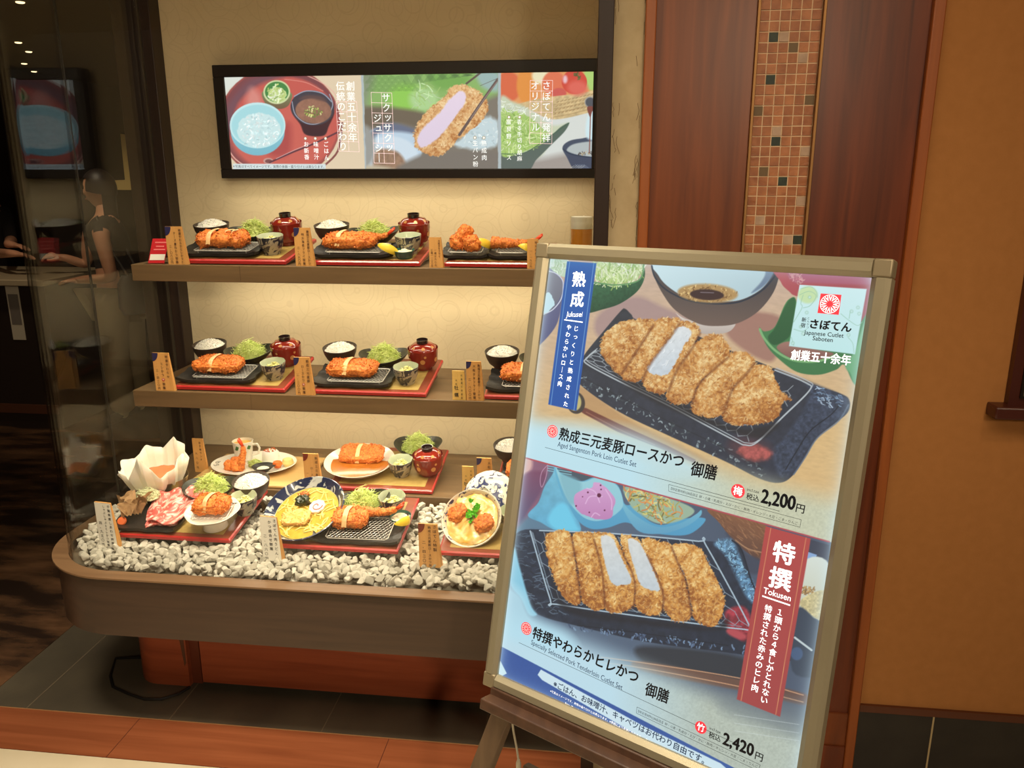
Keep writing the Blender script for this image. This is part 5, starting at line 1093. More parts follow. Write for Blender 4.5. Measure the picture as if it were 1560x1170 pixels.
def plated(x, y, z, w, rz=0, i=0, kind='cutlet', sl=-.015, rx=-.01):
    item('cutlet_plate', ME['plate'], 'black rectangular plate with upturned ends '+w, 'plate', x, y, z, rz, 'black cutlet plates'); c, s = math.cos(rz), math.sin(rz); q = lambda a, b: (x+a*c-b*s, y+a*s+b*c)
    item('wire_rack', ME['rack'], 'wire draining rack on the black plate '+w, 'rack', *q(.012, -.005), z, rz, 'wire racks')
    if kind == 'cutlet':
        o = thing('pork_cutlet', 'orange crumbed pork cutlet with a pale cut strip '+w, 'cutlet', (*q(rx, .002), z+.021), rz, 'breaded cutlets'); put('crumb_coat', ME['cutlet'][i % 3], o); put('cut_face', ME['slit'], o, (sl, 0, .0015), (0, 0, -.12))['label'] = 'pale pork cut strip'
    elif kind == 'rolls':
        o = thing('pork_cutlet', 'rolled crumbed cutlets in two lumps with pale slices '+w, 'cutlet', (*q(rx, .002), z+.021), rz, 'breaded cutlets'); put('crumb_coat', ME['rolls'], o); put('cut_face', ME['slit'], o, (-.026, 0, .003), (0, 0, -.1))['label'] = 'pale pork cut strip'
        for xx in (.022, .045): put('cut_face', ME['slit'], o, (xx, .012, .002), (0, .1, -.9), (.5, .55, 1))['label'] = 'thin pale cheese slice'
def lemon_(x, y, z, w, rz=.6, ry=.5): item('lemon_wedge', ME['lemon'], 'yellow lemon wedge '+w, 'lemon', x, y, z+.014, group='lemon wedges', rot=(1.2, ry, rz))
def prawn_(x, y, z, w, rz=0, k='prawn', rot=None):
    o = thing('fried_prawn', 'crumbed fried prawn with a red tail '+w, 'prawn', (x, y, z), rot or (0, 0, rz), 'fried prawns'); put('crumb_coat', ME[k][0], o); put('tail', ME[k][1], o)['label'] = 'bright red prawn tail'

# ---- price cards
def card(px0, px1, Y, z, h, label, cols, corner=M_navy, m=M_card, rz=0., face_m=None, ink_m=M_ink, dep=.011, fs=1., seal=None, name='price_card', group='wooden price cards'):
    """block card standing at depth Y between photo columns px0 and px1; cols: (text, x 0..1, top 0..1, bottom 0..1, size)"""
    flush(); xa, xb = x_at(px0, Y, z), x_at(px1, Y, z); w = xb-xa; t = thing(name, label, 'price card', ((xa+xb)/2, Y+dep/2, z), rz, group)
    k = .008*w/.06; V = [(-w/2, -dep/2, 0), (w/2, -dep/2, 0), (w/2+k*.3, dep/2, 0), (-w/2, dep/2, 0), (-w/2, -dep/2, h), (w/2-k, -dep/2, h), (w/2-k, -dep/2+.005, h), (-w/2, -dep/2+.005, h)]
    MB().add(V, [(0, 3, 2, 1), (4, 5, 6, 7), (1, 2, 6, 5), (2, 3, 7, 6), (3, 0, 4, 7)]+[(0, 1, 5, 4)], 0).build('block', m, t, angle=20)
    f = t; yf = -dep/2
    rot = (math.pi/2, 0, 0)
    if face_m: MB().add([(-w/2, 0, 0), (w/2-.001, 0, 0), (w/2-k, h-.001, 0), (-w/2, h-.001, 0)], [(0, 1, 2, 3)]).build('glare_face', face_m, t, loc=(0, yf-.0004, 0), rot=rot)  # white sheet puts the face's reflected light into its colour
    if corner:
        r = w*.34; P = [(-w/2, h)]+[(-w/2+r*math.cos(a)*.9, h+r*1.3*math.sin(a)) for a in np.linspace(0, -math.pi/2, 9)]
        MB().add([(x, y, 0) for x, y in P], [tuple(range(len(P)))[::-1]]).build('corner_mark', corner, t, loc=(0, yf-.0006, 0), rot=rot)
    tb = MB()
    for s, xf, a, b, sz in cols: vcol(tb, s, (-w/2+xf*(w-k*.5), h*(1-a)), (-w/2+xf*(w-k*.5), h*(1-b)), sz*fs, 0, .0009, .012)
    if seal: disc(tb, (-w/2+seal[0]*(w-k*.5), h*(1-seal[1])), w*.085, 1, .0010, 16); vcol(tb, seal[2], (-w/2+seal[0]*(w-k*.5), h*(1-seal[1])), (-w/2+seal[0]*(w-k*.5), h*(1-seal[1])), w*.12, 2, .0013)
    tb.build('lettering', [ink_m, M_seal, M_print_glare], t, angle=0, loc=(0, yf, 0), rot=rot)
    return t
def card_h(px, top, bot, Y): return float(on(px, top, y=Y)[2]-on(px, bot, y=Y)[2])

# ================================================================ upper shelf
YT = SF+.018; YR, YB = YT+.090, YT+.225   # tray front, front row, back row
def put_tray(x0px, x1px, z, w, yf=YT, dp=.285, **k): 
    x1 = x_at(x1px, yf, z); x0 = x_at(x0px, yf, z) if x0px is not None else x1-.36
    return tray(x0, x1, yf, yf+dp, z, 'red edged wooden tray with gold mat '+w, **k)
w = 'on the upper shelf\'s leftmost tray'
z = put_tray(None, 436, ZU, 'leftmost on the upper shelf')
xq = lambda px, y, zz: x_at(px, y, zz)
rice_bowl(xq(329, YB, z), YB, z, w); cabbage(xq(393, YB, z), YB-.005, z, w, 0, .1); soup(xq(442, YB-.02, z), YB-.02, z, w); plated(xq(346, YR, z), YR, z, w, kind='rolls', rx=-.004); cup(xq(418, YR, z), YR-.01, z, w)
w = 'on the upper shelf\'s second tray'
z = put_tray(None, 640, ZU, 'second on the upper shelf')
rice_bowl(xq(510, YB, z), YB, z, w, 1); cabbage(xq(573, YB, z), YB-.005, z, w, 1, .2); soup(xq(634, YB-.02, z), YB-.02, z, w, .5); plated(xq(543, YR, z), YR, z, w, i=1, sl=-.025, rx=-.014)
cup(xq(624, YR+.01, z), YR+.012, z, w, .5, False); prawn_(xq(571, YR+.03, z), YR+.045, z+.03, w, .25, 'prawn_small'); lemon_(xq(592, YR-.05, z), YR-.045, z+.012, w, .3)
item('dip_bowl', ME['dip'], 'small teal dip bowl '+w, 'bowl', xq(617, YT+.05, z), YT+.05, z, 0, 'teal dip bowls'); item('sauce', ME['cream'], 'white tartar sauce in the teal bowl '+w, 'sauce', xq(617, YT+.05, z), YT+.05, z, 0)
w = 'on the upper shelf\'s rightmost tray'
z = put_tray(677, 841, ZU, 'rightmost on the upper shelf beside the poster', dp=.25)
for px, l in ((712, 'left'), (785, 'right')):
    item('square_plate', ME['square_plate'], f'{l} of two square black plates {w}', 'plate', xq(px, YR, z), YR, z, 0, 'square black plates'); item('wire_rack', ME['round_rack'], f'wire rack on the {l} square plate {w}', 'rack', xq(px, YR, z), YR, z, 0, 'small wire racks')
item('oyster_fritter', ME['ball'][0], 'left crumbed oyster fritter '+w, 'fritter', xq(700, YR-.01, z), YR-.01, z+.020, .4, 'oyster fritters'); o = item('oyster_fritter', ME['ball'][1], 'upright crumbed oyster fritter atop its neighbours '+w, 'fritter', xq(714, YR, z), YR+.005, z+.024, 1, 'oyster fritters', rot=(.2, -.9, .5)); o.scale = (1.25, .9, .9); o.location.z += .028
item('oyster_fritter', ME['ball'][0], 'front crumbed oyster fritter '+w, 'fritter', xq(720, YR-.025, z), YR-.03, z+.020, 2, 'oyster fritters')
lemon_(xq(735, YR+.015, z), YR+.02, z+.014, 'beside the oyster fritters '+w); prawn_(xq(782, YR, z), YR, z+.021, 'on the right square plate of the upper shelf', .12); lemon_(xq(803, YR-.035, z), YR-.04, z+.014, 'beside the prawn '+w)
def up_card(px0, px1, top, bot, label, cols, **k): Y = SF+.004; return card(px0, px1, Y, ZU+.0005, card_h((px0+px1)/2, top, bot, Y), label, cols, **k)
up_card(257, 286, 344, 402, 'wooden price card at the left end of the upper shelf', [('特撰やわらかヒレかつと', .80, .10, .93, .0088), ('チーズ重ねかつ御膳', .50, .17, .93, .0088), ('二、〇八〇円', .22, .52, .94, .0090)])
up_card(451, 479, 346.5, 405, 'wooden price card between the leftmost and second trays of the upper shelf', [('熟成三元麦豚ロースかつ', .80, .10, .93, .0088), ('特大海老フライ御膳', .50, .17, .93, .0088), ('二、八六〇円', .22, .52, .94, .0090)])
up_card(654.5, 675.5, 363, 409.5, 'small wooden price card between the second and rightmost trays of the upper shelf', [('大粒カキフライ', .78, .12, .62, .0072), ('一個三六〇円', .48, .42, .92, .0070), ('三個一一〇〇円', .2, .42, .94, .0070)], corner=None, dep=.012)
up_card(803, 822, 364, 409.8, 'small wooden price card before the prawn plate on the upper shelf', [('特大海老フライ', .75, .12, .85, .0078), ('一、一九〇円', .32, .4, .92, .0074)], corner=None, dep=.012)
flush()
# red acrylic notice
Yn = SF+.030; xa = x_at(240, Yn, ZU); t = thing('acrylic_sign', 'slanted red notice in a clear stand at the left end of the upper shelf', 'sign', (xa, Yn, ZU), .12)
MB().box(-.034, .034, -.028, .030, 0, .002).build('base', G, t); nh = .078
card_m = MB().add([(-.026, -.010, .003), (.026, -.010, .003), (.040, .012, nh), (-.012, .012, nh), (-.026, -.0085, .003), (.026, -.0085, .003), (.040, .0135, nh), (-.012, .0135, nh)], [(0, 1, 2, 3), (5, 4, 7, 6), (1, 5, 6, 2), (4, 0, 3, 7), (3, 2, 6, 7)]).build('notice', mat('notice_red', (196, 30, 40), .35), t, angle=20)
f = lambda a, b: np.array([-.026, -.0103, .003])+a*np.array([.052, 0, 0])+b*np.array([.014, .022, nh-.003])
pp = MB(); P = [f(.06, .12), f(.97, .12), f(.97, .36), f(.06, .36)]; pp.add([p-np.array([0, .0004, 0]) for p in P], [(0, 1, 2, 3)], 0)
for b, a0, a1 in ((.84, .2, .9), (.68, .3, .8), (.55, .2, .9)): P = [f(a0, b-.02), f(a1, b-.02), f(a1, b+.03), f(a0, b+.03)]; pp.add([p-np.array([0, .0004, 0]) for p in P], [(0, 1, 2, 3)], 1)
pp.build('printed_lines', [M_print_glare, mat('notice_pink', (236, 120, 120), .5)], t, angle=0)
# beer mug with its little card
Yb_ = SF+.13; xb = x_at(885, Yb_, ZU); t = thing('beer_mug', 'clear mug of amber beer with white foam on the upper shelf', 'mug', (xb, Yb_, ZU))
MB().lathe([(0, .006), (.030, .004), (.033, 0), (.036, .004), (.0368, .150), (.0355, .1505), (.0345, .149), (.033, .008), (0, .008)], 36).build('glass', G, t); MB().lathe([(0, .009), (.0325, .009), (.0338, .112), (0, .112)], 36).build('beer', mat('amber_beer', (222, 146, 52), .2), t); MB().lathe([(0, .1125), (.0339, .1125), (.0342, .144), (.033, .149), (0, .150)], 36).build('foam', mat('beer_foam', (240, 234, 218), .7), t)
MB().tube([(.036, .0, .115), (.058, 0, .11), (.062, 0, .07), (.058, 0, .035), (.036, 0, .03)], .006, 8).build('handle', G, t)
card(867, 887, SF+.035, ZU+.0005, .066, 'small pale wooden card before the beer mug', [('生ビール', .55, .2, .8, .012)], corner=None, m=M_cardy, ink_m=M_inkk, dep=.012)
# ================================================================ middle shelf
w = 'on the middle shelf\'s leftmost tray'
z = put_tray(266, 434, ZM, 'leftmost on the middle shelf')
rice_bowl(xq(326, YB, z), YB, z, w); cabbage(xq(385, YB, z), YB-.005, z, w, 1, .35); soup(xq(441, YB-.02, z), YB-.02, z, w, 1.); plated(xq(342, YR, z), YR, z, w, i=2, sl=-.008); cup(xq(421, YR, z), YR-.005, z, w)
w = 'on the middle shelf\'s second tray'
z = put_tray(477, 649, ZM, 'second on the middle shelf')
rice_bowl(xq(522, YB, z), YB, z, w, 1); cabbage(xq(588, YB, z), YB-.005, z, w, 0, .15); soup(xq(647, YB-.02, z), YB-.02, z, w, .4); plated(xq(544, YR, z), YR, z, w, i=0, sl=-.010); cup(xq(622, YR, z), YR-.012, z, w, .6)
w = 'on the middle shelf\'s rightmost tray'
z = tray(xq(737.5, YT, ZM), xq(737.5, YT, ZM)+.36, YT, YT+.285, ZM, 'red edged wooden tray with gold mat rightmost on the middle shelf')
rice_bowl(xq(766, YB, z), YB, z, w); cabbage(xq(829, YB, z), YB-.005, z, w, 1, .2); plated(xq(806, YR, z), YR, z, w, i=1, sl=-.008, rx=-.006); soup(xq(885, YB-.02, z), YB-.02, z, w, .2)
def mid_card(px0, px1, top, bot, label, cols, **k): Y = SF+.004; return card(px0, px1, Y, ZM+.0005, card_h((px0+px1)/2, top, bot, Y), label, cols, **k)
mid_card(238, 266, 538.5, 596, 'wooden price card at the left end of the middle shelf', [('特撰やわらか', .80, .10, .62, .0100), ('ヒレかつ', .50, .28, .58, .0100), ('御膳', .50, .82, .92, .0100), ('二、四二〇円', .20, .46, .94, .0092)], seal=(.50, .70, '竹'))
mid_card(451, 478.5, 543.5, 601, 'wooden price card between the leftmost and second trays of the middle shelf', [('熟成三元麦豚', .80, .10, .62, .0100), ('ロースかつ', .50, .24, .60, .0098), ('御膳', .50, .82, .92, .0100), ('二、二〇〇円', .20, .46, .94, .0092)], seal=(.50, .71, '梅'))
mid_card(689.5, 710, 565.5, 610, 'small yellowish wooden card left of the tall card on the middle shelf', [('広島産江田島産', .75, .15, .92, .0062), ('大粒', .32, .32, .45, .0064), ('牡蠣', .32, .58, .82, .0145)], corner=None, m=M_cardy, ink_m=M_inkk, dep=.012)
mid_card(711, 736.5, 551.5, 611, 'tall wooden price card right of the small yellowish card on the middle shelf', [('熟成三元麦豚ロースかつ', .80, .10, .93, .0088), ('大粒カキフライ御膳', .50, .12, .92, .0090), ('二、八〇〇円', .22, .46, .94, .0092)])
# ================================================================ the low step
flush()
z = ZS
yk = SF+.20; xk = x_at(372, SF+.02, ZS)
t = thing('wooden_tray', 'pale plain wooden tray under the oval plate on the step', 'tray', (x_at(376, SF+.02, ZS), SF+.17, ZS)); bevel(MB().box(-.205, .185, -.160, .130, .0, .012).build('board', wood('pale_tray', (206, 168, 108), (190, 150, 92), 'x', .4), t, angle=25), .004)
zk = ZS+.0125; pk = np.array([x_at(387, SF+.165, zk+.02), SF+.165])
t = thing('oval_plate', 'white oval plate with cherry and swirl prints on the pale tray', 'plate', (pk[0], pk[1], zk), .05)
MB().lathe([(0, .003), (.62, .0), (.66, .0), (.82, .008), (1, .019), (.995, .0205), (.80, .0105), (.62, .0055), (0, .005)], 56, sx=.150, sy=.122).build('dish', M_white, t)
ch = MB()
for a, b in ((.045, -.075), (.060, -.072), (.118, -.002), (.128, .004)): ch.lathe([(0, .0025), (.0065, .001), (.0065, 0), (0, 0)], 12, c=(a, b, .0105+.09*max(0, abs(a)-.1)+.06*max(0, abs(b)-.06)))
for a, b in ((.045, -.075), (.118, -.002)): ch.tube([(a, b, .0135), (a+.006, b+.012, .016), (a+.014, b+.016, .017)], .0012, 5, 1)
for k, (cx, cy) in enumerate(((-.105, .022), (-.125, -.015), (-.085, .052), (-.118, -.040))): ch.tube([(cx+(.012-.0010*i)*math.cos(i*.7+k), cy+(.010-.0008*i)*math.sin(i*.7+k), .0135+.06*max(0, math.hypot(cx/.15, cy/.122)-.7)) for i in range(11)], .0010, 5, 2)
ch.build('printed_motifs', [mat('cherry_red', (200, 60, 40), .4), mat('stem_brown', (110, 70, 40), .5), mat('swirl_grey', (104, 96, 88), .5)], t)
zp = zk+.0065
def kp(px, dy): y = pk[1]+dy; return x_at(px, y, zp), y, zp
x, y, zz = kp(372, .055); t = thing('soup_mug', 'white printed mug of yellow soup standing on the oval plate', 'mug', (x, y, zz), .1)
MB().lathe([(0, .003), (.026, 0), (.029, .002), (.032, .030), (.0375, .074), (.0358, .0745), (.031, .034), (0, .028)], 36).build('body', M_white, t); MB().lathe([(0, .064), (.0345, .064)], 32).build('soup', mat('corn_soup', (222, 170, 70), .3), t); MB().tube([(.0355, .0, .060), (.052, 0, .062), (.060, 0, .046), (.054, 0, .026), (.033, 0, .020)], .0042, 8).build('handle', M_white, t)
q_ = MB()
for a, hgt in ((-1.2, .03), (-1.9, .05), (-.7, .05)): q_.tube([(.0345*math.cos(a)*1.02, .0345*math.sin(a)*1.02, hgt), (.0352*math.cos(a+.15)*1.02, .0352*math.sin(a+.15)*1.02, hgt+.012)], .006, 6)
q_.build('printed_leaf', mat('mug_print', (70, 110, 60), .4), t)
x, y, zz = kp(376, -.048); prawn_(x, y, zz+.042, 'standing upright on the oval plate', rot=(0, -1.35, .2), k='prawn_small')
for px, dy, l in ((350, -.045, 'leftmost'), (360, -.052, 'nearest the prawn')):
    x, y, zz = kp(px, dy); o = item('croquette', ME['ball'][px % 2], f'small brown crumbed croquette {l} on the oval plate', 'croquette', x, y, zz, px, 'croquettes'); o.scale = (.75, .62, .72)
o = item('croquette', ME['loaf'], 'small crumbed stick behind the croquettes on the oval plate', 'croquette', *kp(362, -.015), .5, 'croquettes'); o.scale = (.45, .5, .75)
x, y, zz = kp(401, -.045); t = thing('sauce_dish', 'small black leaf shaped sauce dish on the oval plate', 'dish', (x, y, zz), .4); MB().lathe([(0, .002), (.018, 0), (.030, .010), (.0385, .019), (.037, .0195), (.026, .011), (0, .007)], 28, fr=lambda a, r, z: 1+.16*max(0, math.cos(a))**6*(r > .03)).build('dish', M_platek, t); MB().lathe([(.022, .0095), (.013, .014), (0, .0155)], 20).build('sauce', M_cream, t)
x, y, zz = kp(413, .055); t = thing('rice_mold', 'round mould of white rice topped with fried flakes on the oval plate', 'rice', (x, y, zz)); MB().lathe([(0, 0), (.030, 0), (.0315, .008), (.029, .034), (.024, .040), (0, .042)], 30, fr=lambda a, r, z: 1+.015*math.sin(9*a+z*300)).build('rice', M_rice, t)
tp = MB()
for k in range(26): a, r = RN.rand()*6.28, .022*math.sqrt(RN.rand()); tp.tube([(r*math.cos(a), r*math.sin(a), .0425), (r*math.cos(a)+RN.randn()*.004, r*math.sin(a)+RN.randn()*.004, .0445)], .0016, 5)
tp.build('topping', mat('fried_flakes', (190, 96, 40), .5), t)
for px, dy, c, l, r in ((423, -.012, (226, 110, 40), 'orange cherry tomato', .017), (439, .004, (226, 206, 130), 'pale yellow potato ball', .021)):
    x, y, zz = kp(px, dy); tag(put('cherry_tomato' if px == 423 else 'potato_ball', MB().lathe([(0, 0), (r*.6, r*.15), (r, r*.8), (r*.8, r*1.45), (0, r*1.75)], 20).mesh('ball', mat(l.replace(' ', '_'), c, .35)), None, (x, y, zz)), l+' on the oval plate', 'vegetable')
item('lettuce', strands_mb(.030, .022, .02, 70, (.015, .03), .002, 44).mesh('lettuce', mat('lettuce_green', (190, 204, 120), .5), 0), 'pale lettuce shreds between prawn and dish on the oval plate', 'lettuce', *kp(389, .0), kind='stuff')
w = 'on the curry tray of the step'
z = put_tray(500, 659, ZS, 'holding the curry plate on the step'); cx = x_at(550, YR+.04, z); cy = YR+.040
t = thing('curry_plate', 'large white oval plate of brown curry on the step', 'plate', (cx, cy, z)); MB().lathe([(0, .004), (.58, 0), (.64, 0), (.85, .014), (1, .030), (.99, .0315), (.82, .0175), (.6, .0075), (0, .006)], 56, sx=.122, sy=.120).build('dish', mat('white_ware', (238, 230, 214), .2, coat=.4), t)
MB().lathe([(.86, .0205), (.6, .0225), (0, .0230)], 48, sx=.120, sy=.118, fr=lambda a, r, z: (1+.05*math.sin(3*a+1)) if math.sin(a) < .25 else .74).build('curry_sauce', mat('curry_sauce', (190, 116, 42), .2, rgb2=(172, 98, 34), scale=30, coat=.5), t)
o = thing('pork_cutlet', 'orange crumbed pork cutlet on the curry plate', 'cutlet', (cx+.002, cy+.030, z+.024), .05, 'breaded cutlets'); c = put('crumb_coat', ME['cutlet'][1], o); put('cut_face', ME['slit'], o, (-.008, 0, .0015), (0, 0, -.05))['label'] = 'pale pork cut strip'; o.rotation_euler.x = .22; o.scale = (.92, .95, .8)
cup(xq(612, YR, z), YR+.005, z, w, .4); soup(xq(654, YR+.02, z), YR+.02, z, w, .8); cabbage(xq(639, YB+.02, z), YB+.02, z, w, 0, .1)
w = 'on the right tray of the step'
z = tray(xq(752, YT, ZS), xq(752, YT, ZS)+.36, YT, YT+.285, ZS, 'red edged wooden tray with gold mat at the right of the step')
rice_bowl(xq(778, YB, z), YB, z, w, 1); plated(xq(823, YR, z), YR, z, w, i=0, rx=-.03); cabbage(xq(850, YB, z), YB, z, w, 1); soup(xq(905, YB, z), YB-.02, z, w)
def st_card(px0, px1, Y, top, bot, label, cols, **k): return card(px0, px1, Y, ZS+.0005, card_h((px0+px1)/2, top, bot, Y), label, cols, **k)
st_card(297.5, 316, SF+.13, 675.5, 726, 'wooden price card left of the oval plate on the step', [('お子様ランチ', .66, .12, .62, .0088), ('九八〇円', .28, .44, .86, .0085)], corner=None)
st_card(465, 491, SF+.02, 694, 748, 'wooden price card with maroon corner left of the curry plate', [('熟成三元麦豚', .80, .12, .70, .0096), ('ロースカレー', .50, .40, .86, .0088), ('一、六〇〇円', .22, .55, .95, .0080)], corner=M_maroon)
st_card(704.5, 724, SF+.02, 714.5, 760, 'small yellowish wooden card behind the big tilted bowl', [('広島産江田島産', .75, .15, .92, .0062), ('大粒', .32, .32, .45, .0064), ('牡蠣', .32, .58, .82, .0145)], corner=None, m=M_cardy, ink_m=M_inkk, dep=.012)
st_card(727, 752, SF+.012, 689, 750, 'tall wooden price card behind the lid of the big bowl', [('大粒カキフライ', .80, .12, .72, .0100), ('盛合せ御膳', .50, .36, .86, .0096), ('二、八五〇円', .22, .50, .95, .0090)])
# ================================================================ pebble bed and the trays on it
flush()
def bed(y): return .566+(y-1.95)*.075
M_peb = [mat('white_pebble', (210, 204, 190), .75, rgb2=(168, 163, 150), scale=45, bump=.4, bscale=110), mat('grey_pebble', (182, 177, 163), .75, rgb2=(142, 138, 126), scale=45, bump=.4, bscale=110)]
def pebble(seed):
    """angular crushed stone: hull of scattered points"""
    g = np.random.RandomState(seed); bm = bmesh.new(); q = g.randn(17, 3); q /= np.linalg.norm(q, axis=1)[:, None]; q *= (.86+.22*g.rand(17))[:, None]
    for p in q: bm.verts.new(p*np.array([1.05, .80+.12*g.rand(), .68]))
    r = bmesh.ops.convex_hull(bm, input=bm.verts); bmesh.ops.delete(bm, geom=[e for e in set(r['geom_interior']+r['geom_unused']) if isinstance(e, bmesh.types.BMVert)], context='VERTS')
    bmesh.ops.bevel(bm, geom=list(bm.edges), offset=.07, segments=1, affect='EDGES', clamp_overlap=True)
    me = bpy.data.meshes.new('pebble'); bm.to_mesh(me); bm.free(); me.materials.append(M_peb[seed % 3 == 0]); me.shade_smooth(); me.set_sharp_from_angle(angle=math.radians(22)); return me
PEB = [pebble(s) for s in range(9)]
ZP = .589
FT = []   # tray footprints
def front_tray(px0, px1, py, w, dp=.285, width=None, tilt=None):
    y0 = float(on(px1, py, z=ZP)[1]); x0, x1 = x_at(px0, y0, ZP), x_at(px1, y0, ZP)
    if width: x1 = x0+width
    FT.append((x0, x1, y0, y0+dp)); return tray(x0, x1, y0, y0+dp, ZP, 'red edged wooden tray with gold mat '+w, tilt=tilt), y0
# ---- tray of raw pork
z, y0 = front_tray(180, 351, 829, 'under the raw pork plate on the pebbles')
w = 'on the raw pork tray'
xp = x_at(246, y0+.11, z); o = item('meat_plate', black_plate(.205, .215).mesh('meat_plate', M_platek), 'black rectangular plate holding raw pork slices and mushrooms', 'plate', xp, y0+.115, z)
M_raw = mat('marbled_pork', (204, 92, 84), .35, rgb2=(248, 208, 196), scale=26, detail=3, contrast=(.46, .60), stretch=(1.6, 1, 1), distort=1.5, coat=.3)
def slice_(L, W, seed):
    g = np.random.RandomState(seed); ph = g.rand(4)*6
    f = lambda u, v: ((u-.5)*W*(1-.25*v+.04*math.sin(v*8+ph[0])), (v-.5)*L, .004+.012*v+.005*math.sin(u*9+ph[1]+v*2)+.003*math.sin(v*13+ph[2]))
    mb = MB().grid(f, 16, 24); n = len(mb.v); mb.v += [(a, b, c-.003) for a, b, c in mb.v]; mb.f += [tuple(i+n for i in q)[::-1] for q in mb.f]; mb.m += [0]*(len(mb.f)-len(mb.m)); return mb.mesh('pork_slice', M_raw, 60)
for k, (dx, dy, dz, rz, l) in enumerate(((-.012, .0, .014, .34, 'leftmost'), (.018, .006, .020, .10, 'middle'), (.050, .002, .026, -.22, 'rightmost'))):
    item('pork_slice', slice_(.185, .098, k+3), f'{l} of the overlapping raw pork slices on the black plate', 'meat', xp+.022+dx, y0+.115+dy, z+dz-.004, rz, 'raw pork slices')
mm = MB(); g = np.random.RandomState(4)
for k in range(26):
    c = np.array([g.randn()*.018, g.randn()*.030, .012+abs(g.randn())*.018]); a = g.rand()*6.28; s_ = .016+.014*g.rand(); tl = g.rand()*.8
    mm.grid(lambda u, v: tuple(c+s_*np.array([math.cos(a)*(u-.5)*1.5*(.4+v), math.sin(a)*(u-.5)*1.5*(.4+v), v*1.1+.10*math.sin(u*11+k)])+s_*.5*v*np.array([math.sin(a), -math.cos(a), 0])*tl), 8, 5)
item('mushroom_cluster', mm.mesh('mushroom', mat('brown_mushroom', (150, 112, 76), .6, rgb2=(196, 160, 116), scale=60), 60), 'brown frilly mushroom cluster beside the raw pork slices', 'mushroom', xp-.068, y0+.090, z+.010)
item('shredded_leek', strands_mb(.040, .030, .026, 150, (.02, .05), .0012, 15, .0).mesh('leek', mat('pale_leek', (228, 230, 188), .5), 0), 'pale shredded leek heap behind the mushrooms', 'leek', xp-.062, y0+.160, z+.028, kind='stuff')
item('carrot_slice', MB().lathe([(0, 0), (.013, .001), (.014, .005), (.012, .008), (0, .0085)], 14).mesh('carrot', mat('carrot', (222, 104, 44), .4)), 'orange carrot slice before the mushrooms', 'vegetable', xp-.080, y0+.040, z+.016, rot=(.7, .2, 0))
xx = x_at(330, y0+.24, z); item('cabbage_dish', ME['cabbage_dish'], 'dark leaf shaped dish '+w, 'dish', xx, y0+.225, z, .2, 'dark cabbage dishes'); item('shredded_cabbage', ME['cabbage'][0], 'mound of shredded green cabbage '+w, 'cabbage', xx, y0+.225, z, .2, 'mounds of cabbage', 'stuff')
rice_bowl(x_at(390, y0+.24, z), y0+.235, z, w, 1); cup(x_at(371, y0+.12, z), y0+.145, z, w, .3)
t = thing('sauce_cup', 'small white oval cup of dark sauce '+w, 'cup', (x_at(338, y0+.16, z), y0+.150, z)); MB().lathe([(0, .003), (.016, 0), (.020, .004), (.026, .028), (.0245, .0285), (.020, .014), (0, .012)], 28, sx=1.15, sy=.8).build('cup', M_white, t); MB().lathe([(0, .0235), (.0225, .0235)], 24, sx=1.15, sy=.8).build('sauce', mat('brown_sauce', (92, 50, 24), .15), t)
xx, yy = x_at(330, y0+.06, z), y0+.060; t = thing('pedestal_plate', 'round white footed plate at the front of the raw pork tray', 'plate', (xx, yy, z)); MB().lathe([(0, .006), (.030, .002), (.034, 0), (.037, .002), (.034, .024), (.032, .034), (.050, .040), (.074, .052), (.080, .060), (.0785, .0605), (.05, .046), (0, .043)], 44, fr=lambda a, r, z_: 1+.02*math.sin(6*a)*(r > .07)).build('dish', M_white, t)
o = item('wire_rack', ME['round_rack'], 'wire rack on the footed plate '+w, 'rack', xx, yy, z+.036, .1, 'small wire racks')
o = thing('pork_cutlet', 'small orange crumbed cutlet on the footed plate', 'cutlet', (xx, yy+.004, z+.057), .12, 'breaded cutlets'); put('crumb_coat', ME['loaf'], o); put('cut_face', ME['slit'], o, (-.004, 0, .002), (0, 0, -.25), (.9, .8, 1))['label'] = 'pale pork cut strip'
flush()
# ---- paper hot pot behind it
yh = 2.345; xh = x_at(243, yh, .66); st_ = thing('pot_stand', 'square black lacquer stand under the paper hot pot', 'stand', (xh+.02, yh, .596), .05); bevel(MB().box(-.105, .105, -.062, .062, .0, .030).build('top', M_lacqk, st_), .004)
t = thing('metal_pot', 'shallow steel bowl holding the white paper hot pot', 'pot', (xh, yh, .6265)); MB().lathe([(0, .004), (.040, 0), (.060, .008), (.085, .034), (.0925, .058), (.0915, .0585), (.083, .036), (.058, .0105), (0, .007)], 40).build('bowl', mat('dull_steel_bowl', (170, 156, 126), .3, .85), t)
SPK = [0, .028, .012, .075, .010, .020, .045, .008, .030, .048, .014, .030, .006, .022]
def zig(a): return abs(((a/(2*math.pi)*28) % 2)-1)
def spk(a):
    q = a/(2*math.pi)*len(SPK); i = int(q) % len(SPK); f = q-int(q); return SPK[i]*(1-f)+SPK[(i+1) % len(SPK)]*f
pp = MB().lathe([(0, .011), (.050, .013), (.070, .030), (.084, .054), (.096, .078), (.104, .092)], 140, fr=lambda a, r, z_: 1+.10*(zig(a)-.5)*(r > .06)+.5*spk(a)*(r > .09), fz=lambda a, r, z_: (spk(a+2.3)*1.35 if r > .1 else spk(a+2.3)*.45 if r > .09 else 0))
t = thing('paper_hot_pot', 'pleated white paper hot pot with orange broth and pointed corners', 'hot pot', (xh, yh, .6275), .3); t.rotation_euler = (.16, .05, -.4)
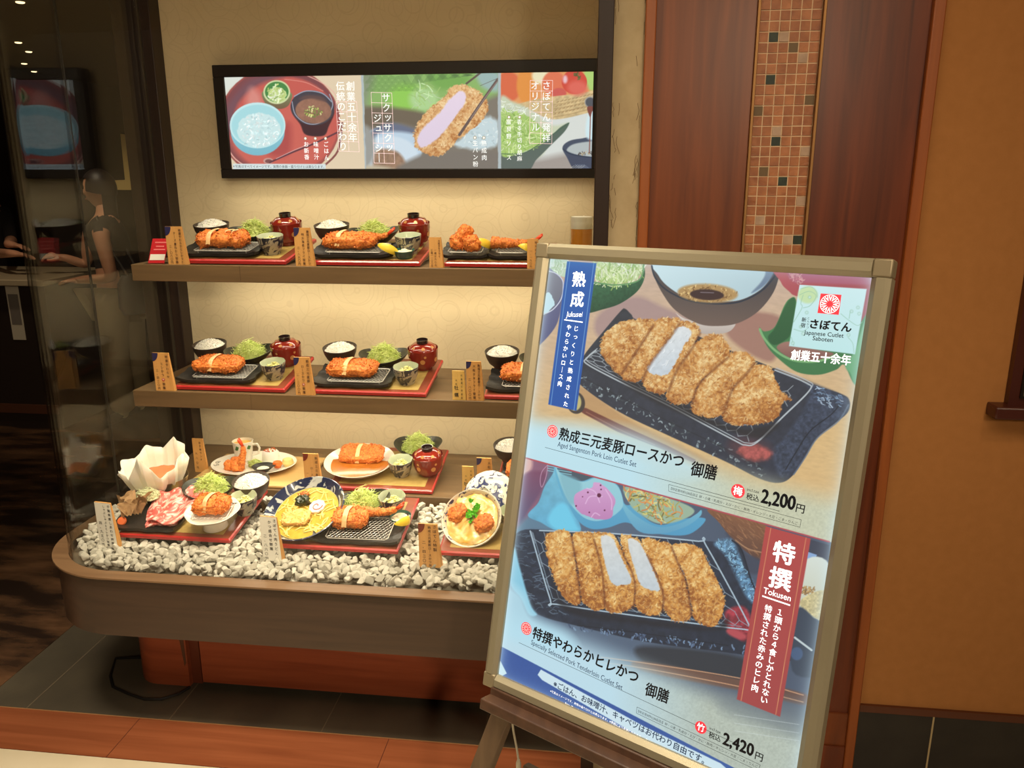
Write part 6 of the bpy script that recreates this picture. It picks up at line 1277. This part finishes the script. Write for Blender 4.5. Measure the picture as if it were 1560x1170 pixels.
m = MATS.get('white_paper') or mat('white_paper', (246, 238, 220), .7, sss=.1); pb_ = pp.build('paper', m, t, angle=12); sm_ = pb_.modifiers.new('thickness', 'SOLIDIFY'); sm_.thickness = .0008
MB().lathe([(0, .059), (.0800, .0595)], 60, fr=lambda a, r, z_: 1+.10*(zig(a)-.5)*(r > .06)).build('broth', mat('orange_broth', (206, 118, 56), .15, rgb2=(190, 100, 44), scale=30, coat=.5), t)
# ---- tray of noodles
z, y0 = front_tray(405, 606, 846, 'under the blue noodle bowl on the pebbles')
w = 'on the noodle tray'
cabbage(x_at(556, y0+.20, z), y0+.19, z, w, 1, .4); cup(x_at(601, y0+.20, z), y0+.195, z, w, .2); xx, yy = x_at(552, y0+.09, z), y0+.085
item('cutlet_plate', ME['plate'], 'black rectangular plate with upturned ends '+w, 'plate', xx, yy, z, .02, 'black cutlet plates'); item('wire_rack', ME['rack'], 'wire draining rack on the black plate '+w, 'rack', xx+.005, yy-.012, z, .02, 'wire racks')
o = thing('pork_cutlet', 'short orange crumbed cutlet with a pale strip '+w, 'cutlet', (xx-.030, yy+.006, z+.021), .06, 'breaded cutlets'); put('crumb_coat', ME['loaf'], o); put('cut_face', ME['slit'], o, (-.006, 0, .0015), (0, 0, -.12), (1, .88, 1))['label'] = 'pale pork cut strip'
prawn_(xx+.030, yy+.040, z+.026, 'behind the short cutlet '+w, .12); item('dip_bowl', ME['dip'], 'small teal dip bowl '+w, 'bowl', x_at(612, y0+.14, z), y0+.140, z, 0, 'teal dip bowls'); item('sauce', ME['cream'], 'white tartar sauce in the teal bowl '+w, 'sauce', x_at(612, y0+.14, z), y0+.140, z, .5); lemon_(x_at(612, y0+.09, z), y0+.092, z+.022, w, 1.2, .3)
flush()
def aim(P, ratio, deg):
    """orientation whose z axis shows a circle as an ellipse of this axis ratio, leaning towards deg in the picture"""
    c = CP-np.array(P); c /= np.linalg.norm(c); r_ = np.cross([0, 0, 1.], c); r_ /= np.linalg.norm(r_); u_ = np.cross(c, r_); a = math.radians(deg); n_ = c*ratio+math.sqrt(1-ratio**2)*(r_*math.cos(a)+u_*math.sin(a)); x = np.cross([0, 1, 0], n_); x /= np.linalg.norm(x); y = np.cross(n_, x)
    return Matrix([[x[i], y[i], n_[i]] for i in range(3)]).to_euler()
def put_at(o, P, rot): o.location = P; o.rotation_euler = rot; return o
# blue noodle bowl
P = on(463, 773, y=2.15); rt = aim(P, .69, 112)
for _k in range(40):   # bring the bowl forward until its low edge rests on the tray
    n_z = (rt.to_matrix() @ Vector((0, 0, 1))).z; low = P[2]-.127*math.sqrt(1-n_z*n_z)-.006; top_ = z+math.sin(TILT)*max(0, P[1]-.05-y0)
    P = on(463, 773, y=P[1]+(low-top_)*.5); rt = aim(P, .69, 112)
t = thing('noodle_bowl', 'large tilted blue bowl with white brush swirls on the noodle tray', 'bowl', P, rt); RB = .128*(P[1]+.05)/2.285
M_blue = mat('blue_brush_glaze', (30, 42, 78), .25, rgb2=(196, 200, 200), scale=16, detail=2, contrast=(.56, .62), distort=3.5, coat=.4)
MB().lathe([(0, -.070), (.042, -.072), (.044, -.080), (.050, -.080), (.051, -.070), (.085, -.050), (.113, -.018), (RB, 0), (RB-.003, .0015), (.108, -.014), (.100, -.022)], 56).build('outside', M_blue, t); MB().lathe([(.100, -.022), (.08, -.050), (0, -.066)], 48).build('inside', M_celg, t)
MR = Matrix.Translation(Vector(P)) @ rt.to_matrix().to_4x4()
def inb(x, y, h): return MR @ Vector((x, y, h))
item('broth', MB().lathe([(0, -.0235), (.0990, -.0232)], 48).mesh('broth', mat('yellow_broth', (206, 180, 78), .2, rgb2=(188, 158, 56), scale=40, coat=.5)), 'yellow broth filling the blue noodle bowl', 'broth', *inb(0, 0, 0), rot=rt, kind='stuff')
nd = MB(); g = np.random.RandomState(12)
for k in range(70):
    r = .085*math.sqrt(g.rand()); a = g.rand()*6.28; c = np.array([r*math.cos(a), r*math.sin(a), -.023]); b = g.rand()*6.28; L = .03+.03*g.rand(); q_ = g.randn()*.5
    pts = []
    for t_ in np.linspace(-.5, .5, 7): p_ = c+L*np.array([t_*math.cos(b)-q_*(t_*t_)*math.sin(b), t_*math.sin(b)+q_*t_*t_*math.cos(b), .12*(.25-t_*t_)]); e_ = math.hypot(p_[0], p_[1]); p_[:2] *= min(1, .094/(e_+1e-6)); pts.append(p_)
    nd.tube(pts, .0022, 5)
item('noodles', nd.mesh('noodles', mat('pale_noodle', (240, 222, 130), .35), 0), 'pale yellow noodles in the blue bowl', 'noodles', *inb(0, 0, 0), rot=rt, kind='stuff')
o = item('fish_cake', MB().lathe([(0, 0), (.024, 0), (.0255, .003), (.024, .006), (0, .0062)], 36, fr=lambda a, r, z_: 1+.05*math.sin(9*a)*(r > .02)).mesh('fish_cake', mat('fish_cake_white', (248, 226, 216), .4)), 'round pink and white swirled fish cake slice in the noodle bowl', 'fish cake', *inb(.032, .016, -.021), rot=rt)
sp_ = [( (.003+.0022*i/2)*math.cos(i*.45), (.003+.0022*i/2)*math.sin(i*.45), .0066) for i in range(15)]; pk_ = MB().tube(sp_, .0018, 5).build('pink_swirl', mat('swirl_pink', (236, 120, 120), .4), o)
item('seaweed', lumpy(.048, .034, .018, 77, 30, 16, .9, .004, .006, 40).mesh('seaweed', mat('dark_seaweed', (36, 44, 26), .25, rgb2=(58, 66, 34), scale=80, coat=.4), 0), 'dark green seaweed heap in the noodle bowl', 'seaweed', *inb(-.018, .040, -.022), rot=rt)
item('fried_garnish', strands_mb(.018, .014, .012, 26, (.012, .03), .0014, 9).mesh('garnish', mat('garnish_orange', (206, 120, 60), .5), 0), 'thin orange vegetable shreds behind the seaweed', 'garnish', *inb(-.022, .064, -.020), rot=rt, kind='stuff')
item('egg_batter', lumpy(.092, .056, .020, 78, 44, 22, .7, .0024, .003, 300).mesh('batter', mat('soft_batter', (244, 184, 92), .45, rgb2=(250, 206, 130), scale=70), 0), 'pale orange batter covered slab at the front of the noodle bowl', 'cutlet', *inb(-.022, -.026, -.022), rot=(Matrix.Rotation(0, 3, 'X') and rt))
rest_ = thing('bowl_rest', 'low dark block propping up the blue noodle bowl', 'stand', (P[0]+.012, P[1]+.055, .6), 0); MB().box(-.055, .055, -.02, .05, .01, .078).build('block', M_lacqk, rest_)
# ---- tray of the rice bowl
z, y0 = front_tray(668, 852, 857, 'under the big patterned rice bowl on the pebbles', width=.36)
w = 'on the patterned bowl tray'
item('small_cup', ME['cup'], 'small patterned octagonal cup right of the big patterned bowl', 'cup', x_at(783, y0+.14, z), y0+.14, z, .3, 'blue patterned cups')
flush()
P = on(718, 789, y=y0+.085); rt = aim(P, .90, 125); MR = Matrix.Translation(Vector(P)) @ rt.to_matrix().to_4x4(); RB = .090
M_don = mat('blue_white_pattern', (232, 228, 214), .2, rgb2=(52, 62, 110), scale=34, detail=2, contrast=(.54, .60), distort=2, coat=.4)
t = thing('rice_bowl_large', 'big tilted patterned white bowl of egg and cutlet on the pebbles', 'bowl', P, rt); MB().lathe([(0, -.060), (.034, -.061), (.036, -.070), (.041, -.070), (.042, -.060), (.068, -.045), (.083, -.020), (RB, 0), (RB-.003, .0018), (.083, -.004), (.080, -.012)], 52).build('outside', M_don, t); MB().lathe([(.080, -.012), (.065, -.035), (0, -.050)], 44).build('inside', M_white, t); MB().lathe([(RB-.0035, .0012), (RB-.0005, .0035), (RB+.0012, .001), (RB+.0005, -.002)], 52).build('rim', mat('rim_white', (236, 230, 214), .2, coat=.4), t)
eg = lumpy(.158, .158, .020, 91, 64, 24, 1.0, .0022, .0055, 0); item('egg_topping', eg.mesh('egg', mat('soft_egg', (246, 190, 90), .3, rgb2=(250, 222, 160), scale=34, contrast=(.4, .62), coat=.4), 0), 'soft yellow egg and onion filling the big patterned bowl', 'egg', *inb(0, 0, -.022), rot=rt, kind='stuff')
for x_, y_, r_, l in ((-.040, .020, .5, 'left'), (.038, -.022, .2, 'right')):
    q_ = rt.to_matrix() @ Matrix.Rotation(r_, 3, 'Z'); o = item('pork_cutlet', ME['ball'][0], f'{l} crumbed cutlet piece in the egg of the big patterned bowl', 'cutlet', *inb(x_, y_, -.014), rot=q_.to_euler(), group='cutlets in egg'); o.scale = (1.12, 1.0, .62)
gl = MB(); g = np.random.RandomState(5)
for k in range(24):
    c = np.array([g.randn()*.010, g.randn()*.014, .002+g.rand()*.010]); a = g.rand()*6.28; s_ = .010+.006*g.rand(); gl.grid(lambda u, v: tuple(c+s_*np.array([(u-.5)*math.cos(a)-v*math.sin(a), (u-.5)*math.sin(a)+v*math.cos(a), .4*v+.2*math.sin(u*8)])*(.4+.8*math.sin(math.pi*v))), 4, 4)
item('parsley_sprig', gl.mesh('leaves', mat('bright_green_herb', (96, 190, 40), .45), 60), 'bright green herb sprig in the middle of the big patterned bowl', 'herb', *inb(.002, .012, .002), rot=rt)
PL = on(742, 758, y=y0+.195); rl = aim(PL, .88, 150); t = thing('serving_cover', 'blue and white patterned lid leaning behind the big patterned bowl', 'lid', PL, rl); MB().lathe([(.088, -.016), (.086, -.004), (.070, .010), (.045, .020), (.026, .023), (.026, .034), (.023, .034), (.021, .024), (0, .0245)], 48).build('lid', M_don, t); MB().lathe([(.088, -.016), (.0865, -.0165), (.069, .006), (0, .018)], 40).build('inside', M_white, t)
rs = thing('bowl_rest', 'small brown wooden stand under the big patterned bowl', 'stand', (P[0]+.012, P[1]+.020, .60)); MB().box(-.042, .042, -.026, .050, .012, .050).build('block', mat('stand_wood', (110, 64, 38), .4), rs)
# ---- price cards among the pebbles
def peb_card(px0, px1, top, bot, label, cols, **k): Y = float(on((px0+px1)/2, bot, z=.574)[1]); return card(px0, px1, Y, .573, card_h((px0+px1)/2, top, bot, Y), label, cols, dep=k.pop('dep', .016), **k)
peb_card(152, 182, 766, 833, 'price card with painted white glare at the left end of the pebble bed', [('千葉県産しあわせ絆豚', .80, .08, .90, .0100), ('しゃぶしゃぶとヒレかつ御膳', .52, .08, .95, .0086), ('四、九五〇円', .22, .46, .95, .0105)], corner=None, face_m=M_print_glare, ink_m=M_inkk, rz=-.12)
peb_card(401, 431, 787, 854, 'price card with painted white glare before the blue noodle bowl', [('さぼてん肉うどんと', .80, .08, .92, .0108), ('かつ盛合せ御膳', .52, .12, .72, .0108), ('二、八六〇円', .22, .44, .95, .0105)], corner=None, face_m=M_print_glare, ink_m=M_inkk, rz=-.08)
peb_card(639, 672, 798, 864, 'wooden price card with maroon corner standing left of the big patterned bowl', [('さぼてん特製', .80, .06, .58, .0112), ('熟成三元麦豚ロースかつ丼', .54, .08, .95, .0092), ('二、四二〇円', .26, .42, .95, .0108)], corner=M_maroon)
# ---- pebbles
rg = np.random.RandomState(21); cand = []; sp = .0225
for j in range(int(.47/(sp*.8))+1):
    for i in range(int(1.57/sp)+1):
        x = -1.605+(i+.5*(j % 2))*sp+rg.randn()*.004; y = 1.953+j*sp*.8+rg.randn()*.004
        if y < 1.950 or y > 2.405 or x > -.06: continue
        if x < XL+RC and y < YF+RC:
            if math.hypot(x-(XL+RC), y-(YF+RC)) > RC-.070: continue
        elif x < -1.592: continue
        if any(a-.004 < x < b+.004 and c+.002 < y < d+.02 for a, b, c, d in FT): continue
        if abs(x-xh-.02) < .115 and abs(y-yh) < .07: continue
        cand.append((x, y))
cand.sort(key=lambda p: p[1]+(10 if proj(np.array([p[0], p[1], .58]))[0] > 790 else 0))
stuff = MB(); bv = [(np.array([tuple(v.co) for v in m_.vertices]), [tuple(q.vertices) for q in m_.polygons]) for m_ in PEB]
for k, (x, y) in enumerate(cand):
    r = .0120+.0062*rg.rand(); z_ = bed(y)-.004+rg.rand()*.009; e = Euler((rg.randn()*.5, rg.randn()*.5, rg.rand()*6.28)); i = rg.randint(9)
    if k < 300: o = put('pebble', PEB[i], None, (x, y, z_), e, r); tag(o, 'rough white pebble in the bed before the food trays', 'pebble', 'white pebbles of the showcase bed')
    else: V_, F_q = bv[i]; stuff.add(V_*r @ np.array(e.to_matrix()).T+np.array([x, y, z_]), F_q)
for k in range(900):   # lower layer seen between the upper stones
    x, y = -1.59+rg.rand()*1.53, 1.955+rg.rand()*.455
    if x < XL+RC and y < YF+RC and math.hypot(x-(XL+RC), y-(YF+RC)) > RC-.075: continue
    r = .011+.004*rg.rand(); V_, F_q = bv[rg.randint(9)]; e = Euler((rg.randn()*.5, rg.randn()*.5, rg.rand()*6.28)); stuff.add(V_*r @ np.array(e.to_matrix()).T+np.array([x, y, bed(y)-.017]), F_q)
o = stuff.build('pebble_bed', M_peb[0], angle=16); tag(o, 'bed of rough white pebbles under and around the front trays', 'pebbles', kind='stuff')
# ================================================================ the restaurant beyond the glass
ctr = thing('reception_counter', 'dark reception counter with a pale top inside the restaurant', 'counter', (-4.7, 5.1, 0))
kid(MB().box(-5.9, -3.60, 4.78, 5.40, 0, .96), 'body', mat('counter_dark', (44, 33, 27), .5), ctr); o = kid(MB().box(-5.95, -3.56, 4.72, 5.45, .96, 1.0), 'top', mat('counter_pale_top', (176, 160, 132), .4), ctr); bevel(o, .006)
kid(MB().box(-5.9, -3.62, 4.765, 4.78, .10, .16), 'plinth_rail', mat('rail_brown', (92, 56, 40), .4), ctr)
nt = thing('notice_sheet', 'white printed notice sheet on the dark reception counter front', 'notice', (on(26, 490, y=4.776)[0], 4.776, .60)); MB().box(-.045, .045, -.0015, .0015, 0, .36).build('sheet', mat('notice_white', (200, 190, 170), .6), nt); MB().box(-.035, .035, -.003, -.0015, .10, .30).build('print', mat('notice_print', (120, 112, 104), .6), nt)
def body(name, J, E_, m, parent, sub=2, wear=()):
    """one continuous skin over a jointed skeleton: J = {joint: (x, y, z, r)} with the root first"""
    me = bpy.data.meshes.new(name); ks = list(J); me.from_pydata([J[k][:3] for k in ks], [(ks.index(a), ks.index(b)) for a, b in E_], []); o = bpy.data.objects.new(name, me); _ts.collection.objects.link(o)
    s_ = o.modifiers.new('skin', 'SKIN'); s_.use_smooth_shade = True
    for k, v in zip(ks, me.skin_vertices[0].data): r = J[k][3]; v.radius = r if hasattr(r, '__len__') else (r, r); v.use_root = (k == ks[0])
    u = o.modifiers.new('sub', 'SUBSURF'); u.levels = u.render_levels = sub; vl = _ts.view_layers[0]; vl.update(); m2 = bpy.data.meshes.new_from_object(o.evaluated_get(vl.depsgraph), depsgraph=vl.depsgraph); m2.name = name; m2.materials.clear(); m2.materials.append(m); m2.shade_smooth(); bpy.data.objects.remove(o)
    if wear:   # clothes: faces nearest the bones they cover
        for w_ in wear: m2.materials.append(w_[0])
        c = np.array([p.center for p in m2.polygons]); D = []
        for a, b in E_:
            A, B = np.array(J[a][:3]), np.array(J[b][:3]); ab = B-A; t_ = np.clip(((c-A) @ ab)/(ab @ ab+1e-9), 0, 1); D.append(np.linalg.norm(c-A-t_[:, None]*ab, axis=1))
        nb = np.argmin(np.array(D), 0); mi = np.zeros(len(c), int)
        for k, w_ in enumerate(wear):
            for e in w_[1]: mi[nb == E_.index(e)] = k+1
        m2.polygons.foreach_set('material_index', mi.astype(np.int32))
    return put(name, m2, parent)
M_skin = mat('skin', (206, 150, 118), .5, sss=.1); M_top = mat('black_top', (24, 22, 24), .8); M_tr = mat('beige_trousers', (150, 134, 104), .8); M_hair = mat('dark_hair', (34, 24, 20), .5); M_apr = mat('dark_uniform', (38, 32, 30), .8)
def hand(J, E_, w, d, side, pre, curl=.25, s=1.):
    """palm, five separate fingers and a thumb from wrist joint w along d"""
    W = Vector(J[w][:3]); d = Vector(d).normalized(); n_ = Vector(side).normalized(); x = d.cross(n_).normalized(); J[pre+'palm'] = (*(W+d*.045*s), (.030*s, .018*s)); E_.append((w, pre+'palm')); J[pre+'kn'] = (*(W+d*.082*s), (.034*s, .014*s)); E_.append((pre+'palm', pre+'kn'))
    for i, (o_, L) in enumerate(((-.030, .060), (-.010, .072), (.011, .068), (.030, .052))):
        p = W+d*.094*s+x*o_*s; a, b = pre+f'f{i}a', pre+f'f{i}b'; J[a] = (*p, .0085*s); q = p+d*L*.5*s-n_*L*curl*.3*s; J[b] = (*q, .0078*s); J[a+'t'] = (*(q+d*L*.45*s-n_*L*curl*s), .0062*s); E_ += [(pre+'kn', a), (a, b), (b, a+'t')]
    p = W+d*.035*s+x*-.036*s; J[pre+'t0'] = (*p, .011*s); q = p+(d*.7-x*.6)*.036*s; J[pre+'t1'] = (*q, .0090*s); J[pre+'t2'] = (*(q+(d*.9-x*.2)*.028*s), .0070*s); E_ += [(pre+'palm', pre+'t0'), (pre+'t0', pre+'t1'), (pre+'t1', pre+'t2')]
def head(parent, c, f, r=.098, hair=M_hair, long_=True):
    """head turned towards f, with face and hair"""
    f = Vector(f).normalized(); yaw = math.atan2(f.y, f.x); mb = MB(); nu, nv = 32, 24; V = []
    for j in range(nv+1):
        ph = -math.pi/2+math.pi*j/nv
        for i in range(nu):
            a = 2*math.pi*i/nu; x, y, z_ = math.cos(ph)*math.cos(a), math.cos(ph)*math.sin(a)*.80, math.sin(ph)*1.22; k = 1-.20*max(0, -z_-.2)*(1 if x > 0 else .5); x *= k*.95; y *= k*(1-.14*max(0, -z_))
            if x > .6 and abs(y) < .22 and -.45 < z_ < .12: x += .20*(1-abs(y)/.22)*(.45+z_*-1.0)*1.0
            if x > .5 and abs(abs(y)-.30) < .15 and abs(z_-.06) < .12: x -= .07
            if x > .5 and abs(y) < .3 and abs(z_+.62) < .06: x += .05
            V.append((x*r, y*r, z_*r))
    mb.add(V, [(j*nu+i, j*nu+(i+1) % nu, (j+1)*nu+(i+1) % nu, (j+1)*nu+i) for j in range(nv) for i in range(nu)])
    h = mb.build('head', M_skin, parent, loc=c, rot=(0, 0, yaw))
    for s_ in (-1, 1):
        MB().lathe([(0, -.006), (.010, 0), (0, .006)], 12, c=(r*.80, s_*r*.30, r*.07)).build('eye', mat('eye_dark', (30, 22, 20), .2), h); MB().lathe([(0, -.02), (.012, -.01), (.016, .008), (0, .022)], 12, c=(-.004, s_*r*.80, -.002), sx=1, sy=.5).build('ear', M_skin, h)
    MB().tube([(r*.80, -.022, -r*.60), (r*.89, 0, -r*.585), (r*.80, .022, -r*.60)], .0045, 6).build('mouth', mat('lips', (164, 88, 76), .5), h)
    hm = MB(); hm.grid(lambda u, v: ((lambda a, p: (1.09*r*math.cos(p)*math.cos(a)-.006, .90*r*math.cos(p)*math.sin(a), 1.28*r*math.sin(p)+.004))(math.radians(62)+u*math.radians(236), math.pi/2-v*(math.radians(96)+.25*math.sin(u*math.pi)))), 30, 14); hm.grid(lambda u, v: ((lambda a, p: (1.08*r*math.cos(p)*math.cos(a)-.004, .90*r*math.cos(p)*math.sin(a), 1.28*r*math.sin(p)+.004))(-math.radians(64)+u*math.radians(128), math.pi/2-v*math.radians(58))), 20, 6)
    if long_: hm.grid(lambda u, v: (-.055-.045*math.sin(u*math.pi), (u-.5)*.16, -.03-v*.16), 14, 6)
    hm.build('hair', hair, h)
# customer: seen from her left side, reaching across the counter
wx, wy = -3.22, 4.95
pw_ = thing('person', 'person in a black sleeveless top and beige trousers reaching over the reception counter', 'person', (wx, wy, 0)); L_ = lambda px, py, Y: tuple(on(px, py, y=Y)-np.array([wx, wy, 0]))
sl, el, hl_ = L_(152, 352, 4.78), L_(171, 424, 4.74), L_(124, 426, 4.80); sr, er, hr = L_(138, 352, 5.14), L_(132, 404, 5.16), L_(98, 392, 5.06)
J = {'pelvis': (.02, 0, .92, (.15, .12)), 'waist': (.02, 0, 1.06, (.125, .095)), 'chest': (0, 0, 1.22, (.145, .105)), 'collar': (0, 0, 1.33, (.10, .07)), 'neck': (-.005, 0, 1.40, .048), 'skull': (-.015, 0, 1.48, .055), 'shl': (*sl, .055), 'ell': (*el, .040), 'wrl': (*hl_, .026), 'shr': (*sr, .055), 'elr': (*er, .040), 'wrr': (*hr, .026),
     'hipl': (.02, -.09, .86, .095), 'knl': (0, -.10, .48, .062), 'anl': (.02, -.10, .09, .040), 'toel': (-.14, -.11, .03, .035), 'hipr': (.02, .09, .86, .095), 'knr': (0, .10, .48, .062), 'anr': (.02, .10, .09, .040), 'toer': (-.14, .11, .03, .035)}
E_ = [('pelvis', 'waist'), ('waist', 'chest'), ('chest', 'collar'), ('collar', 'neck'), ('neck', 'skull'), ('collar', 'shl'), ('shl', 'ell'), ('ell', 'wrl'), ('collar', 'shr'), ('shr', 'elr'), ('elr', 'wrr'), ('pelvis', 'hipl'), ('hipl', 'knl'), ('knl', 'anl'), ('anl', 'toel'), ('pelvis', 'hipr'), ('hipr', 'knr'), ('knr', 'anr'), ('anr', 'toer')]
hand(J, E_, 'wrl', (-1, .1, -.1), (0, 0, 1), 'l'); hand(J, E_, 'wrr', (-1, -.1, .15), (0, -.4, 1), 'r', .5); body('body', J, E_, M_skin, pw_, wear=[(M_top, [('pelvis', 'waist'), ('waist', 'chest'), ('chest', 'collar'), ('collar', 'shl'), ('collar', 'shr')]), (M_tr, [('pelvis', 'hipl'), ('hipl', 'knl'), ('knl', 'anl'), ('pelvis', 'hipr'), ('hipr', 'knr'), ('knr', 'anr')]), (M_apr, [('anl', 'toel'), ('anr', 'toer')])]); head(pw_, (-.03, 0, 1.555), (-1, -.1, 0))
g_ = lambda ks, k: {q_: (*J[q_][:3], tuple(v*k for v in J[q_][3]) if hasattr(J[q_][3], '__len__') else J[q_][3]*k) for q_ in ks}
Jb = g_(['pelvis', 'hipl', 'knl', 'anl', 'hipr', 'knr', 'anr'], 1.18); Jb['anl'] = (*Jb['anl'][:3], .085); Jb['anr'] = (*Jb['anr'][:3], .085); Jb['knl'] = (*Jb['knl'][:3], .095); Jb['knr'] = (*Jb['knr'][:3], .095); body('trousers', Jb, [('pelvis', 'hipl'), ('hipl', 'knl'), ('knl', 'anl'), ('pelvis', 'hipr'), ('hipr', 'knr'), ('knr', 'anr')], M_tr, pw_)
bp_ = Vector(sl)*.5; bg = thing('shoulder_bag', 'dark shoulder bag hanging behind the person at the reception counter', 'bag', (wx+.20, wy-.10, .78)); MB().lathe([(0, 0), (.12, .004), (.15, .05), (.14, .20), (.10, .25), (0, .255)], 24, sx=.55, sy=1).build('bag', mat('bag_leather', (40, 32, 30), .5), bg)
MB().tube([tuple(Vector(v)) for v in ((0, -.06, .24), (-.08, -.07, .40), (-.19, -.02, .605), (-.22, .03, .61), (-.12, .10, .46), (0, .06, .25))], .010, 6).build('strap', mat('bag_strap', (30, 26, 24), .5), bg)
# staff: only the reaching forearms come into the picture
sx_, sy_ = -4.75, 5.02
ps = thing('person', 'staff person in a dark uniform reaching both hands over the counter from the left', 'person', (sx_, sy_+.75, 0)); so = np.array([sx_, sy_+.75, 0]); L_ = lambda px, py, Y: tuple(on(px, py, y=Y)-so)
h1, h2 = L_(12, 372, 5.10), L_(16, 386, 4.95)
J = {'pelvis': (0, 0, .95, (.16, .12)), 'waist': (0, 0, 1.08, (.14, .10)), 'chest': (.03, -.02, 1.26, (.17, .12)), 'collar': (.05, -.03, 1.38, (.11, .08)), 'neck': (.06, -.03, 1.46, .055), 'skull': (.08, -.04, 1.54, .06), 'sh1': (.05, .16, 1.36, .06), 'el1': (.30, -.14, 1.16, .045), 'wr1': (*h1, .028), 'sh2': (.08, -.20, 1.36, .06), 'el2': (.30, -.40, 1.10, .045), 'wr2': (*h2, .028), 'hip1': (0, .10, .88, .10), 'kn1': (0, .10, .50, .07), 'an1': (0, .10, .09, .045), 'to1': (.16, .10, .035, .04), 'hip2': (0, -.08, .88, .10), 'kn2': (0, -.08, .50, .07), 'an2': (0, -.08, .09, .045), 'to2': (.16, -.08, .035, .04)}
E_ = [('pelvis', 'waist'), ('waist', 'chest'), ('chest', 'collar'), ('collar', 'neck'), ('neck', 'skull'), ('collar', 'sh1'), ('sh1', 'el1'), ('el1', 'wr1'), ('collar', 'sh2'), ('sh2', 'el2'), ('el2', 'wr2'), ('pelvis', 'hip1'), ('hip1', 'kn1'), ('kn1', 'an1'), ('an1', 'to1'), ('pelvis', 'hip2'), ('hip2', 'kn2'), ('kn2', 'an2'), ('an2', 'to2')]
hand(J, E_, 'wr1', (1, -.1, -.12), (0, .2, 1), 'a'); hand(J, E_, 'wr2', (1, .05, -.1), (0, .2, 1), 'b'); body('body', J, E_, M_skin, ps, wear=[(M_apr, [e for e in E_ if e[0] in ('pelvis', 'waist', 'chest', 'collar', 'sh1', 'sh2', 'hip1', 'hip2', 'kn1', 'kn2', 'an1', 'an2') and e[1] not in ('neck',)])]); head(ps, (.10, -.04, 1.62), (1, -.1, 0), long_=False)
# cream panel for an unidentified bright shape; glowing discs added for reflected lights
t = thing('cream_panel', 'cream L shaped folded panel on the dark inner wall behind the side glass', 'notice', tuple(on(206, 290, y=5.58))); q = [on(a, b, y=5.58)-np.array(t.location) for a, b in ((184, 204), (220, 208), (229, 290), (170, 289), (167, 275), (191, 274))]
MB().add([(p[0], -.006, p[2]) for p in q]+[(p[0], .012, p[2]) for p in q], [(0, 1, 2, 3, 4, 5), (11, 10, 9, 8, 7, 6)]+[(i, i+6, (i+1) % 6+6, (i+1) % 6) for i in range(6)]).build('sheet', mat('cream_panel_face', (206, 180, 112), .6), t)
a, b = on(201, 206, y=5.58)-np.array(t.location), on(208, 289, y=5.58)-np.array(t.location); MB().tube([(a[0], -.007, a[2]), (b[0], -.007, b[2])], .004, 5).build('fold', mat('fold_line', (120, 98, 56), .7), t)
for k, (px, py, d_) in enumerate(((31, 5, 'nearest'), (28, 66, 'second'), (44, 80, 'third'), (37, 98, 'fourth'), (52, 110, 'farthest'))):
    p = on(px, py, z=2.742)
    if p[1] > 10.8: p = on(px, py, y=10.6)
    tag(MB().lathe([(0, 0), (.022, 0), (.028, .004), (.028, .010), (0, .010)], 16).build('reflection_dot', mat('dot_glow', (255, 226, 170), .5, emit=2.5), None, loc=tuple(p)), f'{d_} of the small glowing discs added for lights reflected in the glass', 'glint', 'reflected light dots')
bpy.data.scenes.remove(_ts)
